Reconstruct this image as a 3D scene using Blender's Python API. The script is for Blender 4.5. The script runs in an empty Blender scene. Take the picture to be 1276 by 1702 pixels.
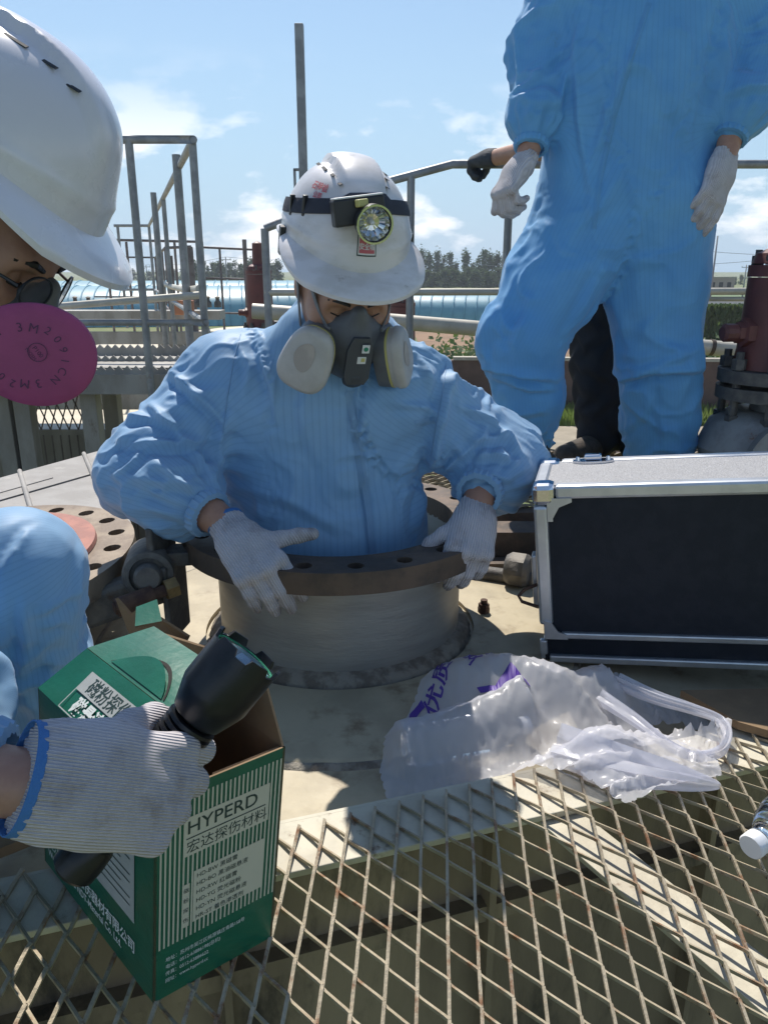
import bpy, bmesh, math, random
import numpy as np
from mathutils import Vector, Matrix

random.seed(7)
rng = np.random.default_rng(7)
S = bpy.context.scene
COL = S.collection
R = math.radians

# ---------------------------------------------------------------- camera, sky, sun, exposure
CAM_H = 0.77                      # metres above the roof plate (z = 0)
PITCH = R(17.5)
F_PX = 1270.0                     # focal length in pixels of the 1276 x 1702 photograph
cam = bpy.data.cameras.new('camera')
cam.sensor_fit = 'VERTICAL'
cam.sensor_height = 36.0
cam.lens = 36.0 * F_PX / 1702.0
cam.clip_start = 0.02
cam.clip_end = 5000
cam_ob = bpy.data.objects.new('camera', cam)
cam_ob.location = (0, 0, CAM_H)
cam_ob.rotation_euler = (math.pi / 2 - PITCH, 0, 0)
COL.objects.link(cam_ob)
S.camera = cam_ob

SUN_EL = R(55)
SUN_AZ = R(-14)                   # from +Y towards -X: the sun stands ahead and a little to the left
world = bpy.data.worlds.new('World')
S.world = world
world.use_nodes = True
wt = world.node_tree
wt.nodes.clear()
def wn(t, **kw):
    n = wt.nodes.new(t)
    for k, v in kw.items():
        setattr(n, k, v)
    return n
w_out = wn('ShaderNodeOutputWorld')
w_bg = wn('ShaderNodeBackground')
w_bg.inputs['Strength'].default_value = 0.068
sky = wn('ShaderNodeTexSky', sky_type='NISHITA', sun_disc=False)
sky.sun_elevation = SUN_EL
sky.sun_rotation = SUN_AZ
sky.air_density = 1.3
sky.dust_density = 0.25
sky.ozone_density = 3.0
w_tc = wn('ShaderNodeTexCoord')
w_sep = wn('ShaderNodeSeparateXYZ')
wt.links.new(w_tc.outputs['Generated'], w_sep.inputs[0])
w_map = wn('ShaderNodeMapping')
w_map.inputs['Scale'].default_value = (1.0, 1.0, 2.3)
w_map.inputs['Location'].default_value = (0.63, 0.18, 0.33)
wt.links.new(w_tc.outputs['Generated'], w_map.inputs[0])
w_noise = wn('ShaderNodeTexNoise')
w_noise.inputs['Scale'].default_value = 7.5
w_noise.inputs['Detail'].default_value = 9
w_noise.inputs['Roughness'].default_value = 0.56
wt.links.new(w_map.outputs[0], w_noise.inputs['Vector'])
w_ramp = wn('ShaderNodeValToRGB')
w_ramp.color_ramp.elements[0].position = 0.485
w_ramp.color_ramp.elements[1].position = 0.60
wt.links.new(w_noise.outputs['Fac'], w_ramp.inputs[0])
w_band = wn('ShaderNodeMapRange', interpolation_type='SMOOTHSTEP')   # cumulus only low over the horizon, all round
w_band.inputs['From Min'].default_value = 0.25
w_band.inputs['From Max'].default_value = 0.08
wt.links.new(w_sep.outputs['Z'], w_band.inputs['Value'])
w_mul = wn('ShaderNodeMath', operation='MULTIPLY')
wt.links.new(w_ramp.outputs[0], w_mul.inputs[0])
wt.links.new(w_band.outputs[0], w_mul.inputs[1])
w_mul2 = wn('ShaderNodeMath', operation='MULTIPLY')
w_mul2.inputs[1].default_value = 0.95
wt.links.new(w_mul.outputs[0], w_mul2.inputs[0])
w_mix = wn('ShaderNodeMix', data_type='RGBA')
wt.links.new(w_mul2.outputs[0], w_mix.inputs['Factor'])
w_hz = wn('ShaderNodeMapRange', interpolation_type='SMOOTHSTEP')      # pale haze veil low in the sky, all round
w_hz.inputs['From Min'].default_value = 0.42
w_hz.inputs['From Max'].default_value = -0.06
w_hz.inputs['To Max'].default_value = 0.92
wt.links.new(w_sep.outputs['Z'], w_hz.inputs['Value'])
w_mixh = wn('ShaderNodeMix', data_type='RGBA')
wt.links.new(w_hz.outputs[0], w_mixh.inputs['Factor'])
wt.links.new(sky.outputs[0], w_mixh.inputs['A'])
w_mixh.inputs['B'].default_value = (3.5, 5.4, 7.6, 1)
wt.links.new(w_mixh.outputs['Result'], w_mix.inputs['A'])
w_mix.inputs['B'].default_value = (11.0, 11.0, 11.2, 1)
wt.links.new(w_mix.outputs['Result'], w_bg.inputs['Color'])
wt.links.new(w_bg.outputs[0], w_out.inputs['Surface'])

sun = bpy.data.lights.new('sun', 'SUN')
sun.energy = 3.3
sun.angle = R(0.55)
sun.color = (1.0, 0.94, 0.85)
sun_ob = bpy.data.objects.new('sun', sun)
sd = Vector((math.sin(SUN_AZ) * math.cos(SUN_EL), math.cos(SUN_AZ) * math.cos(SUN_EL), math.sin(SUN_EL)))
sun_ob.rotation_euler = sd.to_track_quat('Z', 'Y').to_euler()
sun_ob.location = (-3, 10, 12)
COL.objects.link(sun_ob)

S.view_settings.view_transform = 'Standard'
S.view_settings.look = 'None'
S.view_settings.gamma = 1.0
S.view_settings.exposure = 0.82
S.render.engine = 'CYCLES'
S.cycles.use_denoising = True
S.cycles.max_bounces = 10
S.cycles.transparent_max_bounces = 24

# ---------------------------------------------------------------- geometry helpers
CP, SP = math.cos(PITCH), math.sin(PITCH)
def at(px, py, Y):
    """world point at forward distance Y seen at pixel (px, py) of the photograph"""
    u = (px - 638) / F_PX
    v = (851 - py) / F_PX
    y = CP + v * SP
    t = Y / y
    return Vector((u * t, Y, CAM_H + t * (-SP + v * CP)))
def on(px, py, z):
    """world point at height z seen at pixel (px, py)"""
    u = (px - 638) / F_PX
    v = (851 - py) / F_PX
    t = (z - CAM_H) / (-SP + v * CP)
    return Vector((u * t, t * (CP + v * SP), z))

ORG = {}
def empty(name, loc, label=None, cat=None, group=None):
    o = bpy.data.objects.new(name, None)
    o.location = loc
    o.empty_display_size = 0.05
    COL.objects.link(o)
    ORG[o.name] = Vector(loc)
    if label:
        tag(o, label, cat, group)
    return o
def tag(o, label=None, cat=None, group=None, kind=None):
    if label: o['label'] = label
    if cat: o['category'] = cat
    if group: o['group'] = group
    if kind: o['kind'] = kind
    return o
def org(parent):
    while parent is not None and parent.parent is not None:
        parent = parent.parent
    return ORG.get(parent.name, Vector((0, 0, 0))) if parent else Vector((0, 0, 0))
def link_mesh(name, me, mat, parent=None, smooth=False, loc=None):
    o = bpy.data.objects.new(name, me)
    COL.objects.link(o)
    if mat is not None and not me.materials:
        me.materials.append(mat)
    if smooth:
        me.polygons.foreach_set('use_smooth', [True] * len(me.polygons))
    if parent is not None:
        o.parent = parent
    if loc is not None:
        o.location = loc
    return o
def obj_np(name, V, Fq, mat, parent=None, smooth=True, M=None):
    V = np.asarray(V, float)
    if M is not None:
        A = np.array(M)
        V = V @ A[:3, :3].T + A[:3, 3]
    if parent is not None:
        V = V - np.array(org(parent))
    me = bpy.data.meshes.new(name)
    me.from_pydata(V.tolist(), [], [list(map(int, f)) for f in Fq])
    me.update()
    return link_mesh(name, me, mat, parent, smooth)

class MB:
    """collects shapes into one mesh"""
    def __init__(s):
        s.V = []; s.F = []; s.sm = []
    def add(s, V, F, smooth=False):
        n = len(s.V)
        s.V += [tuple(v) for v in V]
        s.F += [[i + n for i in f] for f in F]
        s.sm += [smooth] * len(F)
        return s
    def box(s, c, size, M=None, bev=0):
        x, y, z = size[0] / 2, size[1] / 2, size[2] / 2
        c = Vector(c)
        if bev:
            bm = bmesh.new()
            bmesh.ops.create_cube(bm, size=1)
            bmesh.ops.scale(bm, vec=(2 * x, 2 * y, 2 * z), verts=bm.verts)
            bmesh.ops.bevel(bm, geom=bm.edges[:], offset=bev, segments=2, affect='EDGES', profile=0.5)
            V = [v.co.copy() for v in bm.verts]
            bm.verts.index_update()
            F = [[v.index for v in f.verts] for f in bm.faces]
            bm.free()
        else:
            V = [Vector(p) for p in ((-x,-y,-z),(x,-y,-z),(x,y,-z),(-x,y,-z),(-x,-y,z),(x,-y,z),(x,y,z),(-x,y,z))]
            F = [(0,3,2,1),(4,5,6,7),(0,1,5,4),(1,2,6,5),(2,3,7,6),(3,0,4,7)]
        if M is not None:
            V = [(M @ v) for v in V]
        return s.add([v + c for v in V], F)
    def tube(s, pts, r, n=10, cap=True, ry=None, up=None):
        pts = [Vector(p) for p in pts]
        rs = r if isinstance(r, (list, tuple)) else [r] * len(pts)
        V = []; F = []
        ref = Vector(up) if up else None
        prev = None
        for i, p in enumerate(pts):
            a = pts[max(i - 1, 0)]; b = pts[min(i + 1, len(pts) - 1)]
            t = (b - a).normalized()
            if prev is None:
                q = ref if ref else (Vector((0, 0, 1)) if abs(t.z) < 0.9 else Vector((1, 0, 0)))
            else:
                q = prev
            e1 = (q - t * q.dot(t)).normalized()
            e2 = t.cross(e1)
            prev = e1
            k = (ry / r if (ry and not isinstance(r, (list, tuple))) else 1.0)
            for j in range(n):
                a_ = 2 * math.pi * (j + 0.5) / n
                V.append(p + e1 * (rs[i] * math.cos(a_)) + e2 * (rs[i] * k * math.sin(a_)))
        for i in range(len(pts) - 1):
            for j in range(n):
                F.append((i*n + j, i*n + (j+1) % n, (i+1)*n + (j+1) % n, (i+1)*n + j))
        s.add(V, F, n > 6)
        if cap:
            s.F.append([len(s.V) - len(V) + j for j in range(n)][::-1]); s.sm.append(False)
            s.F.append([len(s.V) - n + j for j in range(n)]); s.sm.append(False)
        return s
    def lathe(s, prof, n=32, M=None, close=False, smooth=True, fr=None, cap=True):
        """prof: list of (r, z); axis = local z"""
        V = []; F = []
        m = len(prof)
        for i, (r, z) in enumerate(prof):
            for j in range(n):
                a = 2 * math.pi * j / n
                k = fr(i, a) if fr else 1.0
                v = Vector((r * k * math.cos(a), r * k * math.sin(a), z))
                V.append(M @ v if M is not None else v)
        for i in range(m - 1 + (1 if close else 0)):
            for j in range(n):
                i2 = (i + 1) % m
                F.append((i*n + j, i*n + (j+1) % n, i2*n + (j+1) % n, i2*n + j))
        s.add(V, F, smooth)
        if not close and cap:
            if prof[0][0] > 1e-6:
                s.F.append([len(s.V) - len(V) + j for j in range(n)][::-1]); s.sm.append(False)
            if prof[-1][0] > 1e-6:
                s.F.append([len(s.V) - n + j for j in range(n)]); s.sm.append(False)
        return s
    def prism(s, poly, h, M=None):
        """polygon in local xy extruded along local z by h"""
        n = len(poly)
        V = [Vector((x, y, 0)) for x, y in poly] + [Vector((x, y, h)) for x, y in poly]
        F = [list(range(n))[::-1], [n + i for i in range(n)]] + [(i, (i+1) % n, n + (i+1) % n, n + i) for i in range(n)]
        if M is not None:
            V = [M @ v for v in V]
        return s.add(V, F)
    def build(s, name, mat, parent=None, M=None, autosmooth=False):
        o_ = org(parent)
        V = [Vector(v) for v in s.V]
        if M is not None:
            V = [M @ v for v in V]
        me = bpy.data.meshes.new(name)
        me.from_pydata([tuple(v - o_) for v in V], [], s.F)
        me.polygons.foreach_set('use_smooth', s.sm)
        me.update()
        bm = bmesh.new(); bm.from_mesh(me)
        bmesh.ops.recalc_face_normals(bm, faces=bm.faces)
        for e in bm.edges:
            if len(e.link_faces) == 2 and e.calc_face_angle(0) > 0.7:
                e.smooth = False
        bm.to_mesh(me); bm.free()
        return link_mesh(name, me, mat, parent)

def frame(origin, x=None, y=None, z=None):
    """orthonormal frame; give two axes, the first given is kept exactly"""
    if x is not None and y is not None:
        X = Vector(x).normalized(); Y = Vector(y); Y = (Y - X * Y.dot(X)).normalized(); Z = X.cross(Y)
    elif y is not None and z is not None:
        Y = Vector(y).normalized(); Z = Vector(z); Z = (Z - Y * Z.dot(Y)).normalized(); X = Y.cross(Z)
    else:
        Z = Vector(z).normalized(); X = Vector(x); X = (X - Z * X.dot(Z)).normalized(); Y = Z.cross(X)
    M = Matrix.Identity(4)
    for i in range(3):
        M[i][0], M[i][1], M[i][2], M[i][3] = X[i], Y[i], Z[i], origin[i]
    return M

# signed-distance modelling for bodies, heads and hands
def s_rc(a, b, ra, rb, k=0.02, sc=None):
    return ('rc', np.array(a, float), np.array(b, float), ra, rb, k, None if sc is None else np.array(sc, float))
def s_el(c, r, k=0.02, M=None):
    return ('el', np.array(c, float), np.array(r, float), k, None if M is None else np.array(M)[:3, :3])
def s_sub(c, r, k=0.02):
    return ('sub', np.array(c, float), np.array(r, float), k)
def s_cut(p, n):
    return ('cut', np.array(p, float), np.array(n, float))
def sdf_eval(P, prims):
    d = None
    for q in prims:
        if q[0] == 'rc':
            _, a, b, ra, rb, k, sc = q
            p = P; aa = a; bb = b
            if sc is not None:
                mid = (a + b) / 2
                p = (P - mid) / sc; aa = (a - mid) / sc; bb = (b - mid) / sc
            ba = bb - aa
            t = np.clip(((p - aa) @ ba) / max(ba @ ba, 1e-12), 0, 1)
            e = np.linalg.norm(p - aa - t[:, None] * ba, axis=1) - (ra + t * (rb - ra))
            if sc is not None:
                e = e * sc.min()
        elif q[0] == 'el':
            _, c, r, k, M = q
            p = P - c
            if M is not None:
                p = p @ M
            k0 = np.linalg.norm(p / r, axis=1); k1 = np.linalg.norm(p / (r * r), axis=1) + 1e-9
            e = k0 * (k0 - 1) / k1
        elif q[0] == 'sub':
            _, c, r, k = q
            p = P - c
            k0 = np.linalg.norm(p / r, axis=1); k1 = np.linalg.norm(p / (r * r), axis=1) + 1e-9
            e = -(k0 * (k0 - 1) / k1)
            h = np.maximum(k - np.abs(d - e), 0) / k
            d = np.maximum(d, e) + h * h * k / 4
            continue
        else:
            _, c, n = q
            d = np.maximum(d, (P - c) @ n)
            continue
        if d is None:
            d = e
        else:
            h = np.maximum(k - np.abs(d - e), 0) / k
            d = np.minimum(d, e) - h * h * k / 4
    return d
def surface(f, lo, hi, h):
    """naive surface nets of f = 0 in a box -> vertices, quads"""
    lo = np.array(lo, float); hi = np.array(hi, float)
    n = np.ceil((hi - lo) / h).astype(int) + 1
    ax = [lo[i] + h * np.arange(n[i]) for i in range(3)]
    Fv = np.empty(n)
    step = max(1, int(400000 // (n[1] * n[2])))
    for i in range(0, n[0], step):
        g = np.stack(np.meshgrid(ax[0][i:i+step], ax[1], ax[2], indexing='ij'), -1)
        Fv[i:i+step] = f(g.reshape(-1, 3)).reshape(g.shape[:3])
    C = [Fv[dx:n[0]-1+dx, dy:n[1]-1+dy, dz:n[2]-1+dz] for dx in (0, 1) for dy in (0, 1) for dz in (0, 1)]
    off = [(dx, dy, dz) for dx in (0, 1) for dy in (0, 1) for dz in (0, 1)]
    inside = np.stack([c < 0 for c in C])
    act = inside.any(0) & ~inside.all(0)
    idx = np.full(act.shape, -1)
    ii = np.argwhere(act)
    idx[act] = np.arange(len(ii))
    cv = np.stack([c[act] for c in C], 1)
    acc = np.zeros((len(ii), 3)); cnt = np.zeros(len(ii))
    for a in range(8):
        for b in range(a + 1, 8):
            if sum(abs(off[a][k] - off[b][k]) for k in range(3)) != 1:
                continue
            m = (cv[:, a] < 0) != (cv[:, b] < 0)
            t = cv[m, a] / (cv[m, a] - cv[m, b])
            pa = np.array(off[a], float); pb = np.array(off[b], float)
            acc[m] += pa + t[:, None] * (pb - pa)
            cnt[m] += 1
    V = lo + (ii + acc / cnt[:, None]) * h
    Q = []
    sgn = Fv < 0
    for axis in range(3):
        s0 = np.take(sgn, range(0, n[axis]-1), axis); s1 = np.take(sgn, range(1, n[axis]), axis)
        e = np.argwhere(s0 != s1)
        o1, o2 = [(1, 2), (2, 0), (0, 1)][axis]
        e = e[(e[:, o1] > 0) & (e[:, o2] > 0) & (e[:, o1] < n[o1]-1) & (e[:, o2] < n[o2]-1)]
        d1 = np.zeros(3, int); d1[o1] = 1
        d2 = np.zeros(3, int); d2[o2] = 1
        q = np.stack([idx[tuple((e - d1 - d2).T)], idx[tuple((e - d2).T)], idx[tuple(e.T)], idx[tuple((e - d1).T)]], 1)
        flip = ~s0[tuple(e.T)]
        q[flip] = q[flip][:, ::-1]
        Q.append(q)
    Q = np.concatenate(Q)
    return V, Q[(Q >= 0).all(1)]
def laplacian(V, Q, it=2, w=0.5):
    E = np.concatenate([Q[:, [0, 1]], Q[:, [1, 2]], Q[:, [2, 3]], Q[:, [3, 0]]])
    for _ in range(it):
        A = np.zeros_like(V); c = np.zeros(len(V))
        for a, b in ((0, 1), (1, 0)):
            np.add.at(A, E[:, a], V[E[:, b]]); np.add.at(c, E[:, a], 1)
        V = V * (1 - w) + w * A / np.maximum(c, 1)[:, None]
    return V
def bounds(prims, pad):
    L = []; H = []
    for q in prims:
        if q[0] == 'rc':
            r = max(q[3], q[4]) * (q[6].max() if q[6] is not None else 1)
            L.append(np.minimum(q[1], q[2]) - r); H.append(np.maximum(q[1], q[2]) + r)
        elif q[0] == 'el':
            r = q[2].max() if q[4] is not None else q[2]
            L.append(q[1] - r); H.append(q[1] + r)
    return np.min(L, 0) - pad, np.max(H, 0) + pad
def sdf_mesh(prims, h, off=0.0, it=2, extra=None):
    lo, hi = bounds(prims, 0.02 + abs(off) + 2 * h)
    def f(P):
        d = sdf_eval(P, prims) - off
        if extra is not None:
            d = d + extra(P)
        return d
    V, Q = surface(f, lo, hi, h)
    return laplacian(V, Q, it), Q
def set_attr(o, name, arr):
    a = o.data.attributes.new(name, 'FLOAT', 'POINT')
    a.data.foreach_set('value', np.asarray(arr, dtype=np.float32))

# fold modelling for cloth
def _hash(ix, iy, iz):
    n = (ix * 374761393 + iy * 668265263 + iz * 2147483647 + 1442695041) & 0xffffffff
    n = ((n ^ (n >> 13)) * 1274126177) & 0xffffffff
    return ((n ^ (n >> 16)) & 0xffff) / 65535.0
def vnoise(P):
    P = np.asarray(P, float) + 1000.0
    I = np.floor(P).astype(np.int64); f = P - I; f = f * f * f * (f * (f * 6 - 15) + 10)
    r = 0
    for dx in (0, 1):
        for dy in (0, 1):
            for dz in (0, 1):
                w = (f[:, 0] if dx else 1 - f[:, 0]) * (f[:, 1] if dy else 1 - f[:, 1]) * (f[:, 2] if dz else 1 - f[:, 2])
                r = r + w * _hash(I[:, 0] + dx, I[:, 1] + dy, I[:, 2] + dz)
    return r
def normals(V, Q):
    n = np.cross(V[Q[:, 2]] - V[Q[:, 0]], V[Q[:, 3]] - V[Q[:, 1]])
    N = np.zeros_like(V)
    for k in range(4): np.add.at(N, Q[:, k], n)
    return N / np.maximum(np.linalg.norm(N, axis=1), 1e-12)[:, None]
def to_px(V):
    d = V - np.array((0, 0, CAM_H))
    dep = d[:, 1] * CP - d[:, 2] * SP
    up = d[:, 1] * SP + d[:, 2] * CP
    return np.stack([638 + F_PX * d[:, 0] / dep, 851 - F_PX * up / dep], 1)
def seg_dist(X, a, b):
    d = b - a; L = np.linalg.norm(d)
    t = np.clip(((X - a) @ d) / (L * L), 0, 1)
    q = X - a - t[:, None] * d
    sgn = np.sign(d[0] * (X[:, 1] - a[1]) - d[1] * (X[:, 0] - a[0]))
    return np.linalg.norm(q, axis=1), sgn, t
def drop(o):
    me = o.data
    bpy.data.objects.remove(o)
    bpy.data.meshes.remove(me)
def subsurf(o, n=1):
    m = o.modifiers.new('smooth', 'SUBSURF'); m.levels = n; m.render_levels = n

def text_mesh(body, size, align='LEFT', bold=0.0, extr=0.0, space=1.0):
    cu = bpy.data.curves.new('t', 'FONT')
    cu.body = body; cu.size = size; cu.align_x = align; cu.offset = bold; cu.extrude = extr; cu.space_character = space
    cu.resolution_u = 3
    o = bpy.data.objects.new('t', cu); COL.objects.link(o)
    dg = bpy.context.evaluated_depsgraph_get()
    me = bpy.data.meshes.new_from_object(o.evaluated_get(dg))
    bpy.data.objects.remove(o); bpy.data.curves.remove(cu)
    return me
def lettering(parent, body, size, M, mat, align='LEFT', bold=0.0, name='lettering', squeeze=1.0, bend=None):
    me = text_mesh(body, size, align, bold)
    o_ = org(parent)
    for v in me.vertices:
        p = Vector((v.co.x * squeeze, v.co.y, v.co.z))
        if bend: p = bend(p)
        v.co = (M @ p if M is not None else p) - o_
    me.name = name
    me.materials.clear()
    return link_mesh(name, me, mat, parent)

# ---------------------------------------------------------------- materials
def pm(name, c1, c2=None, scale=6.0, rough=0.6, metal=0.0, bump=0.0, bscale=60.0, lo=0.4, hi=0.6, c3=None, s3=2.0, lo3=0.55, hi3=0.7,
       spec=0.5, trans=0.0, alpha=1.0, coat=0.0, rvar=0.0, stretch=(1, 1, 1), subs=0.0, transl=0.0, tcol=None):
    m = bpy.data.materials.new(name)
    m.use_nodes = True
    nt = m.node_tree
    b = nt.nodes['Principled BSDF']
    b.inputs['Base Color'].default_value = (*c1, 1)
    b.inputs['Roughness'].default_value = rough
    b.inputs['Metallic'].default_value = metal
    b.inputs['Specular IOR Level'].default_value = spec
    if trans: b.inputs['Transmission Weight'].default_value = trans
    if coat: b.inputs['Coat Weight'].default_value = coat
    if subs:
        b.inputs['Subsurface Weight'].default_value = subs
        b.inputs['Subsurface Radius'].default_value = (0.012, 0.005, 0.003)
    if alpha < 1: b.inputs['Alpha'].default_value = alpha
    tc = nt.nodes.new('ShaderNodeTexCoord')
    mp = nt.nodes.new('ShaderNodeMapping'); mp.inputs['Scale'].default_value = stretch
    nt.links.new(tc.outputs['Object'], mp.inputs[0])
    src = mp.outputs[0]
    col = None
    def noise(sc, det=6, ro=0.6):
        n = nt.nodes.new('ShaderNodeTexNoise')
        n.inputs['Scale'].default_value = sc; n.inputs['Detail'].default_value = det; n.inputs['Roughness'].default_value = ro
        nt.links.new(src, n.inputs['Vector'])
        return n.outputs['Fac']
    def ramp(fac, a, c):
        r = nt.nodes.new('ShaderNodeMapRange'); r.interpolation_type = 'SMOOTHSTEP'
        r.inputs['From Min'].default_value = a; r.inputs['From Max'].default_value = c
        nt.links.new(fac, r.inputs['Value'])
        return r.outputs[0]
    if c2 is not None:
        mx = nt.nodes.new('ShaderNodeMix'); mx.data_type = 'RGBA'
        mx.inputs['A'].default_value = (*c1, 1); mx.inputs['B'].default_value = (*c2, 1)
        nt.links.new(ramp(noise(scale), lo, hi), mx.inputs['Factor'])
        col = mx.outputs['Result']
    if c3 is not None:
        mx = nt.nodes.new('ShaderNodeMix'); mx.data_type = 'RGBA'
        if col: nt.links.new(col, mx.inputs['A'])
        else: mx.inputs['A'].default_value = (*c1, 1)
        mx.inputs['B'].default_value = (*c3, 1)
        nt.links.new(ramp(noise(s3, 10, 0.7), lo3, hi3), mx.inputs['Factor'])
        col = mx.outputs['Result']
    if col: nt.links.new(col, b.inputs['Base Color'])
    if rvar:
        r = nt.nodes.new('ShaderNodeMapRange')
        r.inputs['To Min'].default_value = max(rough - rvar, 0.02); r.inputs['To Max'].default_value = min(rough + rvar, 1)
        nt.links.new(noise(scale * 1.7), r.inputs['Value'])
        nt.links.new(r.outputs[0], b.inputs['Roughness'])
    if bump:
        bp = nt.nodes.new('ShaderNodeBump')
        bp.inputs['Strength'].default_value = bump; bp.inputs['Distance'].default_value = 0.004
        nt.links.new(noise(bscale, 4), bp.inputs['Height'])
        nt.links.new(bp.outputs[0], b.inputs['Normal'])
    if transl:
        tl = nt.nodes.new('ShaderNodeBsdfTranslucent')
        tl.inputs['Color'].default_value = (*(tcol or c1), 1)
        ms = nt.nodes.new('ShaderNodeMixShader'); ms.inputs[0].default_value = transl
        out = nt.nodes['Material Output']
        nt.links.new(b.outputs[0], ms.inputs[1]); nt.links.new(tl.outputs[0], ms.inputs[2])
        nt.links.new(ms.outputs[0], out.inputs['Surface'])
    return m
def nodes_of(m):
    return m.node_tree, m.node_tree.nodes['Principled BSDF']

M = {}
M['plate'] = pm('roof_paint', (0.46, 0.395, 0.27), (0.37, 0.315, 0.215), 6, 0.55, bump=0.25, bscale=40, c3=(0.17, 0.115, 0.065), s3=9, lo3=0.51, hi3=0.76, rvar=0.15)
M['bar'] = pm('cream_bar_paint', (0.55, 0.51, 0.40), (0.44, 0.40, 0.31), 9, 0.6, bump=0.3, bscale=70, c3=(0.16, 0.10, 0.06), s3=14, lo3=0.60, hi3=0.72)
M['shade_wall'] = pm('shade_and_dirt_shell_paint', (0.235, 0.185, 0.12), (0.145, 0.112, 0.075), 3, 0.75, bump=0.4, bscale=30, c3=(0.03, 0.024, 0.02), s3=4, lo3=0.52, hi3=0.68, stretch=(1, 1, 0.35))  # base tones darkened for the shade under the mesh; noise adds stain streaks
M['neck'] = pm('grey_shell_steel', (0.34, 0.335, 0.315), (0.28, 0.275, 0.26), 3, 0.45, 0.3, bump=0.2, bscale=30, c3=(0.27, 0.255, 0.23), s3=2.5, lo3=0.48, hi3=0.8, stretch=(1, 1, 7), rvar=0.15)
M['weld'] = pm('weld', (0.30, 0.27, 0.22), (0.17, 0.14, 0.11), 30, 0.7, 0.1, bump=0.9, bscale=120)
M['flange'] = pm('brown_flange', (0.125, 0.088, 0.064), (0.075, 0.058, 0.047), 12, 0.6, 0.25, bump=0.3, bscale=90, c3=(0.20, 0.125, 0.08), s3=9, lo3=0.55, hi3=0.75, rvar=0.15)
M['cover'] = pm('cover_steel', (0.25, 0.195, 0.14), (0.17, 0.125, 0.09), 14, 0.6, 0.15, bump=0.4, bscale=60, c3=(0.12, 0.07, 0.045), s3=10, lo3=0.55, hi3=0.72)
M['gasket'] = pm('red_gasket', (0.42, 0.185, 0.14), (0.33, 0.15, 0.12), 18, 0.75, bump=0.3, c3=(0.2, 0.11, 0.09), s3=20, lo3=0.6, hi3=0.75)
M['scale'] = pm('rust_scale', (0.27, 0.215, 0.175), (0.11, 0.075, 0.055), 45, 0.9, bump=1.0, bscale=90)
M['darkhole'] = pm('hole_shadow', (0.02, 0.017, 0.015), rough=0.9)
M['iron'] = pm('dark_iron', (0.10, 0.095, 0.09), (0.17, 0.155, 0.135), 16, 0.65, 0.3, bump=0.6, bscale=70, c3=(0.09, 0.05, 0.03), s3=10, lo3=0.55, hi3=0.7)
M['rustbolt'] = pm('rusty_bolt', (0.075, 0.04, 0.03), (0.12, 0.07, 0.045), 40, 0.8, 0.2, bump=0.5)
M['brass'] = pm('brass_nut', (0.36, 0.24, 0.10), (0.25, 0.17, 0.08), 40, 0.5, 0.6)
M['mesh'] = pm('expanded_metal', (0.36, 0.305, 0.215), (0.42, 0.36, 0.26), 30, 0.6, 0.2, bump=0.5, bscale=150, c3=(0.24, 0.12, 0.06), s3=28, lo3=0.50, hi3=0.68)
M['rail'] = pm('grey_rail_paint', (0.30, 0.305, 0.31), (0.22, 0.225, 0.23), 12, 0.5, 0.2, bump=0.15, c3=(0.19, 0.12, 0.08), s3=10, lo3=0.62, hi3=0.75)
M['railfar'] = pm('brown_rail_paint', (0.17, 0.15, 0.15), (0.12, 0.10, 0.10), 8, 0.6, 0.1)
M['palepipe'] = pm('pale_pipe_paint', (0.52, 0.49, 0.42), (0.42, 0.40, 0.34), 7, 0.5, 0.1, c3=(0.28, 0.22, 0.16), s3=6, lo3=0.62, hi3=0.78, bump=0.1)
M['redpaint'] = pm('maroon_valve_paint', (0.165, 0.055, 0.048), (0.125, 0.045, 0.04), 9, 0.55, bump=0.2, c3=(0.19, 0.085, 0.06), s3=11, lo3=0.6, hi3=0.78)
M['greyvalve'] = pm('grey_valve_paint', (0.30, 0.295, 0.28), (0.22, 0.21, 0.20), 12, 0.6, 0.1, bump=0.3, c3=(0.17, 0.09, 0.055), s3=13, lo3=0.58, hi3=0.7)
M['cream'] = pm('cream_tank_paint', (0.58, 0.51, 0.38), (0.50, 0.44, 0.33), 3, 0.6, c3=(0.35, 0.28, 0.2), s3=4, lo3=0.6, hi3=0.75)
M['greysteel'] = pm('weathered_grey_steel', (0.33, 0.318, 0.295), (0.24, 0.228, 0.205), 5, 0.65, 0.1, bump=0.2, c3=(0.14, 0.09, 0.06), s3=6, lo3=0.6, hi3=0.75, stretch=(1, 1, 0.4))
M['orange'] = pm('orange_panel', (0.45, 0.19, 0.10), (0.36, 0.15, 0.08), 4, 0.7)
M['bluefilm'] = pm('blue_greenhouse_film', (0.26, 0.50, 0.60), (0.21, 0.43, 0.54), 1.2, 0.4, transl=0.25, tcol=(0.3, 0.55, 0.66))
M['bluerib'] = pm('blue_film_rib', (0.17, 0.36, 0.46), rough=0.5)
M['bund'] = pm('brown_bund_concrete', (0.155, 0.095, 0.075), (0.115, 0.072, 0.06), 1.5, 0.8, bump=0.3, bscale=8)
M['cap'] = pm('bund_coping', (0.42, 0.38, 0.31), (0.33, 0.30, 0.25), 2, 0.7)
M['concrete'] = pm('road_concrete', (0.34, 0.29, 0.22), (0.28, 0.24, 0.18), 1.2, 0.85, bump=0.3, bscale=10)
M['soil'] = pm('field_soil', (0.25, 0.15, 0.085), (0.19, 0.115, 0.065), 0.5, 0.9, bump=0.5, bscale=3)
M['crop'] = pm('green_crop', (0.085, 0.15, 0.055), (0.12, 0.18, 0.065), 0.8, 0.8, bump=0.8, bscale=4, c3=(0.16, 0.13, 0.07), s3=0.3, lo3=0.5, hi3=0.7)
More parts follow.
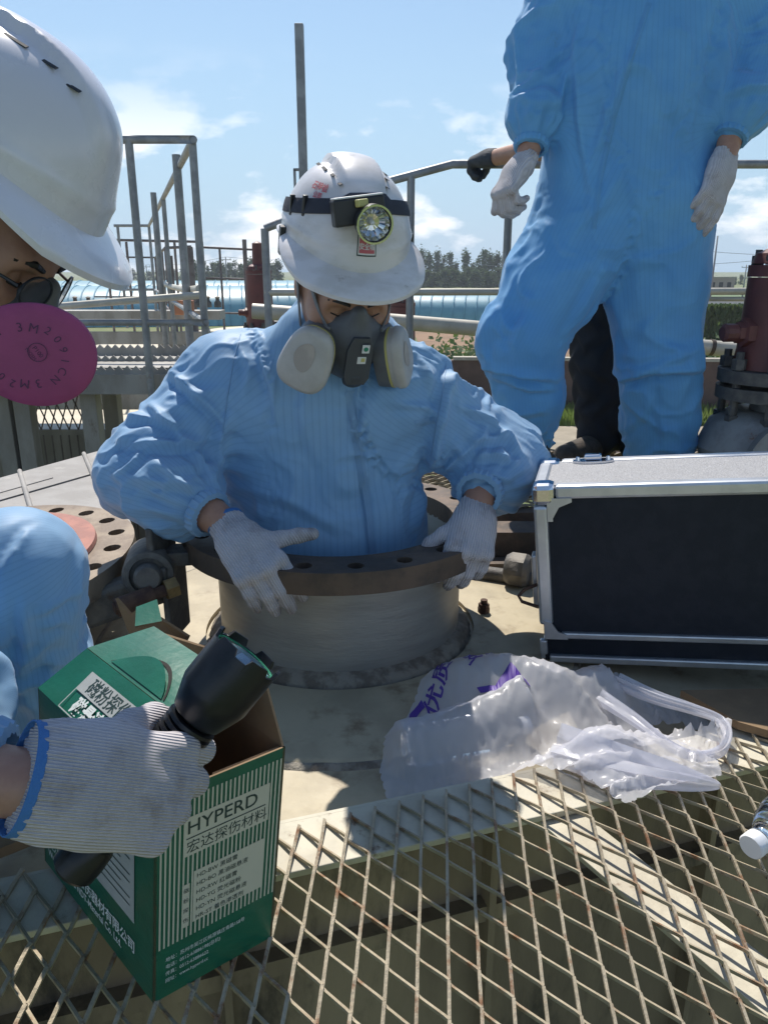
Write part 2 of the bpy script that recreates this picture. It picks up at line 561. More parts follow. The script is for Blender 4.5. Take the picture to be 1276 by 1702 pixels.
M['ground'] = pm('meadow', (0.11, 0.15, 0.045), (0.15, 0.17, 0.06), 0.25, 0.9, bump=0.6, bscale=2, c3=(0.22, 0.17, 0.09), s3=0.12, lo3=0.52, hi3=0.68)
M['grass'] = pm('grass_blades', (0.15, 0.22, 0.05), (0.22, 0.26, 0.08), 0.9, 0.7, transl=0.3, tcol=(0.2, 0.3, 0.06))
M['leaf'] = pm('poplar_leaf', (0.04, 0.075, 0.028), (0.065, 0.10, 0.035), 0.25, 0.8, transl=0.2, tcol=(0.12, 0.17, 0.05), spec=0.08)
M['leaf2'] = pm('bush_leaf', (0.075, 0.13, 0.035), (0.11, 0.16, 0.05), 0.8, 0.6, transl=0.25, tcol=(0.14, 0.22, 0.05))
M['bark'] = pm('bark', (0.14, 0.11, 0.085), (0.09, 0.07, 0.055), 3, 0.9)
M['wire'] = pm('cable_wire', (0.25, 0.25, 0.26), rough=0.5)
M['pole'] = pm('pole_concrete', (0.30, 0.30, 0.30), rough=0.8)
M['white'] = pm('white_sheet', (0.72, 0.71, 0.68), rough=0.7)
M['brickhouse'] = pm('house_wall', (0.38, 0.29, 0.25), rough=0.85)
M['helmet'] = pm('helmet_white', (0.66, 0.65, 0.70), (0.60, 0.59, 0.64), 9, 0.28, coat=0.35, rvar=0.1)
M['helmet_worn'] = pm('helmet_worn_white', (0.66, 0.645, 0.66), (0.56, 0.54, 0.53), 11, 0.38, coat=0.2, rvar=0.15, c3=(0.27, 0.24, 0.21), s3=15, lo3=0.59, hi3=0.72, stretch=(1, 1, 2.2))
M['liner'] = pm('helmet_liner', (0.025, 0.03, 0.04), rough=0.8)
M['strap'] = pm('dark_strap', (0.028, 0.033, 0.05), rough=0.8, bump=0.4, bscale=400)
M['strapgrey'] = pm('grey_strap', (0.16, 0.17, 0.185), (0.2, 0.21, 0.22), 40, 0.75)
M['rubber'] = pm('grey_rubber', (0.115, 0.125, 0.135), (0.095, 0.10, 0.11), 20, 0.5)
M['rubberdark'] = pm('dark_grey_rubber', (0.055, 0.062, 0.07), rough=0.55)
M['filterwhite'] = pm('filter_plastic', (0.47, 0.46, 0.44), (0.40, 0.39, 0.37), 12, 0.4, subs=0.1)
M['filteryellow'] = pm('filter_band', (0.50, 0.46, 0.16), rough=0.5)
M['filterbuff'] = pm('filter_pad', (0.42, 0.38, 0.34), (0.36, 0.33, 0.30), 30, 0.8)
M['pink'] = pm('pink_filter', (0.36, 0.062, 0.175), (0.31, 0.055, 0.155), 14, 0.6, bump=0.15, bscale=200, transl=0.12, tcol=(0.5, 0.1, 0.3))
M['pinkprint'] = pm('filter_print', (0.10, 0.03, 0.085), rough=0.7)
M['skin'] = pm('skin', (0.40, 0.225, 0.155), (0.34, 0.18, 0.125), 22, 0.5, subs=0.12, bump=0.1, bscale=200)
M['hair'] = pm('black_hair', (0.012, 0.012, 0.014), rough=0.5, bump=0.6, bscale=120)
M['eye'] = pm('eye_white', (0.6, 0.57, 0.54), rough=0.2)
M['iris'] = pm('iris_dark', (0.02, 0.012, 0.01), rough=0.15)
M['black'] = pm('black_plastic', (0.018, 0.02, 0.024), rough=0.4)
M['torch'] = pm('black_anodised', (0.012, 0.014, 0.018), (0.018, 0.02, 0.024), 30, 0.33, 0.4, spec=0.5)
M['chrome'] = pm('chrome', (0.72, 0.74, 0.78), rough=0.1, metal=1.0)
M['alu'] = pm('aluminium', (0.58, 0.60, 0.63), (0.52, 0.54, 0.57), 25, 0.34, 0.75, stretch=(1, 1, 1))
M['casepanel'] = pm('black_case_panel', (0.008, 0.012, 0.020), (0.012, 0.016, 0.025), 30, 0.6, bump=0.1, bscale=400, spec=0.3, c3=(0.045, 0.048, 0.05), s3=4, lo3=0.60, hi3=0.85)
M['caseglitter'] = pm('grey_speckle_panel', (0.21, 0.21, 0.22), (0.38, 0.38, 0.39), 420, 0.5, bump=0.4, bscale=420)
M['lampglass'] = pm('reflector', (0.62, 0.63, 0.62), rough=0.13, metal=1.0)
M['clear'] = pm('clear_plastic', (0.92, 0.94, 0.96), rough=0.05, trans=1.0, spec=0.5)
M['capwhite'] = pm('white_cap', (0.72, 0.73, 0.74), rough=0.4)
M['redprint'] = pm('red_print', (0.45, 0.04, 0.05), rough=0.6)
M['redfade'] = pm('red_print_faded', (0.52, 0.12, 0.14), rough=0.6)
M['greenprint'] = pm('green_print', (0.02, 0.22, 0.13), rough=0.6)
M['labelwhite'] = pm('label_white', (0.66, 0.67, 0.66), rough=0.5)
M['purple'] = pm('purple_print', (0.075, 0.03, 0.26), rough=0.5)
M['boxgreen'] = pm('green_carton', (0.007, 0.115, 0.068), (0.006, 0.098, 0.058), 14, 0.33, bump=0.12, bscale=60, c3=(0.10, 0.26, 0.18), s3=26, lo3=0.70, hi3=0.80, stretch=(1, 1, 2.5))
M['boxprint'] = pm('carton_cream_print', (0.50, 0.49, 0.39), rough=0.45)
M['boxgreyprint'] = pm('carton_grey_print', (0.40, 0.42, 0.41), (0.35, 0.37, 0.36), 14, 0.45)
M['boxdark'] = pm('carton_dark_print', (0.02, 0.045, 0.04), rough=0.5)
M['boxwhite'] = pm('carton_white_print', (0.66, 0.70, 0.68), rough=0.5)
M['kraft'] = pm('kraft_board', (0.235, 0.155, 0.085), (0.19, 0.125, 0.07), 9, 0.85, bump=0.3, bscale=50)
M['kraftedge'] = pm('kraft_edge', (0.42, 0.32, 0.20), rough=0.9)
M['toolcase'] = pm('worn_grey_plastic', (0.29, 0.275, 0.26), (0.24, 0.225, 0.21), 8, 0.65, bump=0.2, bscale=100, c3=(0.46, 0.43, 0.39), s3=12, lo3=0.58, hi3=0.8)
M['toolseam'] = pm('seam_dark', (0.06, 0.05, 0.05), rough=0.8)
M['trouser'] = pm('black_trousers', (0.010, 0.012, 0.019), (0.014, 0.016, 0.023), 12, 0.85, bump=0.3, bscale=60)
M['shirt'] = pm('dark_shirt', (0.03, 0.04, 0.07), rough=0.85)
M['shoe'] = pm('brown_shoe', (0.05, 0.04, 0.032), (0.08, 0.062, 0.05), 40, 0.8, bump=0.4)
M['darkglove'] = pm('dark_glove', (0.045, 0.05, 0.06), (0.06, 0.066, 0.078), 40, 0.85, bump=0.4, bscale=220)
M['bluecuff'] = pm('blue_glove_hem', (0.045, 0.16, 0.40), rough=0.8, bump=0.5, bscale=300)

def fabric_material(name, c, c2, dirt, stripe=0.19):
    m = pm(name, c, c2, 5, 0.55, spec=0.4, c3=dirt, s3=5, lo3=0.63, hi3=0.80)
    nt, b = nodes_of(m)
    src = b.inputs['Base Color'].links[0].from_socket
    a = nt.nodes.new('ShaderNodeAttribute'); a.attribute_name = 'stripe'
    mul = nt.nodes.new('ShaderNodeMath'); mul.operation = 'MULTIPLY'; mul.inputs[1].default_value = 2 * math.pi / 0.0075
    sn = nt.nodes.new('ShaderNodeMath'); sn.operation = 'SINE'
    nt.links.new(a.outputs['Fac'], mul.inputs[0]); nt.links.new(mul.outputs[0], sn.inputs[0])
    mr = nt.nodes.new('ShaderNodeMapRange')
    mr.inputs['From Min'].default_value = 0.45; mr.inputs['From Max'].default_value = 0.95; mr.inputs['To Max'].default_value = stripe
    nt.links.new(sn.outputs[0], mr.inputs['Value'])
    mx = nt.nodes.new('ShaderNodeMix'); mx.data_type = 'RGBA'
    nt.links.new(mr.outputs[0], mx.inputs['Factor']); nt.links.new(src, mx.inputs['A'])
    mx.inputs['B'].default_value = (c[0] * 0.45, c[1] * 0.5, c[2] * 0.62, 1)
    nt.links.new(mx.outputs['Result'], b.inputs['Base Color'])
    b.inputs['Sheen Weight'].default_value = 0.25
    # fine crumple of the thin cloth
    tc = nt.nodes.new('ShaderNodeTexCoord')
    wp = nt.nodes.new('ShaderNodeTexNoise'); wp.inputs['Scale'].default_value = 9; wp.inputs['Detail'].default_value = 2
    nt.links.new(tc.outputs['Object'], wp.inputs['Vector'])
    vm = nt.nodes.new('ShaderNodeVectorMath'); vm.operation = 'MULTIPLY_ADD'; vm.inputs[1].default_value = (0.10, 0.10, 0.10)
    nt.links.new(wp.outputs['Color'], vm.inputs[0]); nt.links.new(tc.outputs['Object'], vm.inputs[2])
    nz = nt.nodes.new('ShaderNodeTexNoise'); nz.noise_type = 'RIDGED_MULTIFRACTAL'; nz.inputs['Scale'].default_value = 13; nz.inputs['Detail'].default_value = 3; nz.inputs['Roughness'].default_value = 0.45
    nt.links.new(vm.outputs[0], nz.inputs['Vector'])
    bp = nt.nodes.new('ShaderNodeBump'); bp.inputs['Strength'].default_value = 0.45; bp.inputs['Distance'].default_value = 0.006
    nt.links.new(nz.outputs['Fac'], bp.inputs['Height']); nt.links.new(bp.outputs[0], b.inputs['Normal'])
    tl = nt.nodes.new('ShaderNodeBsdfTranslucent')
    nt.links.new(mx.outputs['Result'], tl.inputs['Color'])
    ms = nt.nodes.new('ShaderNodeMixShader'); ms.inputs[0].default_value = 0.24
    out = nt.nodes['Material Output']
    nt.links.new(b.outputs[0], ms.inputs[1]); nt.links.new(tl.outputs[0], ms.inputs[2])
    nt.links.new(ms.outputs[0], out.inputs['Surface'])
    return m
M['suit'] = fabric_material('blue_coverall_cloth', (0.285, 0.485, 0.70), (0.24, 0.435, 0.66), (0.18, 0.28, 0.39))
M['suit2'] = fabric_material('sky_blue_coverall_cloth', (0.165, 0.445, 0.74), (0.135, 0.39, 0.70), (0.13, 0.25, 0.37), 0.13)

def knit_material(name, c, dirt):
    m = pm(name, c, (c[0] * 0.9, c[1] * 0.9, c[2] * 0.9), 25, 0.9, spec=0.2, c3=(0.34, 0.30, 0.29), s3=20, lo3=0.50, hi3=0.72)
    nt, b = nodes_of(m)
    src = b.inputs['Base Color'].links[0].from_socket
    a = nt.nodes.new('ShaderNodeAttribute'); a.attribute_name = 'knit'
    mul = nt.nodes.new('ShaderNodeMath'); mul.operation = 'MULTIPLY'; mul.inputs[1].default_value = 2 * math.pi / 0.0023
    sn = nt.nodes.new('ShaderNodeMath'); sn.operation = 'SINE'
    nt.links.new(a.outputs['Fac'], mul.inputs[0]); nt.links.new(mul.outputs[0], sn.inputs[0])
    bp = nt.nodes.new('ShaderNodeBump'); bp.inputs['Strength'].default_value = 0.8; bp.inputs['Distance'].default_value = 0.0009
    nt.links.new(sn.outputs[0], bp.inputs['Height']); nt.links.new(bp.outputs[0], b.inputs['Normal'])
    mr = nt.nodes.new('ShaderNodeMapRange')
    mr.inputs['From Min'].default_value = -1; mr.inputs['From Max'].default_value = -0.1
    mr.inputs['To Min'].default_value = 0.30; mr.inputs['To Max'].default_value = 0
    nt.links.new(sn.outputs[0], mr.inputs['Value'])
    tip = nt.nodes.new('ShaderNodeAttribute'); tip.attribute_name = 'soil'
    m2 = nt.nodes.new('ShaderNodeMix'); m2.data_type = 'RGBA'
    nt.links.new(tip.outputs['Fac'], m2.inputs['Factor']); nt.links.new(src, m2.inputs['A'])
    m2.inputs['B'].default_value = (*dirt, 1)
    mx = nt.nodes.new('ShaderNodeMix'); mx.data_type = 'RGBA'
    nt.links.new(mr.outputs[0], mx.inputs['Factor']); nt.links.new(m2.outputs['Result'], mx.inputs['A'])
    mx.inputs['B'].default_value = (c[0] * 0.45, c[1] * 0.43, c[2] * 0.45, 1)
    nt.links.new(mx.outputs['Result'], b.inputs['Base Color'])
    return m
M['knit'] = knit_material('white_knit_glove', (0.55, 0.525, 0.545), (0.21, 0.175, 0.165))

def bag_material():
    m = bpy.data.materials.new('thin_plastic_film'); m.use_nodes = True
    nt, b = nodes_of(m)
    b.inputs['Base Color'].default_value = (0.80, 0.81, 0.86, 1)
    b.inputs['Roughness'].default_value = 0.28
    tl = nt.nodes.new('ShaderNodeBsdfTranslucent'); tl.inputs['Color'].default_value = (0.82, 0.82, 0.88, 1)
    tr = nt.nodes.new('ShaderNodeBsdfTransparent'); tr.inputs['Color'].default_value = (0.95, 0.95, 0.98, 1)
    m1 = nt.nodes.new('ShaderNodeMixShader'); m1.inputs[0].default_value = 0.45
    nt.links.new(b.outputs[0], m1.inputs[1]); nt.links.new(tl.outputs[0], m1.inputs[2])
    m2 = nt.nodes.new('ShaderNodeMixShader'); m2.inputs[0].default_value = 0.42
    nt.links.new(m1.outputs[0], m2.inputs[1]); nt.links.new(tr.outputs[0], m2.inputs[2])
    tc = nt.nodes.new('ShaderNodeTexCoord')
    n = nt.nodes.new('ShaderNodeTexNoise'); n.noise_type = 'RIDGED_MULTIFRACTAL'; n.inputs['Scale'].default_value = 22; n.inputs['Detail'].default_value = 5; n.inputs['Distortion'].default_value = 0.6
    nt.links.new(tc.outputs['Object'], n.inputs['Vector'])
    bp = nt.nodes.new('ShaderNodeBump'); bp.inputs['Strength'].default_value = 0.5; bp.inputs['Distance'].default_value = 0.005
    nt.links.new(n.outputs['Fac'], bp.inputs['Height']); nt.links.new(bp.outputs[0], b.inputs['Normal'])
    nt.links.new(m2.outputs[0], nt.nodes['Material Output'].inputs['Surface'])
    return m
M['bag'] = bag_material()

# ================================================================ the setting
ORD = ['first', 'second', 'third', 'fourth', 'fifth', 'sixth', 'seventh', 'eighth', 'ninth', 'tenth', 'eleventh', 'twelfth', 'thirteenth', 'fourteenth', 'fifteenth', 'sixteenth', 'seventeenth', 'eighteenth', 'nineteenth', 'twentieth', 'last']
GZ = -3.25                        # ground level below the tank tops
def sheet(name, pts, z, mat, label=None):
    mb = MB()
    mb.add([(x, y, z) for x, y in pts], [list(range(len(pts)))])
    o = mb.build(name, mat)
    o['kind'] = 'structure'
    return o
sheet('ground', [(-2500, -40), (2500, -40), (2500, 3000), (-2500, 3000)], GZ, M['ground'])
sheet('soil_field', [(2, 36), (60, 36), (60, 58), (2, 58)], GZ + 0.02, M['soil'])
sheet('crop_field', [(9, 23.2), (60, 23.2), (60, 35), (9, 35)], GZ + 0.02, M['crop'])
sheet('road', [(-20, 16.4), (40, 16.4), (40, 20.4), (-20, 20.4)], GZ + 0.02, M['concrete'])
sheet('far_soil_field', [(22, 60), (140, 60), (140, 78), (22, 78)], GZ + 0.02, M['soil'])
sheet('far_crop_field', [(15, 79), (160, 79), (160, 190), (15, 190)], GZ + 0.02, M['crop'])

# edge of our roof: a straight line; d = along it, nrm = away from the camera
E0 = Vector((-0.475, 0.772, 0)); E1 = Vector((0.60, 1.108, 0))
ed = (E1 - E0).normalized(); en = Vector((-ed.y, ed.x, 0))
def edge(s, off, z):
    return E0 + ed * s + en * off + Vector((0, 0, z))
mb = MB()
NX = 40
a, b = edge(-3.5, 0.0, 0), edge(4.0, 0.0, 0)
mb.add([a, b, Vector((4.2, 2.15, 0)), Vector((-5.0, 2.15, 0))], [(0, 1, 2, 3)])
mb.add([a + Vector((0, 0, -0.012)), b + Vector((0, 0, -0.012)), Vector((4.2, 2.15, -0.012)), Vector((-5.0, 2.15, -0.012))], [(3, 2, 1, 0)])
roof = mb.build('tank_roof', M['plate']); roof['kind'] = 'structure'
ANG_E = math.atan2(ed.y, ed.x)
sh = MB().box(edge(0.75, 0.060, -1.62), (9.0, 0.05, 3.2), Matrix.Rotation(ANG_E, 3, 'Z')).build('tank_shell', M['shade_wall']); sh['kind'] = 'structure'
mb = MB()
for s_ in np.arange(-1.0, 2.2, 0.42):       # stiffeners down the shell
    p = edge(s_, 0.018, -0.75)
    mb.box(p, (0.012, 0.034, 1.4), Matrix.Rotation(math.atan2(ed.y, ed.x), 3, 'Z'))
mb.box(edge(0.6, 0.022, -0.22), (4, 0.026, 0.03), Matrix.Rotation(math.atan2(ed.y, ed.x), 3, 'Z'))
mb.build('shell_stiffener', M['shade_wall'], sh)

# mesh support: flat cream bar along the roof edge and a radial one
ROTE = Matrix.Rotation(math.atan2(ed.y, ed.x), 3, 'Z')
BZ = 0.043
t = MB().box(edge(0.75, -0.046, BZ - 0.005), (4.2, 0.094, 0.010), ROTE, bev=0.0015).box(edge(0.75, 0.003, BZ - 0.018), (4.2, 0.006, 0.036), ROTE)
o = t.build('support_bar', M['bar']); tag(o, 'long flat cream painted support bar along the edge of the tank roof', 'steel bar')
p0, p1 = Vector((0.235, 0.93, 0)), Vector((0.62, 0.30, 0))
dv = (p1 - p0); ang = math.atan2(dv.y, dv.x)
t = MB().box((p0 + p1) / 2 + Vector((0, 0, BZ - 0.016)), (dv.length, 0.065, 0.008), Matrix.Rotation(ang, 3, 'Z'), bev=0.001)
t.box((p0 + p1) / 2 + Vector((0, 0, BZ - 0.045)) + Vector((-math.sin(ang), math.cos(ang), 0)) * 0.028, (dv.length, 0.008, 0.05), Matrix.Rotation(ang, 3, 'Z'))
o = t.build('support_angle', M['bar']); tag(o, 'cream painted angle iron running diagonally under the walkway mesh toward the bottle', 'steel bar')

def expanded(name, inside, rot, origin, z, nx, ny, w=0.0038, hh=0.0040, swd=0.0365, lwd=0.082, mat=None, jit=0.0006):
    c, s_ = math.cos(rot), math.sin(rot)
    V = []; F = []
    def P(i, j, k=0):
        r_ = random.Random(i * 9176 + j * 131 + k)
        x = i * swd / 2 + r_.uniform(-jit, jit); y = j * lwd / 2 + r_.uniform(-jit, jit)
        return Vector((origin[0] + x * c - y * s_, origin[1] + x * s_ + y * c, z))
    for i in range(-nx, nx):
        for j in range(-ny, ny):
            if (i + j) % 2: continue
            for di in (-1, 1):
                a = P(i, j); b = P(i + di, j + 1)
                if not (inside(a) and inside(b)): continue
                d = (b - a).normalized(); n_ = Vector((-d.y, d.x, 0))
                m1 = a + (b - a) * 0.16; m2 = a + (b - a) * 0.84
                tw = 0.0022 * di
                k = len(V)
                for q, e in ((a, 0), (m1, 1), (m2, 1), (b, 0)):
                    q = q + Vector((0, 0, tw * (-1 if q is a or q is m1 else 1)))
                    V += [q + n_ * w / 2 + Vector((0, 0, 0.0008)), q - n_ * w / 2 + Vector((0, 0, -0.0008)), q - n_ * w / 2 - Vector((0, 0, hh)), q + n_ * w / 2 - Vector((0, 0, hh))]
                for g in range(3):
                    u = k + 4 * g
                    for e in range(4):
                        F.append((u + e, u + (e + 1) % 4, u + 4 + (e + 1) % 4, u + 4 + e))
    mb = MB(); mb.add(V, F)
    return mb.build(name, mat or M['mesh'])
ZM = BZ + 0.0065
wm = expanded('walkway_mesh', lambda p: (p - E0).dot(en) < 0.006 and -1.0 < p.x < 1.1 and p.y > -0.05, R(20), (0.0, 0.6), ZM, 120, 40)
tag(wm, 'rusty expanded metal walkway mesh of slanting diamonds at the front', 'walkway mesh')

# ---------------------------------------------------------------- manhole nozzle
NC = Vector((-0.098, 1.585, 0))
mh = empty('manhole', NC, 'grey steel manhole neck with brown bolted flange around the masked man', 'manhole')
def ring(prof, n=96, fr=None):
    return MB().lathe(prof, n, Matrix.Translation(NC), close=True, fr=fr)
ring([(0.265, 0.0), (0.265, 0.222), (0.250, 0.222), (0.250, -0.6), (0.265, -0.6)]).build('neck', M['neck'], mh)
def wob(i, a): return 1 + 0.0025 * math.sin(23 * a) + 0.003 * math.sin(61 * a + 1) + 0.002 * math.sin(97 * a)
mb = ring([(0.262, 0.030), (0.276, 0.024), (0.286, 0.014), (0.293, 0.0), (0.262, -0.002)], 400, wob)
mb.build('weld_bead', M['weld'], mh)
ring([(0.264, 0.221), (0.270, 0.219), (0.274, 0.214), (0.264, 0.205)], 120, wob).build('flange_weld', M['weld'], mh)
fl_top, fl_th = 0.262, 0.043
# flange ring with real bolt holes: built as sectors
def flange_ring(ri, ro, z0, z1, n, rb, rh, phase=0.0):
    """ring between radii ri and ro with n round bolt holes on radius rb"""
    mb = MB(); K = 12
    seg = 2 * math.pi / n
    top = []
    for k in range(n):
        a0 = phase + k * seg
        hc = Vector((rb * math.cos(a0), rb * math.sin(a0), 0))
        hole = [hc + Vector((rh * math.cos(2*math.pi*j/K + a0), rh * math.sin(2*math.pi*j/K + a0), 0)) for j in range(K)]
        def rp(r, f): return Vector((r * math.cos(a0 + f * seg), r * math.sin(a0 + f * seg), 0))
        outer = [rp(ro, 0.0), rp(ro, 0.25), rp(ro, 0.5), rp(rb, 0.5), rp(ri, 0.5), rp(ri, 0.25), rp(ri, 0), rp(ri, -0.25), rp(ri, -0.5), rp(rb, -0.5), rp(ro, -0.5), rp(ro, -0.25)]
        V = []
        for z in (z1, z0):
            V += [Vector((p.x, p.y, z)) for p in outer] + [Vector((p.x, p.y, z)) for p in hole]
        F = []
        for j in range(K):
            j2 = (j + 1) % K
            F.append((j, j2, K + j2, K + j))
            F.append((2*K + j2, 2*K + j, 3*K + j, 3*K + j2))
            F.append((K + j, K + j2, 3*K + j2, 3*K + j))
        for j in (10, 11, 0, 1):
            j2 = (j + 1) % K; F.append((j2, j, 2*K + j, 2*K + j2))
        for j in (4, 5, 6, 7):
            j2 = (j + 1) % K; F.append((j2, j, 2*K + j, 2*K + j2))
        mb.add([v for v in V], F)
    return mb
fr_ = flange_ring(0.250, 0.335, fl_top - fl_th, fl_top, 20, 0.300, 0.0155, R(9))
fr_.build('flange', M['flange'], mh, Matrix.Translation(NC))
# reinforcing pad on the roof
ring([(0.30, 0.0), (0.30, 0.010), (0.512, 0.010), (0.522, 0.007), (0.528, 0.0)], 96).build('reinforcing_pad', M['plate'], mh)
ring([(0.5225, 0.0072), (0.529, 0.0062), (0.535, 0.0), (0.5225, 0.0)], 300, lambda i, a: 1 + 0.0012 * math.sin(41 * a) + 0.001 * math.sin(73 * a)).build('pad_weld', M['weld'], mh)

def hexa(mb, c, axis, r, h):
    Mx = frame(c, x=(Vector(axis).orthogonal()), z=axis)
    return mb.lathe([(0, 0), (r, 0), (r, h), (0, h)], 6, Mx, smooth=False)
st = on(803, 1024, 0.0)
sb = empty('stud_bolt', st, 'short rusty stud with nut standing up from the cream roof beside the case', 'bolt')
mb = MB().lathe([(0.0, 0), (0.008, 0), (0.008, 0.042), (0.0, 0.042)], 12, Matrix.Translation(st)); mb.build('stud', M['rustbolt'], sb)
mb = MB(); hexa(mb, st + Vector((0, 0, 0.010)), (0, 0, 1), 0.014, 0.013); hexa(mb, st + Vector((0, 0, 0.024)), (0, 0, 1), 0.013, 0.008); mb.build('nut', M['rustbolt'], sb)
MB().lathe([(0.0, 0), (0.018, 0), (0.018, 0.003), (0, 0.003)], 16, Matrix.Translation(st)).build('washer', M['rustbolt'], sb)

# ---------------------------------------------------------------- hinged cover swung open on the left
CC = Vector((-0.86, 1.47, 0.20)); CR = 0.335
cvr = empty('manhole_cover', (CC.x, CC.y, 0.0), 'open rusty manhole cover with pink gasket ring and bolt holes', 'manhole cover')
MC = Matrix.Translation(CC) @ Matrix.Rotation(R(-4), 4, 'Y') @ Matrix.Rotation(R(3), 4, 'X')
fc = flange_ring(0.245, CR, -0.045, 0.0, 20, 0.298, 0.018, R(4)); fc.build('cover_rim', M['cover'], cvr, MC)
MB().lathe([(0, 0.004), (0.18, 0.004), (0.246, 0.002), (0.246, -0.043), (0, -0.043)], 48).build('cover_plate', M['scale'], cvr, MC)
MB().lathe([(0.150, 0.004), (0.152, 0.011), (0.256, 0.011), (0.258, 0.002), (0.15, 0.002)], 64, close=True).build('gasket', M['gasket'], cvr, MC)
# arm and hinge
ha, hb = Vector((-0.62, 1.36, 0.175)), Vector((-0.44, 1.42, 0.185))
mb = MB().box((ha + hb) / 2 + Vector((-0.05, -0.02, -0.04)), (0.30, 0.05, 0.075), Matrix.Rotation(R(18), 3, 'Z') @ Matrix.Rotation(R(-14), 3, 'Y'), bev=0.012)
mb.box(Vector((-0.72, 1.235, 0.115)), (0.24, 0.03, 0.07), Matrix.Rotation(R(38), 3, 'Z') @ Matrix.Rotation(R(-16), 3, 'Y'), bev=0.008)
mb.build('hinge_arm', M['iron'], cvr)
hp = Vector((-0.463, 1.405, 0.205))
mb = MB()
MH = frame(hp, x=(0, 0, 1), z=(0.25, -1, 0.12))
mb.lathe([(0.0, -0.10), (0.047, -0.10), (0.050, -0.09), (0.050, 0.03), (0.047, 0.04), (0.036, 0.042), (0.034, 0.034), (0.0, 0.034)], 28, MH)
mb.build('hinge_knuckle', M['iron'], cvr)
mb = MB().lathe([(0.0, 0.03), (0.027, 0.03), (0.027, 0.055), (0.022, 0.062), (0.0, 0.062)], 20, MH); mb.build('hinge_pin', M['iron'], cvr)
mb = MB().box(hp + Vector((0.02, 0.03, 0.035)), (0.014, 0.11, 0.12), Matrix.Rotation(R(-8), 3, 'Z'), bev=0.004).box(hp + Vector((0.045, 0.01, -0.06)), (0.012, 0.10, 0.16), Matrix.Rotation(R(-8), 3, 'Z'), bev=0.004)
mb.box((-0.40, 1.445, 0.225), (0.11, 0.06, 0.030), Matrix.Rotation(R(12), 3, 'Z'), bev=0.004)
mb.build('hinge_lug', M['iron'], cvr)
jb = empty('jack_bolt', (-0.50, 1.33, 0.0), 'long rusty bolt with brass nut lying under the cover hinge', 'bolt')
b0, b1 = at(190, 1012, 1.30), at(283, 978, 1.36)
ax_ = (b1 - b0).normalized()
MB().tube([b0, b1], 0.012, 12).build('shank', M['rustbolt'], jb)
MB().tube([b0 + ax_ * 0.004 + Vector((0, 0, 0)), b0 + ax_ * 0.075], 0.0185, 12).build('sleeve', M['rustbolt'], jb)
mb = MB(); hexa(mb, b1 - ax_ * 0.010, ax_, 0.021, 0.024); mb.build('nut', M['brass'], jb)

# ---------------------------------------------------------------- grey tool case behind the cover
q = [on(-150, 835, 0.19), on(165, 749, 0.19), on(221, 872, 0.19), on(-130, 985, 0.19)]
tl_, tr_, br_, bl_ = q
cxa = (tr_ - tl_).normalized(); cza = Vector((0, 0, 1))
tcb = empty('tool_case', (tl_ + br_) / 2 * 1.0 - Vector((0, 0, 0.19)), 'large scuffed grey plastic tool case lying flat behind the manhole cover', 'tool case')
def quadslab(c4, z0, z1):
    V = [Vector((p.x, p.y, z1)) for p in c4] + [Vector((p.x, p.y, z0)) for p in c4]
    return V, [(3, 2, 1, 0), (4, 5, 6, 7), (0, 1, 5, 4), (1, 2, 6, 5), (2, 3, 7, 6), (3, 0, 4, 7)]
def lerp4(u, v):
    return (tl_ * (1-u) + tr_ * u) * (1-v) + (bl_ * (1-u) + br_ * u) * v
MB().add(*quadslab(q, 0.02, 0.183)).build('case_body', M['toolcase'], tcb)
vs = [0.0, 0.34, 0.80, 1.0]; us = [0.0, 0.52, 0.90, 1.0]
for iv in range(3):
    for iu in range(3):
        g = 0.006
        c4 = [lerp4(us[iu] + g, vs[iv] + g * 2), lerp4(us[iu+1] - g, vs[iv] + g * 2), lerp4(us[iu+1] - g, vs[iv+1] - g * 2), lerp4(us[iu] + g, vs[iv+1] - g * 2)]
        MB().add(*quadslab(c4, 0.181, 0.192)).build('lid_panel', M['toolcase'], tcb)
for iv in (1, 2):
    c4 = [lerp4(0, vs[iv] - 0.013), lerp4(0.9, vs[iv] - 0.013), lerp4(0.9, vs[iv] + 0.013), lerp4(0, vs[iv] + 0.013)]
    MB().add(*quadslab(c4, 0.18, 0.1845)).build('groove', M['toolseam'], tcb)
for iu in (1, 2):
    MB().tube([lerp4(us[iu], 0.0) + Vector((0, 0, 0.004)), lerp4(us[iu], 1.0) + Vector((0, 0, 0.004))], 0.007, 8).build('rib', M['toolcase'], tcb)
# recessed nameplate
c4 = [lerp4(0.30, 0.10), lerp4(0.66, 0.10), lerp4(0.68, 0.24), lerp4(0.32, 0.24)]
MB().add(*quadslab(c4, 0.19, 0.1945)).build('nameplate', M['toolcase'], tcb)

# ---------------------------------------------------------------- walkway behind: mesh, beams, kerb plate
wk = expanded('walkway_mesh', lambda p: -0.25 < p.x < 3.2 and 2.16 < p.y < 2.95, R(100), (1.2, 2.7), 0.10, 110, 90, w=0.006, hh=0.006, swd=0.042, lwd=0.10)
tag(wk, 'pale expanded metal walkway mesh under the standing men behind the case', 'walkway mesh')
mb = MB()
for y in (2.18, 2.55, 2.93):
    mb.box((1.4, y, 0.055), (3.6, 0.06, 0.07))
o = mb.box((-0.28, 2.56, 0.05), (0.06, 0.80, 0.08)).build('walkway_structure', M['flange']); tag(o, 'dark brown steel frame carrying the mesh behind the manhole', 'steel frame')
mb = MB().box((0.36, 2.02, 0.045), (0.7, 0.10, 0.09)).box((0.36, 1.93, 0.012), (0.7, 0.05, 0.024))
o = mb.build('channel_beam', M['flange']); tag(o, 'brown channel beam lying on the roof behind the manhole', 'steel beam')
vc = at(862, 915, 1.80)
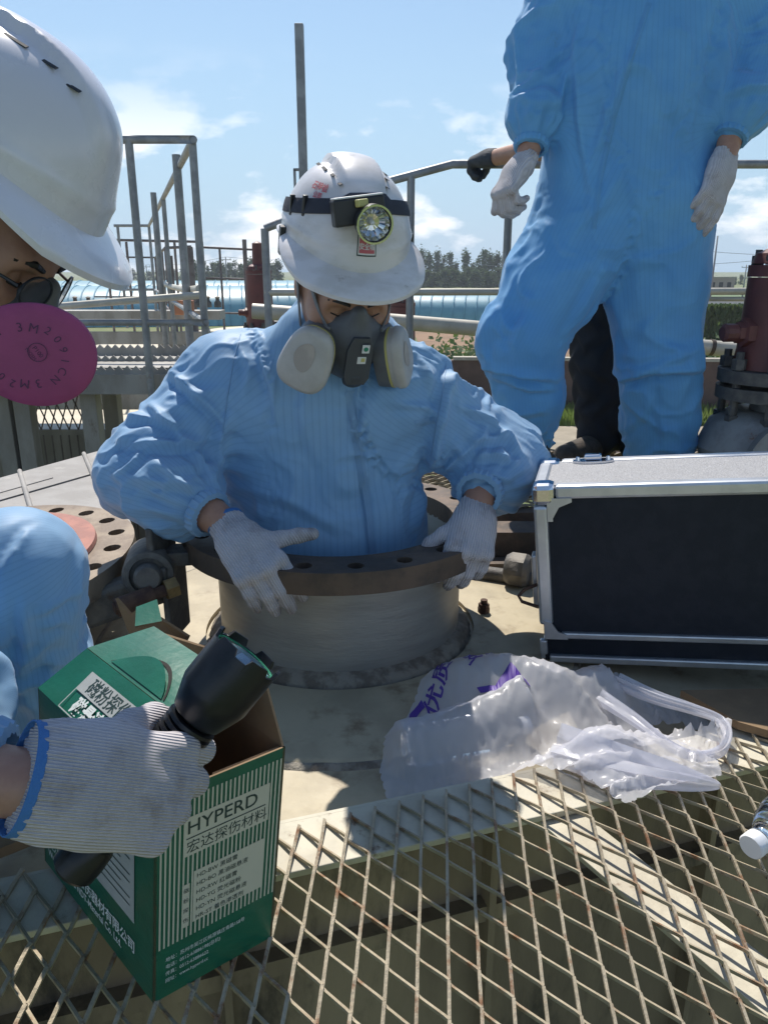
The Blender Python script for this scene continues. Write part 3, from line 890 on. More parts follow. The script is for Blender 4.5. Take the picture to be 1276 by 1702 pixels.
o = MB().lathe([(0, -0.03), (0.035, -0.03), (0.045, -0.015), (0.045, 0.02), (0.035, 0.03), (0, 0.03)], 8, frame((vc.x, vc.y, 0.05), x=(0, 0, 1), z=(0.9, -0.4, 0))).build('pipe_plug', M['iron'])
tag(o, 'black eight sided pipe plug lying on the roof next to the case', 'pipe plug')
o = MB().tube([(0.22, 1.86, 0.02), (0.36, 1.80, 0.024), (0.60, 1.78, 0.02)], 0.020, 10).build('drain_pipe', M['iron']); tag(o, 'short dark pipe lying on the roof behind the case', 'pipe')

def railing(name, label, top_pts, zb, mid=(0.5,), r=0.017, mat=None, posts=None, rp=None, group=None, post_top=0.0):
    mat = mat or M['rail']
    base = Vector(top_pts[0]); base.z = zb
    e = empty(name, base, label, 'railing', group)
    MB().tube(top_pts, r, 10).build('top_rail', mat, e)
    for f in mid:
        MB().tube([Vector((p[0], p[1], zb + (p[2] - zb) * f)) for p in top_pts], r * 0.9, 8).build('mid_rail', mat, e)
    for p in (posts or top_pts):
        MB().tube([(p[0], p[1], zb), (p[0], p[1], p[2] + post_top)], rp or r, 10).build('post', mat, e)
    return e
def mix(a, b, f): return Vector(a) * (1 - f) + Vector(b) * f

# railing behind, to the right of the man
YR = 3.32
ra, rb_, rc_, rd_ = at(440, 380, YR), at(640, 303, YR), at(752, 273, YR), at(1300, 297, YR)
e = railing('railing', 'grey tube railing with bent top rail between the masked man and the standing men', [ra, rb_, rc_, Vector((rd_.x, YR, rc_.z))], 0.1, mid=(), r=0.0165,
        posts=[at(683, 290, YR), Vector((at(845, 350, YR).x, YR, rc_.z)), Vector((1.62, YR, rc_.z)), ra])
mr0, mr1 = at(655, 486, YR), at(1300, 484, YR)
MB().tube([at(440, 486, YR), mr1], 0.015, 10).build('mid_rail', M['palepipe'], e)
MB().tube([at(1165, 497, YR), at(1300, 497, YR)], 0.010, 8).build('mid_rail', M['palepipe'], e)
pp = empty('pipe_line', (0.6, 3.6, 0.1), 'thick pale painted pipe sloping behind the legs of the standing man', 'pipe')
MB().tube([at(420, 517, 3.5), at(650, 534, 3.5), at(1300, 588, 3.5)], 0.034, 16).build('pipe', M['palepipe'], pp)
MB().tube([at(1178, 577, 3.5), at(1184, 578, 3.5)], 0.037, 16).build('pipe_band', M['flange'], pp)
for px in (520, 1120):
    p = at(px, 551, 3.5); MB().box((p.x, p.y, (p.z - 0.03 + GZ) / 2), (0.06, 0.06, p.z - 0.03 - GZ)).build('pipe_support', M['greysteel'], pp)

# tall mast behind the helmet
mt = at(495, 40, 4.3); mbm = at(499, 640, 4.3)
ms_ = empty('mast', (mt.x, 4.3, GZ), 'tall grey square mast rising behind the head torch helmet', 'mast')
MB().box((mt.x + 0.006, 4.3, (mt.z + GZ) / 2), (0.043, 0.043, mt.z - GZ), bev=0.004).build('pole', M['rail'], ms_)
bz = at(496, 282, 4.3)
MB().box((bz.x, 4.3, bz.z), (0.05, 0.02, 0.012)).box((bz.x - 0.02, 4.3, bz.z - 0.05), (0.012, 0.02, 0.10)).build('bracket', M['rail'], ms_)

# ---------------------------------------------------------------- maroon valves
def flanged(mb, c, r, h, n=8, rb=0.011, ax=(0, 0, 1)):
    mb.lathe([(0, 0), (r, 0), (r, h), (0, h)], 32, Matrix.Translation(c))
def relief_valve(name, label, c, s, lower, hz=1.0):
    c = Vector(c)
    e = empty(name, c, label, 'valve')
    T = lambda z: Matrix.Translation(c + Vector((0, 0, z * s)))
    MB().lathe([(0.0, 0.0), (0.125 * s, 0), (0.118 * s, 0.10 * s * hz), (0.114 * s, 0.30 * s * hz), (0.112 * s, 0.46 * s * hz), (0, 0.46 * s * hz)], 32, T(0)).build('body', M['redpaint'], e)
    MB().lathe([(0, 0), (0.115 * s, 0), (0.115 * s, 0.032 * s), (0, 0.032 * s)], 32, T(0.46 * hz + 0.003)).build('top_flange', M['redpaint'], e)
    MB().lathe([(0, 0), (0.108 * s, 0), (0.100 * s, 0.028 * s), (0.05 * s, 0.05 * s), (0.045 * s, 0.22 * s), (0, 0.24 * s)], 28, T(0.46 * hz + 0.039)).build('bonnet', M['redpaint'], e)
    for zf in (-0.035, -0.085):
        MB().lathe([(0, 0), (0.162 * s, 0), (0.162 * s, 0.036 * s), (0, 0.036 * s)], 36, T(zf - 0.003)).build('base_flange', M['iron'], e)
    bm_ = MB(); hexa(bm_, Vector((0, 0, 0)), (0, 0, 1), 0.021 * s, 0.030 * s); bm_.lathe([(0, 0.03 * s), (0.012 * s, 0.03 * s), (0.012 * s, 0.05 * s), (0, 0.05 * s)], 8)
    hexa(bm_, Vector((0, 0, -0.165 * s)), (0, 0, 1), 0.021 * s, 0.030 * s); bm_.lathe([(0, -0.15 * s), (0.012 * s, -0.15 * s), (0.012 * s, 0.005 * s), (0, 0.005 * s)], 8)
    o0 = None
    for k in range(8):
        a = 2 * math.pi * k / 8 + 0.3
        p = Vector((0.138 * s * math.cos(a), 0.138 * s * math.sin(a), 0.001 * s))
        if o0 is None:
            o0 = bm_.build('flange_bolt', M['iron'], None); o0.parent = e
            ob = o0
        else:
            ob = o0.copy(); COL.objects.link(ob); ob.parent = e
        ob.location = p
    b2 = MB(); hexa(b2, Vector((0, 0, 0)), (0, 0, 1), 0.017 * s, 0.026 * s); b2.lathe([(0, 0.026 * s), (0.010 * s, 0.026 * s), (0.010 * s, 0.042 * s), (0, 0.042 * s)], 8)
    o1 = None
    for k in range(6):
        a = 2 * math.pi * k / 6 + 0.5
        p = Vector((0.092 * s * math.cos(a), 0.092 * s * math.sin(a), (0.46 * hz + 0.0355) * s))
        if o1 is None:
            o1 = b2.build('bonnet_bolt', M['iron'], None); o1.parent = e; ob = o1
        else:
            ob = o1.copy(); COL.objects.link(ob); ob.parent = e
        ob.location = p
    mb = MB()
    Mx = frame(c + Vector((-0.10 * s, -0.02 * s, 0.135 * s * (0.5 + hz / 2))), x=(0, 0, 1), z=(-1, -0.15, 0))
    mb.lathe([(0, 0), (0.042 * s, 0), (0.042 * s, 0.03 * s), (0.03 * s, 0.034 * s), (0.03 * s, 0.05 * s)], 6, Mx, smooth=False)
    mb.lathe([(0, 0.05 * s), (0.026 * s, 0.05 * s), (0.026 * s, 0.085 * s), (0.018 * s, 0.092 * s), (0, 0.092 * s)], 12, Mx, smooth=False)
    mb.build('side_plug', M['redpaint'], e)
    MB().lathe([(0, -0.10 * s), (0.06 * s, -0.10 * s), (0.06 * s, GZ - c.z), (0, GZ - c.z)], 20, T(0)).build('stand_pipe', M['greyvalve'] if lower else M['redpaint'], e)
    if lower:
        MB().lathe([(0, -0.34 * s), (0.16 * s, -0.34 * s), (0.20 * s, -0.24 * s), (0.17 * s, -0.16 * s), (0.12 * s, -0.125 * s), (0, -0.125 * s)], 32, T(0)).build('lower_body', M['greyvalve'], e)
        Mx = frame(c + Vector((0.02 * s, -0.17 * s, -0.27 * s)), x=(1, 0, 0), z=(-0.15, -1, 0.05))
        MB().lathe([(0.0, 0), (0.155 * s, 0), (0.155 * s, 0.04 * s), (0.11 * s, 0.04 * s), (0.105 * s, 0.02 * s), (0, 0.02 * s)], 40, Mx).build('side_flange', M['greyvalve'], e)
        MB().lathe([(0.085 * s, 0.02 * s), (0.108 * s, 0.02 * s), (0.108 * s, 0.05 * s), (0.085 * s, 0.05 * s)], 32, Mx, close=True).build('flange_face', M['rustbolt'], e)
    return e
vp = at(1290, 612, 2.30)
relief_valve('relief_valve', 'big maroon valve with bolted flanges over a grey body at the edge of the picture', (vp.x, 2.30, vp.z), 1.0, True, 0.56)
vq = at(434, 545, 6.0)
relief_valve('relief_valve', 'small maroon valve with stepped neck between mast and railing, left of the worn helmet', (vq.x, 6.0, vq.z), 0.85, False)
vq = at(668, 560, 5.2)
relief_valve('relief_valve', 'maroon valve half hidden behind the respirator filter of the masked man', (vq.x, 5.2, vq.z - 0.15), 0.75, False)

# ---------------------------------------------------------------- left platform with railings, far tanks
pf = empty('platform', (-2.0, 4.1, 0.0), 'grey steel platform with serrated grating and columns behind the pink filter', 'platform')
pz = 0.29
MB().box((-2.35, 4.35, pz - 0.07), (2.8, 0.9, 0.10)).build('deck_beam', M['greysteel'], pf)
for y, z in ((3.93, pz), (4.25, pz + 0.02), (4.55, pz + 0.05)):
    mb = MB()
    x = -3.7
    V = []; F = []
    xs = np.arange(-3.7, -0.98, 0.022)
    poly = []
    for i, xx in enumerate(xs):
        poly.append((xx, pz * 0 + (0.022 if i % 2 else 0.0)))
    poly = [(xs[0], -0.06)] + poly + [(xs[-1], -0.06)]
    mb.prism(poly[::-1], 0.012, frame((0, y, z), x=(1, 0, 0), z=(0, -1, 0)))
    mb.build('serrated_edge', M['greysteel'], pf)
MB().box((-2.35, 4.25, pz + 0.006), (2.7, 0.6, 0.006)).build('deck', M['greysteel'], pf)
for px, yy in ((12, 4.05), (45, 4.05), (155, 4.05), (190, 4.4)):
    p = at(px, 700, yy)
    MB().box((p.x, yy, (GZ + pz - 0.13) / 2), (0.085, 0.085, pz - 0.13 - GZ), bev=0.004).build('column', M['greysteel'], pf)
MB().box((-2.3, 4.47, -0.80), (2.9, 0.03, 1.35)).build('screen_plate', M['greysteel'], pf)
mb = MB()
for xx in np.arange(-3.4, -1.0, 0.05):
    mb.box((xx, 4.42, -0.65), (0.006, 0.006, 1.0))
mb.build('screen_bars', M['railfar'], pf)['kind'] = 'stuff'
# mesh guard standing over the screen
def upright_mesh():
    V = []; mb = MB()
    sw, lw = 0.055, 0.15
    for i in range(0, 60):
        for j in range(0, 4):
            if (i + j) % 2: continue
            for di in (-1, 1):
                a = Vector((-3.4 + i * sw / 2, 4.46, -0.125 + j * lw / 2)); b = a + Vector((di * sw / 2, 0, lw / 2))
                mb.tube([a, b], 0.0045, 4, cap=False)
    return mb
upright_mesh().build('mesh_guard', M['railfar'], pf)
def far_tank(name, label, c, r, ztop, mat, nz=True, group=None):
    c = Vector(c)
    e = empty(name, (c.x, c.y, GZ), label, 'tank', group)
    T = Matrix.Translation(c)
    MB().lathe([(0, GZ), (r, GZ), (r, ztop), (0, ztop)], 72, T).build('shell', mat, e)
    MB().lathe([(r + 0.03, ztop - 0.06), (r + 0.03, ztop + 0.03), (r * 0.97, ztop + 0.05), (r * 0.97, ztop - 0.06)], 72, T, close=True).build('rim', M['greysteel'], e)
    MB().lathe([(r * 0.97, ztop + 0.02), (r * 0.6, ztop + r * 0.055), (r * 0.3, ztop + r * 0.08), (0, ztop + r * 0.09)], 48, T).build('roof', M['cream'], e)
    if nz:
        MB().lathe([(0, 0), (0.3, 0), (0.3, 0.22), (0.4, 0.22), (0.4, 0.30), (0, 0.30)], 24, T @ Matrix.Translation((0.3, -r * 0.45, ztop + r * 0.05))).build('nozzle', M['greysteel'], e)
    return e
o = MB().box((-4.6, 7.3, -1.0), (6.8, 4.6, 0.2)).build('concrete_deck', M['cream']); o['kind'] = 'structure'
far_tank('storage_tank', 'low cream domed tank top seen through the near railing posts', (-3.3, 12.6, 0), 2.6, -0.55, M['greysteel'])
far_tank('storage_tank', 'cream domed tank top beside the shoulder of the masked man', (-2.9, 19.5, 0), 2.4, -0.75, M['greysteel'])
far_tank('storage_tank', 'grey tank top with pale roof behind the pink filter', (-8.0, 13.0, 0), 2.7, -0.55, M['greysteel'])
hb_ = at(300, 507, 9.5)
mb = MB().box((-3.6, 9.3, 0.28), (3.4, 0.30, 0.10)).box((-3.6, 9.2, 0.02), (3.4, 0.10, 0.14))
o = mb.build('pipe_rack_beam', M['greysteel']); tag(o, 'horizontal grey pipe rack beam crossing behind the near railing', 'steel beam')
o = MB().box((at(306, 511, 9.0).x, 9.0, at(306, 511, 9.0).z), (0.22, 0.10, 0.16), bev=0.01).build('junction_box', M['orange']); tag(o, 'small orange box mounted on the pipe rack', 'box')

# near railing on the left: cross bar, corner, then receding
YA = 3.85
A0 = at(214, 232, YA); A1 = at(322, 240, YA); A1.z = A0.z
B1 = at(248, 378, 10.8); B1.z = A0.z
C1 = at(190, 376, 10.8); C1.z = A0.z
posts = [A0, Vector((A1.x - 0.012, YA + 0.03, A1.z)), mix(A1, B1, 0.16), mix(A1, B1, 0.42), mix(A1, B1, 0.63), B1, mix(B1, C1, 0.9)]
railing('railing', 'tall grey walkway railing next to the helmet brim, running away from the camera', [Vector((-2.6, YA, A0.z)), A0, A1, B1, C1], 0.02, mid=(0.385,), r=0.0185, posts=posts)
for k, (px, py, yy, lab) in enumerate(((293, 257, 4.75, 'taller bare grey post just inside the corner of the near railing'), (255, 320, 6.8, 'bare grey post halfway along the receding railing'))):
    p = at(px, py, yy)
    o = MB().tube([(p.x, yy, -0.3), (p.x, yy, p.z)], 0.024, 12).build('lamp_post', M['rail']); tag(o, lab, 'post')
# pipe crossing at mid height
c0, c1 = at(150, 505, 4.3), at(337, 490, 4.3)
cp_ = empty('pipe_run', c0, 'slim grey pipe with elbow crossing the near railing at mid height', 'pipe')
MB().tube([c0 - (c1 - c0), c1], 0.020, 12).build('pipe', M['palepipe'], cp_)
MB().tube([c1 + Vector((-0.02, 0.02, 0.03)), at(310, 482, 5.4), at(283, 476, 6.8), at(270, 470, 7.6), at(266, 458, 7.8)], 0.022, 10).build('pipe_bend', M['palepipe'], cp_)
railing('railing', 'thin dark railing far off under the cloud, behind the receding one', [at(150, 398, 14), at(336, 402, 14), at(336, 402, 22)], -0.6, mid=(0.45,), r=0.022, mat=M['railfar'], posts=[at(x, 402, 14) for x in (175, 210, 250, 290, 330, 336)])
railing('railing', 'low dark railing in front of the blue greenhouses', [at(336, 411, 18), at(445, 416, 18)], -0.9, mid=(0.35, 0.7), r=0.026, mat=M['railfar'], posts=[at(x, 412, 18) for x in (336, 365, 405, 440)])
railing('railing', 'dark railing of the third walkway with close posts', [at(150, 427, 20), at(258, 428, 20), at(275, 412, 12.5), at(318, 410, 12.5)], -0.8, mid=(0.5,), r=0.022, mat=M['railfar'], posts=[at(258, 428, 20), at(264, 422, 17), at(269, 417, 15), at(275, 412, 12.5), at(318, 410, 12.5)])
for px, y0, yy, lab in ((406, 398, 13, 'slim dark pole in front of the far tree row'), (283, 425, 11.6, 'short dark pole beside the third walkway'), (314, 412, 11.8, 'dark doubled pole left of the slim one')):
    p = at(px, y0, yy)
    o = MB().tube([(p.x, yy, GZ), (p.x, yy, p.z)], 0.035 if px != 314 else 0.06, 10).build('pole', M['railfar']); tag(o, lab, 'pole')
# little row of black pumps on the far roofs
for k in range(5):
    p = at(330 + 16 * k if k < 3 else 60 + 22 * k, 505, 11.5 + k * 0.3)
    o = MB().lathe([(0, -0.05), (0.055, -0.05), (0.055, 0.02), (0.03, 0.05), (0.03, 0.09), (0.045, 0.10), (0, 0.12)], 12, Matrix.Translation(p)).build('vent_cap', M['iron'])
    tag(o, ORD[k] + ' small black vent cap on the far pipe rack', 'vent cap', 'vent caps on the far pipe rack')

# ---------------------------------------------------------------- greenhouses, bund wall, trees, poles
def greenhouse(label, p0, p1, w, h):
    p0 = Vector((p0[0], p0[1], GZ)); p1 = Vector((p1[0], p1[1], GZ))
    e = empty('greenhouse', p0, label, 'greenhouse')
    d = (p1 - p0).normalized(); s_ = Vector((-d.y, d.x, 0)); L = (p1 - p0).length
    n = 14
    def arc(t, k=1.0):
        return [p0 + d * t + s_ * (w / 2 * k * math.cos(math.pi * j / n)) + Vector((0, 0, h * k * math.sin(math.pi * j / n) ** 0.75)) for j in range(n + 1)]
    V = []; F = []
    ts = np.linspace(0, L, 40)
    for t_ in ts: V += arc(t_)
    for i in range(len(ts) - 1):
        for j in range(n): F.append((i*(n+1)+j, i*(n+1)+j+1, (i+1)*(n+1)+j+1, (i+1)*(n+1)+j))
    F.append(list(range(n + 1))); F.append([(len(ts)-1)*(n+1)+j for j in range(n + 1)][::-1])
    MB().add(V, F, True).build('film', M['bluefilm'], e)
    for t_ in np.arange(0.3, L, max(0.9, L / 26)):
        MB().tube(arc(t_, 1.012), 0.05, 5).build('rib', M['bluerib'], e)
    return e
greenhouse('pale blue ribbed greenhouse to the left of the standing man in blue', (-1.5, 66), (10.0, 64), 6.0, 2.35)
greenhouse('long blue greenhouse left of the worn helmet', (-30, 62), (-6.5, 66), 9.0, 2.9)
greenhouse('second blue greenhouse farther back beyond the railings', (-40, 78), (-9, 82), 9.0, 3.1)
greenhouse('blue greenhouse behind the pink filter and helmet brim', (-52, 50), (-25, 54), 8.0, 2.5)
bw = empty('bund_wall', (12, 22, GZ), 'low brown concrete bund wall with pale coping behind the standing men', 'wall')
XW = np.arange(2.0, 30, 2.6)
Yw = lambda x: 22.5 - 0.06 * (x - 2)
for i in range(len(XW) - 1):
    x0, x1 = XW[i], XW[i + 1]
    c = Vector(((x0 + x1) / 2, (Yw(x0) + Yw(x1)) / 2, GZ + 0.78)); a_ = math.atan2(Yw(x1) - Yw(x0), x1 - x0)
    MB().box(c, (x1 - x0 - 0.26, 0.16, 1.55), Matrix.Rotation(a_, 3, 'Z')).build('wall_panel', M['bund'], bw)
    MB().box((x0, Yw(x0), GZ + 0.78), (0.28, 0.26, 1.56)).build('pilaster', M['bund'], bw)
    MB().box(c + Vector((0, 0, 0.83)), (x1 - x0 - 0.004, 0.30, 0.09), Matrix.Rotation(a_, 3, 'Z')).build('coping', M['cap'], bw)

def tufts(name, n, region, hmin, hmax, mat, w=0.03, lean=0.35):
    V = []; F = []
    for _ in range(n):
        x = random.uniform(region[0], region[1]); y = random.uniform(region[2], region[3])
        h = random.uniform(hmin, hmax); a = random.uniform(0, 2 * math.pi)
        dx, dy = math.cos(a), math.sin(a)
        l = random.uniform(0, lean) * h; b_ = random.uniform(0, 6.28)
        k = len(V)
        V += [(x - dx * w, y - dy * w, GZ), (x + dx * w, y + dy * w, GZ), (x + l * math.cos(b_) * .4 + dx * w * .7, y + l * math.sin(b_) * .4, GZ + h * .6), (x + l * math.cos(b_), y + l * math.sin(b_), GZ + h)]
        F += [(k, k + 1, k + 2), (k, k + 2, k + 3)]
    o = MB().add(V, F).build(name, mat); o['kind'] = 'stuff'
    return o
g = tufts('grass', 16000, (0, 22, 20.5, 22.3), 0.12, 0.5, M['grass'], 0.035); tag(g, 'tall green grass between the road and the bund wall', 'grass')
g = tufts('grass_verge', 9000, (-2, 26, 23.2, 34), 0.2, 0.6, M['grass'], 0.05); tag(g, 'green weeds growing beyond the bund wall', 'grass')

def leaf_cloud(n, fn, size, seed):
    r_ = random.Random(seed); V = []; F = []
    for _ in range(n):
        c = fn(r_)
        u = Vector((r_.gauss(0, 1), r_.gauss(0, 1), r_.gauss(0, 1))).normalized(); w = u.orthogonal().normalized()
        s1 = size * r_.uniform(0.6, 1.3); s2 = s1 * r_.uniform(0.5, 0.9)
        k = len(V)
        V += [c + u * s1, c + w * s2, c - u * s1, c - w * s2]; F.append((k, k + 1, k + 2, k + 3))
    return V, F
crowns = []; trunks = []
for k in range(5):
    clumps = []
    r_ = random.Random(40 + k)
    for _ in range(34):
        z = r_.uniform(0.05, 1.0) ** 1.15; rad = 0.17 * (1.05 - z) ** 0.5 * r_.uniform(0.2, 1.0); a = r_.uniform(0, 6.28)
        clumps.append((Vector((rad * math.cos(a), rad * math.sin(a), z)), r_.uniform(0.05, 0.10)))
    def fn(q, clumps=clumps):
        c, s_ = q.choice(clumps)
        return c + Vector((q.gauss(0, s_ * .55), q.gauss(0, s_ * .55), q.gauss(0, s_ * .75)))
    V, F = leaf_cloud(1500, fn, 0.030, 90 + k)
    me = bpy.data.meshes.new('crown'); me.from_pydata([tuple(v) for v in V], [], F); me.materials.append(M['leaf']); crowns.append(me)
    mb = MB().tube([(0, 0, 0), (0.004, 0, 0.4), (0, 0.003, 0.95)], [0.014, 0.010, 0.002], 6)
    for _ in range(8):
        z = r_.uniform(0.2, 0.75); a = r_.uniform(0, 6.28); l = 0.16 * (1.1 - z)
        mb.tube([(0, 0, z), (l * math.cos(a), l * math.sin(a), z + l * 1.2)], [0.005, 0.001], 4)
    o = mb.build('trunk', M['bark']); trunks.append(o.data); bpy.data.objects.remove(o)
ntree = 0
def tree(px, top, Y, lab, wf=1.0, grp='poplars on the skyline'):
    global ntree
    p = at(px, top, Y); H = p.z - GZ
    e = empty('poplar_tree', (p.x, Y, GZ), lab, 'tree', grp)
    k = ntree % 5; ntree += 1
    for me, nm in ((crowns[k], 'crown'), (trunks[k], 'trunk')):
        o = bpy.data.objects.new(nm, me); COL.objects.link(o); o.parent = e
        o.scale = (H * wf, H * wf, H); o.rotation_euler = (0, 0, random.uniform(0, 6))
for i, (px, top) in enumerate([(690, 428), (701, 414), (713, 424), (727, 419), (738, 426), (748, 424), (757, 436), (774, 421), (786, 438), (797, 426), (806, 419), (815, 421), (826, 424), (838, 426), (850, 430), (866, 424)]):
    tree(px, top, 215 + (i * 37) % 40, ORD[i] + ' tall poplar to the right of the worn helmet', 1.15, 'poplars right of the worn helmet')
for i, px in enumerate(range(318, 470, 9)):
    tree(px, 433 + (i * 7) % 11, 225 + (i * 29) % 35, ORD[i] + ' poplar of the dense row left of the worn helmet, from the left', 1.5, 'poplars left of the worn helmet')
for i, (px, top) in enumerate([(1168, 456), (1182, 458), (1222, 462), (1232, 457), (1246, 452), (1262, 456)]):
    tree(px, top, 230 + i * 6, ORD[i] + ' small far tree from the left near the big maroon valve', 1.6, 'far trees by the big valve')
for i, px in enumerate(range(150, 318, 14)):
    tree(px, 446 + (i * 5) % 6, 330 + (i * 31) % 40, ORD[i] + ' hazy skyline tree behind the railing posts, from the left', 2.2, 'hazy skyline trees behind the posts')
for i, px in enumerate(range(690, 900, 10)):   # lower growth under the poplars
    tree(px, 446 + (i * 11) % 9, 200 + (i * 17) % 12, ORD[i] + ' low bushy tree under the right poplars, from the left', 2.3, 'bushy trees under the poplars')

hg = None
for i in range(15):
    p = at(1163 + i * 5.2, 506 + (i % 2) * 1.5, 46)
    if hg is None:
        V, F = leaf_cloud(420, lambda q: Vector((q.gauss(0, .14), q.gauss(0, .14), abs(q.uniform(0, 1) ** .8))), 0.07, 5)
        hg = bpy.data.meshes.new('cypress_shrub'); hg.from_pydata([tuple(v) for v in V], [], F); hg.materials.append(M['leaf2'])
    o = bpy.data.objects.new('hedge_shrub', hg); COL.objects.link(o); H = p.z - GZ
    o.location = (p.x, 46, GZ); o.scale = (H * .42, H * .42, H); o.rotation_euler = (0, 0, i)
    tag(o, ORD[i] + ' dark green hedge shrub from the left, beside the big maroon valve', 'shrub', 'hedge row shrubs')
a_, b_ = at(1150, 493, 60), at(1262, 493, 60)
o = MB().box(((a_.x + b_.x) / 2 + 4, 60, GZ + 1.0), (b_.x - a_.x + 14, 0.3, 2.0)).build('white_screen_fence', M['white']); tag(o, 'low white sheet fence behind the hedge row', 'fence')
p = at(1190, 472, 150)
hs = empty('house', (p.x, 150, GZ), 'small pale brown flat roofed house beneath the far mast', 'house')
MB().box((p.x, 150, GZ + 1.4), (5.0, 4, 2.8)).build('wall', M['brickhouse'], hs)
MB().box((p.x, 150, GZ + 2.92), (5.4, 4.4, 0.22)).build('roof', M['cap'], hs)
for k in (-1, 0, 1): MB().box((p.x + k * 1.5, 147.97, GZ + 1.6), (0.7, 0.1, 0.9)).build('window', M['darkhole'], hs)
def ppole(px, top, Y, lab, r=0.10, arms=True):
    p = at(px, top, Y)
    e = empty('utility_pole', (p.x, Y, GZ), lab, 'utility pole')
    MB().tube([(p.x, Y, GZ), (p.x, Y, p.z)], [r, r * .6], 8).build('pole', M['pole'], e)
    if arms:
        MB().box((p.x, Y, p.z - .4), (1.5, .1, .1)).build('cross_arm', M['pole'], e)
        for k in (-.7, 0, .7): MB().lathe([(0, 0), (.07, 0), (.05, .2), (0, .25)], 8, Matrix.Translation((p.x + k, Y, p.z - .35))).build('insulator', M['white'], e)
    return p
w0 = ppole(1192, 392, 60, 'tall thin pale mast at the hip of the standing man', 0.09, False)
w1 = ppole(1240, 440, 130, 'utility pole next to the big maroon valve', 0.14)
w2 = ppole(375, 427, 120, 'utility pole above the left poplar row', 0.13)
w3 = ppole(243, 440, 150, 'faint utility pole between railing posts', 0.13)
def wire(pts, lab, r=0.02):
    P_ = []
    for a, b in zip(pts[:-1], pts[1:]):
        for i in range(9):
            f = i / 8; q = mix(a, b, f); q.z -= 4 * f * (1 - f) * (b - a).length * 0.012; P_.append(q)
    o = MB().tube(P_, r, 4, cap=False).build('power_wire', M['wire']); tag(o, lab, 'wire')
wire([at(640, 422, 190), at(850, 443, 170)], 'pale overhead wire crossing in front of the right poplars', 0.045)
wire([at(1150, 415, 90), at(1300, 424, 90)], 'overhead wire above the big maroon valve, upper', 0.03)
wire([at(1150, 440, 90), at(1300, 428, 90)], 'overhead wire above the big maroon valve, lower', 0.03)
wire([w3, w2, at(470, 432, 125)], 'thin overhead wire across the left poplar row', 0.03)
for i, (px, py, yy) in enumerate([(742, 572, 30), (768, 566, 33), (790, 574, 29), (815, 570, 31), (1180, 545, 34), (1215, 548, 34), (850, 575, 28)]):
    V, F = leaf_cloud(500, lambda q: Vector((q.gauss(0, .5), q.gauss(0, .4), abs(q.gauss(0, .42)))), 0.09, 200 + i)
    p = at(px, py, yy)
    e = empty('bush', (p.x, yy, GZ), ORD[i] + ' leafy green bush in the weeds beyond the bund wall', 'bush', 'bushes beyond the bund wall')
    me = bpy.data.meshes.new('foliage'); me.from_pydata([tuple(v) for v in V], [], F)
    o = link_mesh('foliage', me, M['leaf2'], e); o.scale = (1.5, 1.2, 1.25)
    mb = MB()
    for k in range(5): mb.tube([(0, 0, 0), (math.cos(k * 1.3) * .35, math.sin(k * 1.3) * .3, .6)], [.03, .008], 5)
    s__ = mb.build('stem', M['bark'], None); s__.parent = e

# thin summer haze over the fields
hz = MB().box((0, 320, (GZ - 1 + 30) / 2), (1400, 900, 31 - GZ)).build('haze', None)
hz['kind'] = 'stuff'; hz['label'] = 'thin summer haze over the fields'
hm = bpy.data.materials.new('haze_air'); hm.use_nodes = True
hn = hm.node_tree; hn.nodes.clear()
ho = hn.nodes.new('ShaderNodeOutputMaterial'); hv = hn.nodes.new('ShaderNodeVolumePrincipled')
hv.inputs['Color'].default_value = (0.80, 0.88, 0.97, 1); hv.inputs['Density'].default_value = 0.0006; hv.inputs['Anisotropy'].default_value = 0.2
hn.links.new(hv.outputs[0], ho.inputs['Volume'])
hz.data.materials.clear(); hz.data.materials.append(hm)

# ================================================================ people
def rotM(loc, yaw, pitch, roll=0.0):
    return Matrix.Translation(loc) @ Matrix.Rotation(R(yaw), 4, 'Z') @ Matrix.Rotation(R(roll), 4, 'Y') @ Matrix.Rotation(R(pitch), 4, 'X')

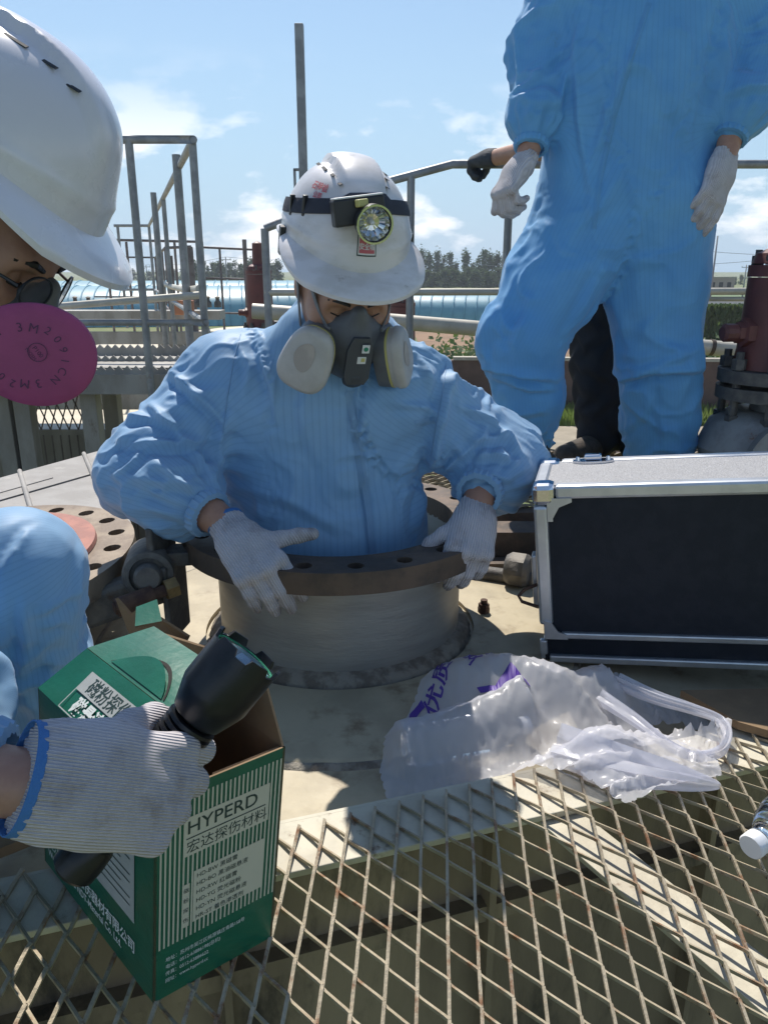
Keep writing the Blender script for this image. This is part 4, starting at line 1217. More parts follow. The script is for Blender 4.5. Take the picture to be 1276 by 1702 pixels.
def make_head(parent, Mh, mat, name='head', h=0.0045, hair=False):
    """head facing local -Y, origin at ear height"""
    P = [s_el((0, 0.012, 0.035), (0.076, 0.096, 0.103)),
         s_el((0, -0.030, -0.030), (0.064, 0.066, 0.078), 0.05),
         s_el((0, -0.052, -0.088), (0.036, 0.036, 0.032), 0.05),
         s_rc((0, 0.020, -0.06), (0, 0.045, -0.19), 0.055, 0.060, 0.05),
         s_rc((-0.036, -0.083, 0.022), (0.036, -0.083, 0.022), 0.010, 0.010, 0.03),
         s_rc((0, -0.092, 0.010), (0, -0.112, -0.030), 0.007, 0.012, 0.02),
         s_el((0.014, -0.100, -0.034), (0.009, 0.011, 0.008), 0.01), s_el((-0.014, -0.100, -0.034), (0.009, 0.011, 0.008), 0.01),
         s_el((0.046, -0.066, -0.022), (0.022, 0.022, 0.02), 0.04), s_el((-0.046, -0.066, -0.022), (0.022, 0.022, 0.02), 0.04),
         s_rc((-0.020, -0.093, -0.060), (0.020, -0.093, -0.060), 0.0065, 0.0065, 0.012),
         s_rc((-0.018, -0.090, -0.072), (0.018, -0.090, -0.072), 0.0075, 0.0075, 0.012),
         s_sub((0.032, -0.094, 0.002), (0.019, 0.014, 0.011), 0.012), s_sub((-0.032, -0.094, 0.002), (0.019, 0.014, 0.011), 0.012),
         s_el((0.032, -0.076, 0.001), (0.0145, 0.0145, 0.0125), 0.004), s_el((-0.032, -0.076, 0.001), (0.0145, 0.0145, 0.0125), 0.004)]
    for s in (-1, 1):
        P += [s_el((s * 0.079, 0.018, -0.004), (0.009, 0.020, 0.033), 0.012)]
    V, Q = sdf_mesh(P, h, it=1)
    hd = obj_np(name, V, Q, mat, parent, True, Mh)
    for s in (-1, 1):
        MB().lathe([(0, -0.0125), (0.008, -0.009), (0.0112, 0), (0.008, 0.009), (0, 0.0125)], 14, Matrix.Translation((s * 0.032, -0.0785, -0.0005))).build('eye', M['eye'], hd, Mh)
        MB().tube([Mh @ Vector((s * 0.019, -0.0895, -0.0035)), Mh @ Vector((s * 0.032, -0.0925, -0.0055)), Mh @ Vector((s * 0.045, -0.0865, -0.0025))], 0.0013, 6).build('eyelash', M['hair'], hd)
        MB().tube([Mh @ Vector((s * 0.016, -0.101, 0.020)), Mh @ Vector((s * 0.034, -0.099, 0.026)), Mh @ Vector((s * 0.052, -0.085, 0.022))], [0.003, 0.0038, 0.002], 6).build('eyebrow', M['hair'], hd)
    if hair:
        Vh, Qh = sdf_mesh([s_el((0, 0.022, 0.045), (0.083, 0.098, 0.102)), s_cut((0, -0.05, 0.04), (0, -0.75, -0.66))], 0.007)
        obj_np('hair', Vh, Qh, M['hair'], parent, True, Mh)
    return hd

def shell_pt(a, s, thick=0.0):
    # a azimuth (0 = front), s 0 rim .. 1 crown
    th = s * math.pi / 2
    cs, sn = math.cos(th) ** 0.78, math.sin(th) ** 0.92
    rx, ry, H = 0.118 - thick, 0.142 - thick, 0.150 - thick
    x = rx * cs * math.sin(a); y = -ry * cs * math.cos(a); z = H * sn
    # central ridge from front to back
    if s > 0.20:
        w = 0.034 + 0.010 * s
        k = max(0.0, 1 - (abs(x) / w) ** 4) if abs(x) < w else 0.0
        f = min(1.0, (s - 0.20) / 0.28); f = f * f * (3 - 2 * f)
        z += 0.013 * f * min(1, k * 2.2) * (0.6 + 0.4 * s)
        y += -0.006 * f * min(1, k * 2.2) * math.cos(a) * (1 - s)
    # side shoulders
    z += 0.030 * math.sin(a) ** 2 * max(0.0, 1 - s / 0.45) ** 2
    e = math.exp(-((s - 0.12) / 0.03) ** 2) * 0.0025
    x += e * math.sin(a); y -= e * math.cos(a)
    return x, y, z
def shell_on(a, s, lift=0.0):
    e = 0.004
    p = Vector(shell_pt(a, s)); du = Vector(shell_pt(a + e, s)) - Vector(shell_pt(a - e, s)); dv = Vector(shell_pt(a, min(s + e, 0.999))) - Vector(shell_pt(a, max(s - e, 0.0)))
    n = du.cross(dv).normalized()
    if n.dot(p - Vector((0, 0, 0.03))) < 0: n = -n
    return p + n * lift, n
def helmet_rings(thick=0.0):
    """hard hat: crown with raised ridge, front peak; local -Y front, z = 0 rim plane"""
    NA, NP = 120, 34
    pt = lambda a, s: shell_pt(a, s, thick)
    V = []
    for i in range(NP + 1):
        s = (i / NP)
        for j in range(NA):
            a = 2 * math.pi * j / NA
            V.append(pt(a, min(s, 0.9995)))
    F = []
    for i in range(NP):
        for j in range(NA):
            F.append((i*NA + j, i*NA + (j+1) % NA, (i+1)*NA + (j+1) % NA, (i+1)*NA + j))
    F.append([NP * NA + j for j in range(NA)])
    # rim and peak
    def brim(a):
        f = max(0.0, math.cos(a)) ; g = max(0.0, (f - 0.12) / 0.88)
        return 0.008 + 0.042 * min(1.0, g * 1.7) ** 0.8 + 0.012 * max(0, -math.cos(a)) ** 2, 0.004 + 0.026 * min(1.0, g * 1.5)
    base = 0
    rows = [list(range(NA))]
    for k, (fo, fd) in enumerate(((0.08, 0.10), (0.5, 0.42), (0.92, 0.90), (1.0, 1.08), (0.98, 1.22), (0.6, 0.9), (0.05, 0.55))):
        r = []
        for j in range(NA):
            a = 2 * math.pi * j / NA
            w, d = brim(a)
            x0, y0, z0 = pt(a, 0)
            L = math.hypot(x0, y0)
            ux, uy = x0 / L, y0 / L
            fy = max(0.0, math.cos(a))
            x = x0 + ux * w * fo * (1 - 0.35 * fy); y = y0 + uy * w * fo
            z = -d * fd - 0.010 * fo * (math.sin(a) ** 2) * max(0, math.cos(a)) - (0.003 if k >= 4 else 0) + 0.030 * math.sin(a) ** 2
            r.append(len(V)); V.append((x, y, z))
        p = rows[-1]
        for j in range(NA):
            F.append((p[(j+1) % NA], p[j], r[j], r[(j+1) % NA]))
        rows.append(r)
    return V, F
HV, HF = helmet_rings()
def make_helmet(name, label, Mh, mat, parent=None):
    loc = Mh.to_translation()
    e = empty(name, loc, label, 'helmet')
    MB().add(HV, HF, True).build('shell', mat, e, Mh)
    me = e.children[0].data
    # inner lining
    mb = MB()
    mb.lathe([(0.097, -0.002), (0.100, 0.03), (0.085, 0.085), (0.05, 0.115), (0, 0.125)], 40, Matrix.Diagonal((1.06, 1.28, 1, 1)), cap=False)
    mb.build('harness', M['liner'], e, Mh)
    for s in (-1, 1):
        for a_, s_, tilt in ((0.62, 0.64, 0), (0.92, 0.715, 0), (1.36, 0.745, 0), (1.85, 0.735, 0)):
            p, n = shell_on(s * a_, s_, 0.0)
            MB().box((0, 0, 0), (0.0060, 0.028, 0.0010), None, bev=0.0005).build('vent_slot', M['liner'], e, Mh @ frame(p, y=(0, 1, 0), z=n))
    return e

def strap(parent, pts, w, mat, name='strap', up=(0, 0, 1), th=0.0022):
    return MB().tube(pts, w / 2, 8, ry=th, up=up).build(name, mat, parent)

# ---- hands
FING = {'i': (0.030, 0.088, (0.044, 0.026, 0.020), 0.0112), 'm': (0.0095, 0.092, (0.049, 0.030, 0.021), 0.0115),
        'r': (-0.0105, 0.087, (0.045, 0.028, 0.021), 0.0112), 'p': (-0.0295, 0.077, (0.035, 0.021, 0.018), 0.0100)}
def hand_prims(side, curl, splay=(0.08, 0.0, -0.05, -0.12), thumb=((0.75, 0.55, -0.30), (0.55, 0.80, -0.25), (0.35, 0.90, -0.25)), fat=1.12, cuff=0.07, cuff_r=0.031, spread=1.0):
    """side=+1: thumb on +x. fingers along +y, back of the hand +z. curl: per finger three angles (deg) towards -z"""
    P = []
    tips = []
    for n_, key in enumerate('imrp'):
        x, y, L, r = FING[key]
        x *= side * spread; r *= fat
        P.append(s_rc((x * 0.55, 0.004, 0.0), (x, y, 0.002 if key in 'mr' else 0.0), 0.018 * fat, 0.0128 * fat, 0.012))
    P.append(s_rc((side * 0.012, 0.02, -0.004), (-side * 0.008, 0.06, -0.004), 0.021 * fat, 0.017 * fat, 0.02))
    for n_, key in enumerate('imrp'):
        x, y, L, r = FING[key]
        x *= side * spread; r *= fat
        p = np.array((x, y - 0.006, 0.001)); a = 0.0
        for k in range(3):
            a += R(curl[n_][k])
            sx = math.sin(splay[n_]) * side
            d = np.array((sx * math.cos(a), math.cos(a), -math.sin(a))); d /= np.linalg.norm(d)
            q = p + d * L[k]
            P.append(s_rc(p, q, r * (1.04 - 0.07 * k), r * (0.97 - 0.07 * k), 0.004 if k == 0 else 0.006))
            p = q
        tips.append(p)
    p = np.array((side * 0.020, 0.022, -0.006))
    for k, (L, r0, r1) in enumerate(((0.046, 0.0175, 0.0135), (0.032, 0.0132, 0.0122), (0.026, 0.0120, 0.0102))):
        d = np.array((side * thumb[k][0], thumb[k][1], thumb[k][2])); d /= np.linalg.norm(d)
        q = p + d * L
        P.append(s_rc(p, q, r0 * fat, r1 * fat, 0.014 if k == 0 else 0.006)); p = q
    tips.append(p)
    P.append(s_rc((0, -cuff - 0.03, 0), (0, 0.012, 0), cuff_r * 1.06, cuff_r * 0.98, 0.03, (1.10, 1, 0.86)))
    P.append(s_cut((0, -cuff, 0), (0, -1, 0)))
    return P, tips
def make_glove(name, parent, Mh, side, curl, h=0.0028, mat=None, hem=True, soil=0.95, knit=0.5, **kw):
    cuffl = kw.get('cuff', 0.07)
    P, tips = hand_prims(side, curl, **kw)
    def ribs(p):
        f = np.clip((0.0 - p[:, 1]) / 0.012, 0, 1)
        ang = np.arctan2(p[:, 2], p[:, 0])
        return f * (0.0010 * np.cos(ang * 22)) - np.exp(-((p[:, 1] - 0.004) / 0.012) ** 2) * -0.0012
    V, Q = sdf_mesh(P, h, it=1, extra=ribs)
    o = obj_np(name, V, Q, mat or M['knit'], parent, True, Mh)
    ang = np.arctan2(V[:, 2], V[:, 0])
    f = np.clip((0.002 - V[:, 1]) / 0.01, 0, 1)
    set_attr(o, 'knit', V[:, 0] * knit)
    d = np.min([np.linalg.norm(V - t, axis=1) for t in tips], 0)
    set_attr(o, 'soil', np.clip(1 - d / 0.045, 0, 1) * soil * (0.55 + 0.45 * np.sin(V[:, 0] * 260) * np.sin(V[:, 1] * 210 + 1)))
    if hem:
        cr = kw.get('cuff_r', 0.031)
        MB().lathe([(cr * 1.03, -cuffl - 0.004), (cr * 1.06, -cuffl - 0.004), (cr * 1.075, -cuffl + 0.003), (cr * 1.03, -cuffl + 0.004)], 40, Mh @ Matrix.Diagonal((1.10, 1, 0.86, 1)) @ Matrix.Rotation(R(-90), 4, 'X') @ Matrix.Diagonal((1, 1, 1, 1)), close=True).build('glove_hem', M['bluecuff'], o)
    return o

def garment(name, parent, prims, mat, h, chains, cuffs=(), strokes=(), sub=1, seed=0.0, base=0.0):
    """cloth skin over a posed body. chains: (points, fold length, amplitude, [hot spots (point, radius, gain)]); cuffs: (point, direction) of elastic hems;
    strokes: (pixel polyline, amplitude, width px) of the large single folds"""
    V, Q = sdf_mesh(prims, h, off=0.004, it=2)
    N = normals(V, Q)
    best = np.full(len(V), 1e9); st = np.zeros(len(V)); S_ = np.zeros(len(V)); TH = np.zeros((len(V), 2)); AM = np.zeros(len(V)); LM = np.ones(len(V)); CI = np.zeros(len(V))
    for ci, (pts, lam, amp, hots) in enumerate(chains):
        pts = [np.array(p, float) for p in pts]; s0 = 0.0
        e1p = None
        for a, b in zip(pts[:-1], pts[1:]):
            d = b - a; L = np.linalg.norm(d); d = d / L
            t = np.clip((V - a) @ d, 0, L)
            q = V - a - t[:, None] * d; dist = np.linalg.norm(q, axis=1)
            e1 = np.array((0.15, -1, 0.1)) if e1p is None else e1p
            e1 = e1 - d * (e1 @ d); e1 /= np.linalg.norm(e1); e2 = np.cross(d, e1); e1p = e1
            u, v = q @ e1, q @ e2
            m = dist < best
            best[m] = dist[m]; st[m] = np.arctan2(v, u)[m] * 0.085; S_[m] = (s0 + t)[m]; TH[m] = np.stack([u, v], 1)[m] / np.maximum(dist, 1e-6)[m][:, None]
            LM[m] = lam; AM[m] = amp; CI[m] = ci * 7.3
            s0 += L
    for pts, lam, amp, hots in chains:
        for p, r, g in hots:
            AM = AM + g * np.exp(-(np.linalg.norm(V - np.array(p), axis=1) / r) ** 2)
    # smooth the fields across chain borders
    F_ = laplacian(np.stack([S_ / LM, TH[:, 0] * 1.15, TH[:, 1] * 1.15, AM], 1), Q, 6, 0.6)
    C3 = F_[:, :3] + (CI + seed)[:, None]
    C3 = np.stack([laplacian(C3, Q, 4, 0.6)[:, k] for k in range(3)], 1)
    w1 = vnoise(V * 9 + seed) - 0.5; w2 = vnoise(V * 9 + seed + 31) - 0.5
    C3 = C3 + np.stack([w1 * 2.4 + F_[:, 1] * 0.55, w2 * 1.3, w1 * 0.9], 1)
    n1 = vnoise(C3); r1 = 1 - np.abs(2 * n1 - 1); r1 = r1 ** 2.3
    n2 = vnoise(C3 * 1.9 + 17); r2 = 1 - np.abs(2 * n2 - 1); r2 = r2 ** 2.4
    patchy = np.clip(vnoise(V * 5.5 + seed + 5) * 2.2 - 0.45, 0.12, 1)
    disp = F_[:, 3] * patchy * (1.6 * (r1 - 0.45) + 0.75 * (r2 - 0.4))
    disp += base * (vnoise(V * 7 + 3 + seed) - 0.5)
    for c, d in cuffs:
        c = np.array(c, float); d = np.array(Vector(d).normalized())
        e1 = np.array(Vector(d).orthogonal().normalized()); e2 = np.cross(d, e1)
        q = V - c; t = q @ d; an = np.arctan2(q @ e2, q @ e1); rr = np.linalg.norm(q, axis=1)
        g = np.exp(-((t + 0.018) / 0.034) ** 2) * (rr < 0.16)
        disp += g * 0.0065 * (np.sin(an * 13 + 3 * w1) * 0.6 + np.sin(an * 21 + 5 * w2) * 0.4)
    px = to_px(V)
    view = V - np.array((0, 0, CAM_H)); view /= np.linalg.norm(view, axis=1)[:, None]
    front = np.clip(-(N * view).sum(1) * 2.5, 0, 1)
    for pl, amp, wd in strokes:
        dm = np.full(len(V), 1e9); sg = np.zeros(len(V)); tt = np.zeros(len(V)); n_ = len(pl) - 1
        for k in range(n_):
            d_, s_, t_ = seg_dist(px, np.array(pl[k], float), np.array(pl[k + 1], float))
            m = d_ < dm
            dm[m] = d_[m]; sg[m] = s_[m]; tt[m] = (k + t_[m]) / n_
        x = dm * sg / (wd * 0.85)
        prof = np.exp(-np.abs(x) ** 1.25 * 1.25) - 0.8 * np.exp(-np.abs(x - 1.5) ** 1.3 * 1.3)
        disp += front * amp * 1.45 * prof * np.sin(np.pi * np.clip(tt * 0.86 + 0.07, 0, 1)) ** 0.6
    V = V + N * disp[:, None]
    o = obj_np(name, V, Q, mat, parent, True)
    set_attr(o, 'stripe', st)
    if sub: subsurf(o, sub)
    return o
def crop(x0, y0, sc, *pls):
    return [([(x0 + x / sc, y0 + y / sc) for x, y in pl], amp, wd) for pl, amp, wd in pls]

# ---------------------------------------------------------------- the man in the manhole
m1 = empty('person', (NC.x, NC.y, 0.0), 'person in blue coverall standing chest deep in the manhole, hands on its flange', 'person')
SLs, SRs = Vector((-0.325, 1.565, 0.545)), Vector((0.050, 1.565, 0.525))
ELb, ERb = Vector((-0.478, 1.485, 0.385)), Vector((0.258, 1.655, 0.375))
WL, WR = at(378, 872, 1.37), at(792, 848, 1.475)
CL, CR_ = at(326, 840, 1.40), at(803, 808, 1.51)       # sleeve cuffs
mid = Vector((-0.135, 1.58, 0.0))
suit = [s_rc((-0.11, 1.60, -0.20), (-0.115, 1.60, 0.22), 0.165, 0.172, 0.05, (1, 0.82, 1)),
        s_rc((-0.125, 1.60, 0.20), (-0.14, 1.585, 0.47), 0.185, 0.185, 0.08, (1.10, 0.72, 1)),
        s_rc((-0.27, 1.575, 0.535), (-0.01, 1.575, 0.525), 0.098, 0.098, 0.08),
        s_rc((-0.14, 1.575, 0.55), (-0.105, 1.525, 0.655), 0.095, 0.078, 0.06),
        s_rc(SLs, ELb, 0.096, 0.092, 0.04), s_rc(ELb, mix(ELb, CL, 0.62), 0.092, 0.086, 0.03), s_rc(mix(ELb, CL, 0.62), CL, 0.086, 0.043, 0.02),
        s_rc(SRs, ERb, 0.095, 0.090, 0.04), s_rc(ERb, mix(ERb, CR_, 0.65), 0.090, 0.084, 0.03), s_rc(mix(ERb, CR_, 0.65), CR_, 0.080, 0.043, 0.02)]
chains1 = [(((-0.13, 1.585, 0.62), (-0.12, 1.60, -0.25)), 0.22, 0.008, []),
           ((SLs, ELb, CL), 0.058, 0.011, [(ELb + Vector((0.03, 0, 0.05)), 0.11, 0.012), (mix(ELb, CL, 0.75), 0.08, 0.006), ((-0.23, 1.50, 0.50), 0.08, 0.008)]),
           ((SRs, ERb, CR_), 0.055, 0.011, [(ERb, 0.11, 0.013), (mix(ERb, CR_, 0.7), 0.08, 0.008), ((-0.02, 1.50, 0.49), 0.08, 0.008)])]
strokes1 = crop(150, 500, 1.701,
    ([(195, 175), (290, 255), (350, 310), (390, 360)], 0.013, 10), ([(60, 335), (160, 325), (245, 350)], 0.010, 9), ([(165, 290), (230, 350), (330, 465)], 0.013, 10),
    ([(95, 400), (230, 402), (345, 395)], 0.011, 10), ([(90, 500), (250, 515), (400, 545)], 0.008, 12), ([(60, 570), (200, 605), (330, 640)], 0.007, 12), ([(165, 250), (215, 200), (270, 150)], 0.008, 9),
    ([(385, 340), (362, 420), (345, 500)], 0.014, 12), ([(478, 150), (515, 240), (530, 340)], 0.008, 9), ([(420, 130), (450, 190), (440, 260)], 0.006, 8),
    ([(738, 262), (768, 470), (790, 720)], 0.006, 6), ([(775, 420), (800, 560), (815, 720)], 0.005, 7), ([(985, 320), (960, 470), (930, 640)], 0.011, 12), ([(400, 520), (560, 560), (700, 640)], 0.006, 14),
    ([(1025, 190), (995, 330), (965, 480)], 0.014, 11), ([(1050, 300), (1130, 335), (1175, 385)], 0.012, 8), ([(1090, 395), (1180, 378), (1215, 425)], 0.012, 8), ([(1080, 440), (1140, 432), (1200, 450)], 0.010, 8), ([(1075, 495), (1130, 490), (1185, 510)], 0.010, 8), ([(1000, 480), (1070, 420), (1135, 345)], 0.011, 9), ([(900, 130), (950, 180), (980, 260)], 0.007, 9), ([(620, 230), (600, 330), (640, 450)], 0.005, 14))
cov = garment('coverall', m1, suit, M['suit'], 0.0065, chains1, ((CL, CL - ELb), (CR_, CR_ - ERb)), strokes1, sub=1, seed=3.7, base=0.012)
# elastic cuffs, zip placket, pocket
for c, pr in ((CL, ELb), (CR_, ERb)):
    d = (c - pr).normalized()
    Mx = frame(c + d * 0.032, x=d.orthogonal(), z=d)
    MB().lathe([(0.036, -0.012), (0.047, -0.010), (0.049, 0.0), (0.046, 0.010), (0.036, 0.012)], 72, Mx, close=True, fr=lambda i, a: 1 + 0.035 * math.sin(26 * a) + 0.02 * math.sin(11 * a)).build('elastic_cuff', M['suit'], m1)
# front placket, pocket flap and seams laid on the cloth
from mathutils.bvhtree import BVHTree
def sewn(o, parent, pl, wpx, name, mat, lift=0.0016, stripe=0.0):
    oo = org(parent)
    bv = BVHTree.FromPolygons([v.co + oo for v in o.data.vertices], [tuple(p.vertices) for p in o.data.polygons])
    P2 = []
    for a, b in zip(pl[:-1], pl[1:]):
        n = max(2, int(math.hypot(b[0]-a[0], b[1]-a[1]) / 7))
        P2 += [(a[0] + (b[0]-a[0]) * k / n, a[1] + (b[1]-a[1]) * k / n) for k in range(n)]
    P2.append(pl[-1])
    V = []; F = []; m = 4
    cam_ = Vector((0, 0, CAM_H))
    for i, p in enumerate(P2):
        q = P2[min(i + 1, len(P2) - 1)]; r = P2[max(i - 1, 0)]
        d = Vector((q[0] - r[0], q[1] - r[1])).normalized(); nn = Vector((-d.y, d.x))
        for k in range(m):
            f = (k / (m - 1) - 0.5) * wpx
            x = at(p[0] + nn.x * f, p[1] + nn.y * f, 1.5)
            h, nrm, _, _ = bv.ray_cast(cam_, (x - cam_).normalized())
            if h is None: h = V[-1] if V else x
            V.append(h - (x - cam_).normalized() * (lift if 0 < k < m - 1 else -0.0008))
    for i in range(len(P2) - 1):
        for k in range(m - 1): F.append((i*m + k, i*m + k + 1, (i+1)*m + k + 1, (i+1)*m + k))
    s = MB().add(V, F, True).build(name, mat, parent)
    set_attr(s, 'stripe', [stripe] * len(V))
    return s
sewn(cov, m1, [(580, 650), (592, 720), (603, 800), (612, 860), (618, 922)], 17, 'zip_placket', M['suit'], 0.0035, 0.0019)
sewn(cov, m1, [(690, 704), (722, 698)], 13, 'pocket_flap', M['suit'], 0.003, 0.0019)
sewn(cov, m1, [(402, 548), (388, 600), (378, 660), (370, 720)], 3.5, 'armhole_seam', M['suit'], 0.0012, 0.0019)
sewn(cov, m1, [(742, 600), (736, 650), (724, 710), (716, 760)], 3.5, 'armhole_seam', M['suit'], 0.0012, 0.0019)
# bare forearms
for pr, c, w in ((ELb, CL, WL), (ERb, CR_, WR)):
    V, Q = sdf_mesh([s_rc(mix(pr, c, 0.5), mix(c, w, 0.4), 0.036, 0.031, 0.02), s_rc(mix(c, w, 0.4), w + (w - c).normalized() * 0.03, 0.030, 0.027, 0.02)], 0.005)
    obj_np('forearm', V, Q, M['skin'], m1, True)

HC = at(571, 476, 1.470)
MH1 = rotM(HC, 19, 29, 2)
head1 = make_head(m1, MH1, M['skin'])
# collar and hood rolled behind the neck
mb = MB()
V, Q = sdf_mesh([s_rc((-0.185, 1.56, 0.615), (-0.175, 1.60, 0.66), 0.03, 0.034, 0.03), s_rc((-0.175, 1.60, 0.66), (-0.085, 1.645, 0.685), 0.034, 0.036, 0.03), s_rc((-0.085, 1.645, 0.685), (0.0, 1.60, 0.645), 0.036, 0.032, 0.03), s_rc((0.0, 1.60, 0.645), (0.0, 1.55, 0.60), 0.032, 0.028, 0.03)], 0.008)
V = V + 0.004 * np.sin(V[:, [1, 2, 0]] * 140 + 2 * np.sin(V[:, [2, 0, 1]] * 60))
hood = obj_np('collar', V, Q, M['suit'], m1, True); set_attr(hood, 'stripe', V[:, 2] + V[:, 0]); subsurf(hood)

MHM = MH1 @ Matrix.Translation((-0.008, 0.006, 0.070)) @ Matrix.Rotation(R(-11), 4, 'X') @ Matrix.Diagonal((0.95, 0.93, 0.96, 1))
hm1 = make_helmet('safety_helmet', 'scuffed white safety helmet with head torch on the man in the manhole', MHM, M['helmet_worn'])
MHH = MHM
# red printed characters on the flank of the helmet and a badge on the front
def on_helmet(p, lift=0.0015):
    """a point given as arc length round the shell from the front and height, laid on the shell"""
    return shell_on(p.x / 0.13, max(0.01, p.y / 0.20), lift)[0]
lettering(hm1, '石特检', 0.017, MHH, M['redfade'], 'CENTER', 0.0004, bend=lambda p: on_helmet(Vector((p.x - 0.128, p.y + 0.104, 0))))
lettering(hm1, '公司', 0.012, MHH, M['redfade'], 'CENTER', 0.0004, bend=lambda p: on_helmet(Vector((p.x - 0.124, p.y + 0.090, 0))))
def patch(parent, x0, x1, y0, y1, mat, lift, name, nx=8, ny=6):
    V = []; F = []
    for j in range(ny + 1):
        for i in range(nx + 1):
            V.append(MHH @ on_helmet(Vector((x0 + (x1-x0)*i/nx, y0 + (y1-y0)*j/ny, 0)), lift))
    for j in range(ny):
        for i in range(nx): F.append((j*(nx+1)+i, j*(nx+1)+i+1, (j+1)*(nx+1)+i+1, (j+1)*(nx+1)+i))
    return MB().add(V, F, True).build(name, mat, parent)
patch(hm1, -0.021, 0.017, 0.021, 0.062, M['boxdark'], 0.0007, 'badge_border')
bd = patch(hm1, -0.019, 0.015, 0.023, 0.060, M['labelwhite'], 0.0012, 'badge')
patch(hm1, -0.017, 0.013, 0.025, 0.058, M['redfade'], 0.0017, 'badge_print')
lettering(hm1, '安全帽', 0.010, MHH, M['labelwhite'], 'CENTER', 0.0002, bend=lambda p: on_helmet(Vector((p.x - 0.002, p.y + 0.030, 0)), 0.0022))

# head torch: elastic band round the shell, box and lamp
ht = empty('head_torch', MHH @ Vector((0, -0.15, 0.08)), 'black head torch with round reflector strapped round the scuffed helmet', 'head torch')
pts = []
for k in range(0, 41):
    a = -math.pi * 1.0 + 2 * math.pi * k / 40
    hgt = 0.092 - 0.066 * (1 - math.cos(a)) / 2 + 0.004 * math.sin(a)
    pts.append(MHH @ on_helmet(Vector((a * 0.13, hgt, 0)), 0.003))
strap(ht, pts, 0.026, M['strap'], 'elastic_band', up=(MHH.to_3x3() @ Vector((0, 0, 1))), th=0.0016)
for k in (11, 13):
    d = (pts[k+1] - pts[k-1]).normalized()
    MB().box(pts[k], (0.006, 0.008, 0.033), frame((0, 0, 0), x=d, z=MHH.to_3x3() @ Vector((0, 0, 1))).to_3x3(), bev=0.001).build('band_slider', M['black'], ht)
for s, yy in ((-1, -0.012), (1, -0.012)):
    p = MHH @ Vector((s * 0.122, yy, 0.014))
    MB().box(p, (0.010, 0.018, 0.050), MHH.to_3x3(), bev=0.002).build('band_clip', M['black'], ht)
MT = MHH @ Matrix.Translation((-0.022, -0.132, 0.099)) @ Matrix.Rotation(R(0), 4, 'Z') @ Matrix.Rotation(R(-10), 4, 'Y') @ Matrix.Rotation(R(-14), 4, 'X')
MB().box((0, 0, 0), (0.088, 0.030, 0.042), bev=0.003).build('battery_box', M['black'], ht, MT)
MB().box((0, 0.0, 0.0225), (0.084, 0.027, 0.003), bev=0.001).build('box_top', M['capwhite'], ht, MT)
ML = MT @ Matrix.Translation((0.016, -0.014, -0.018)) @ Matrix.Rotation(R(100), 4, 'X')
MB().lathe([(0.020, -0.012), (0.029, 0.002), (0.0305, 0.016), (0.0305, 0.024), (0.0275, 0.024), (0.0265, 0.018)], 40, ML, cap=False).build('lamp_body', M['black'], ht)
MB().lathe([(0.0280, 0.0235), (0.0312, 0.0235), (0.0312, 0.0275), (0.0280, 0.0275)], 40, ML, close=True).build('lamp_ring', M['chrome'], ht)
MB().lathe([(0.0275, 0.021), (0.022, 0.012), (0.013, 0.006), (0.004, 0.004), (0, 0.004)], 40, ML, cap=False, smooth=False, fr=lambda i, a: 1 + 0.05 * math.sin(14 * a)).build('reflector', M['lampglass'], ht)
MB().lathe([(0, 0.016), (0.0035, 0.014), (0.004, 0.004)], 12, ML).build('bulb', M['capwhite'], ht)
MB().box((-0.004, -0.012, 0.012), (0.02, 0.012, 0.012), Matrix.Rotation(R(20), 3, 'Z'), bev=0.002).build('warning_tab', M['filteryellow'], ht, MT @ Matrix.Translation((0.006, -0.01, 0.0)))

# half-mask respirator
rs = empty('respirator', MH1 @ Vector((0, -0.10, -0.05)), 'grey half mask respirator with two white filter cartridges on the man in the manhole', 'respirator')
def half_mask(par, Mh, h=0.004):
    Pm = [s_el((0, -0.092, -0.055), (0.048, 0.034, 0.050), 0.03), s_rc((0, -0.106, -0.022), (0, -0.108, 0.004), 0.021, 0.013, 0.025),
          s_rc((-0.052, -0.078, -0.058), (0.052, -0.078, -0.058), 0.030, 0.030, 0.03), s_rc((0, -0.118, -0.045), (0, -0.120, -0.092), 0.021, 0.020, 0.02), s_el((0, -0.072, -0.105), (0.040, 0.034, 0.020), 0.03)]
    V, Q = sdf_mesh(Pm, h)
    obj_np('face_piece', V, Q, M['rubber'], par, True, Mh)
    MB().prism([(-0.013, 0.026), (0.013, 0.026), (0.021, 0.004), (0.021, -0.044), (0.014, -0.056), (-0.014, -0.056), (-0.021, -0.044), (-0.021, 0.004)], 0.006, frame((0, -0.139, -0.045), x=(1, 0, 0), z=(0, -1, 0.10))).build('exhalation_cover', M['rubberdark'], par, Mh)
    MB().lathe([(0, 0.012), (0.012, 0.011), (0.018, 0.006), (0.019, 0)], 24, Mh @ frame((0, -0.136, -0.098), x=(1, 0, 0), z=(0, -0.85, -0.5))).build('valve_cap', M['rubberdark'], par)
MK1 = MH1 @ Matrix.Translation((0, -0.09, -0.05)) @ Matrix.Scale(1.12, 4) @ Matrix.Translation((0, 0.09, 0.05))
half_mask(rs, MK1)
MB().box((0.007, -0.1478, -0.034), (0.012, 0.001, 0.014), Matrix.Rotation(R(-6), 3, 'X')).build('label', M['labelwhite'], rs, MK1)
MB().lathe([(0, 0), (0.0038, 0), (0.0038, 0.0006), (0, 0.0006)], 10, MK1 @ frame((0.007, -0.1485, -0.034), x=(1, 0, 0), z=(0, -1, 0.1))).build('label_mark', M['greenprint'], rs)
MB().box((0.004, -0.1462, -0.056), (0.014, 0.001, 0.012), Matrix.Rotation(R(-6), 3, 'X')).build('label', M['labelwhite'], rs, MK1)
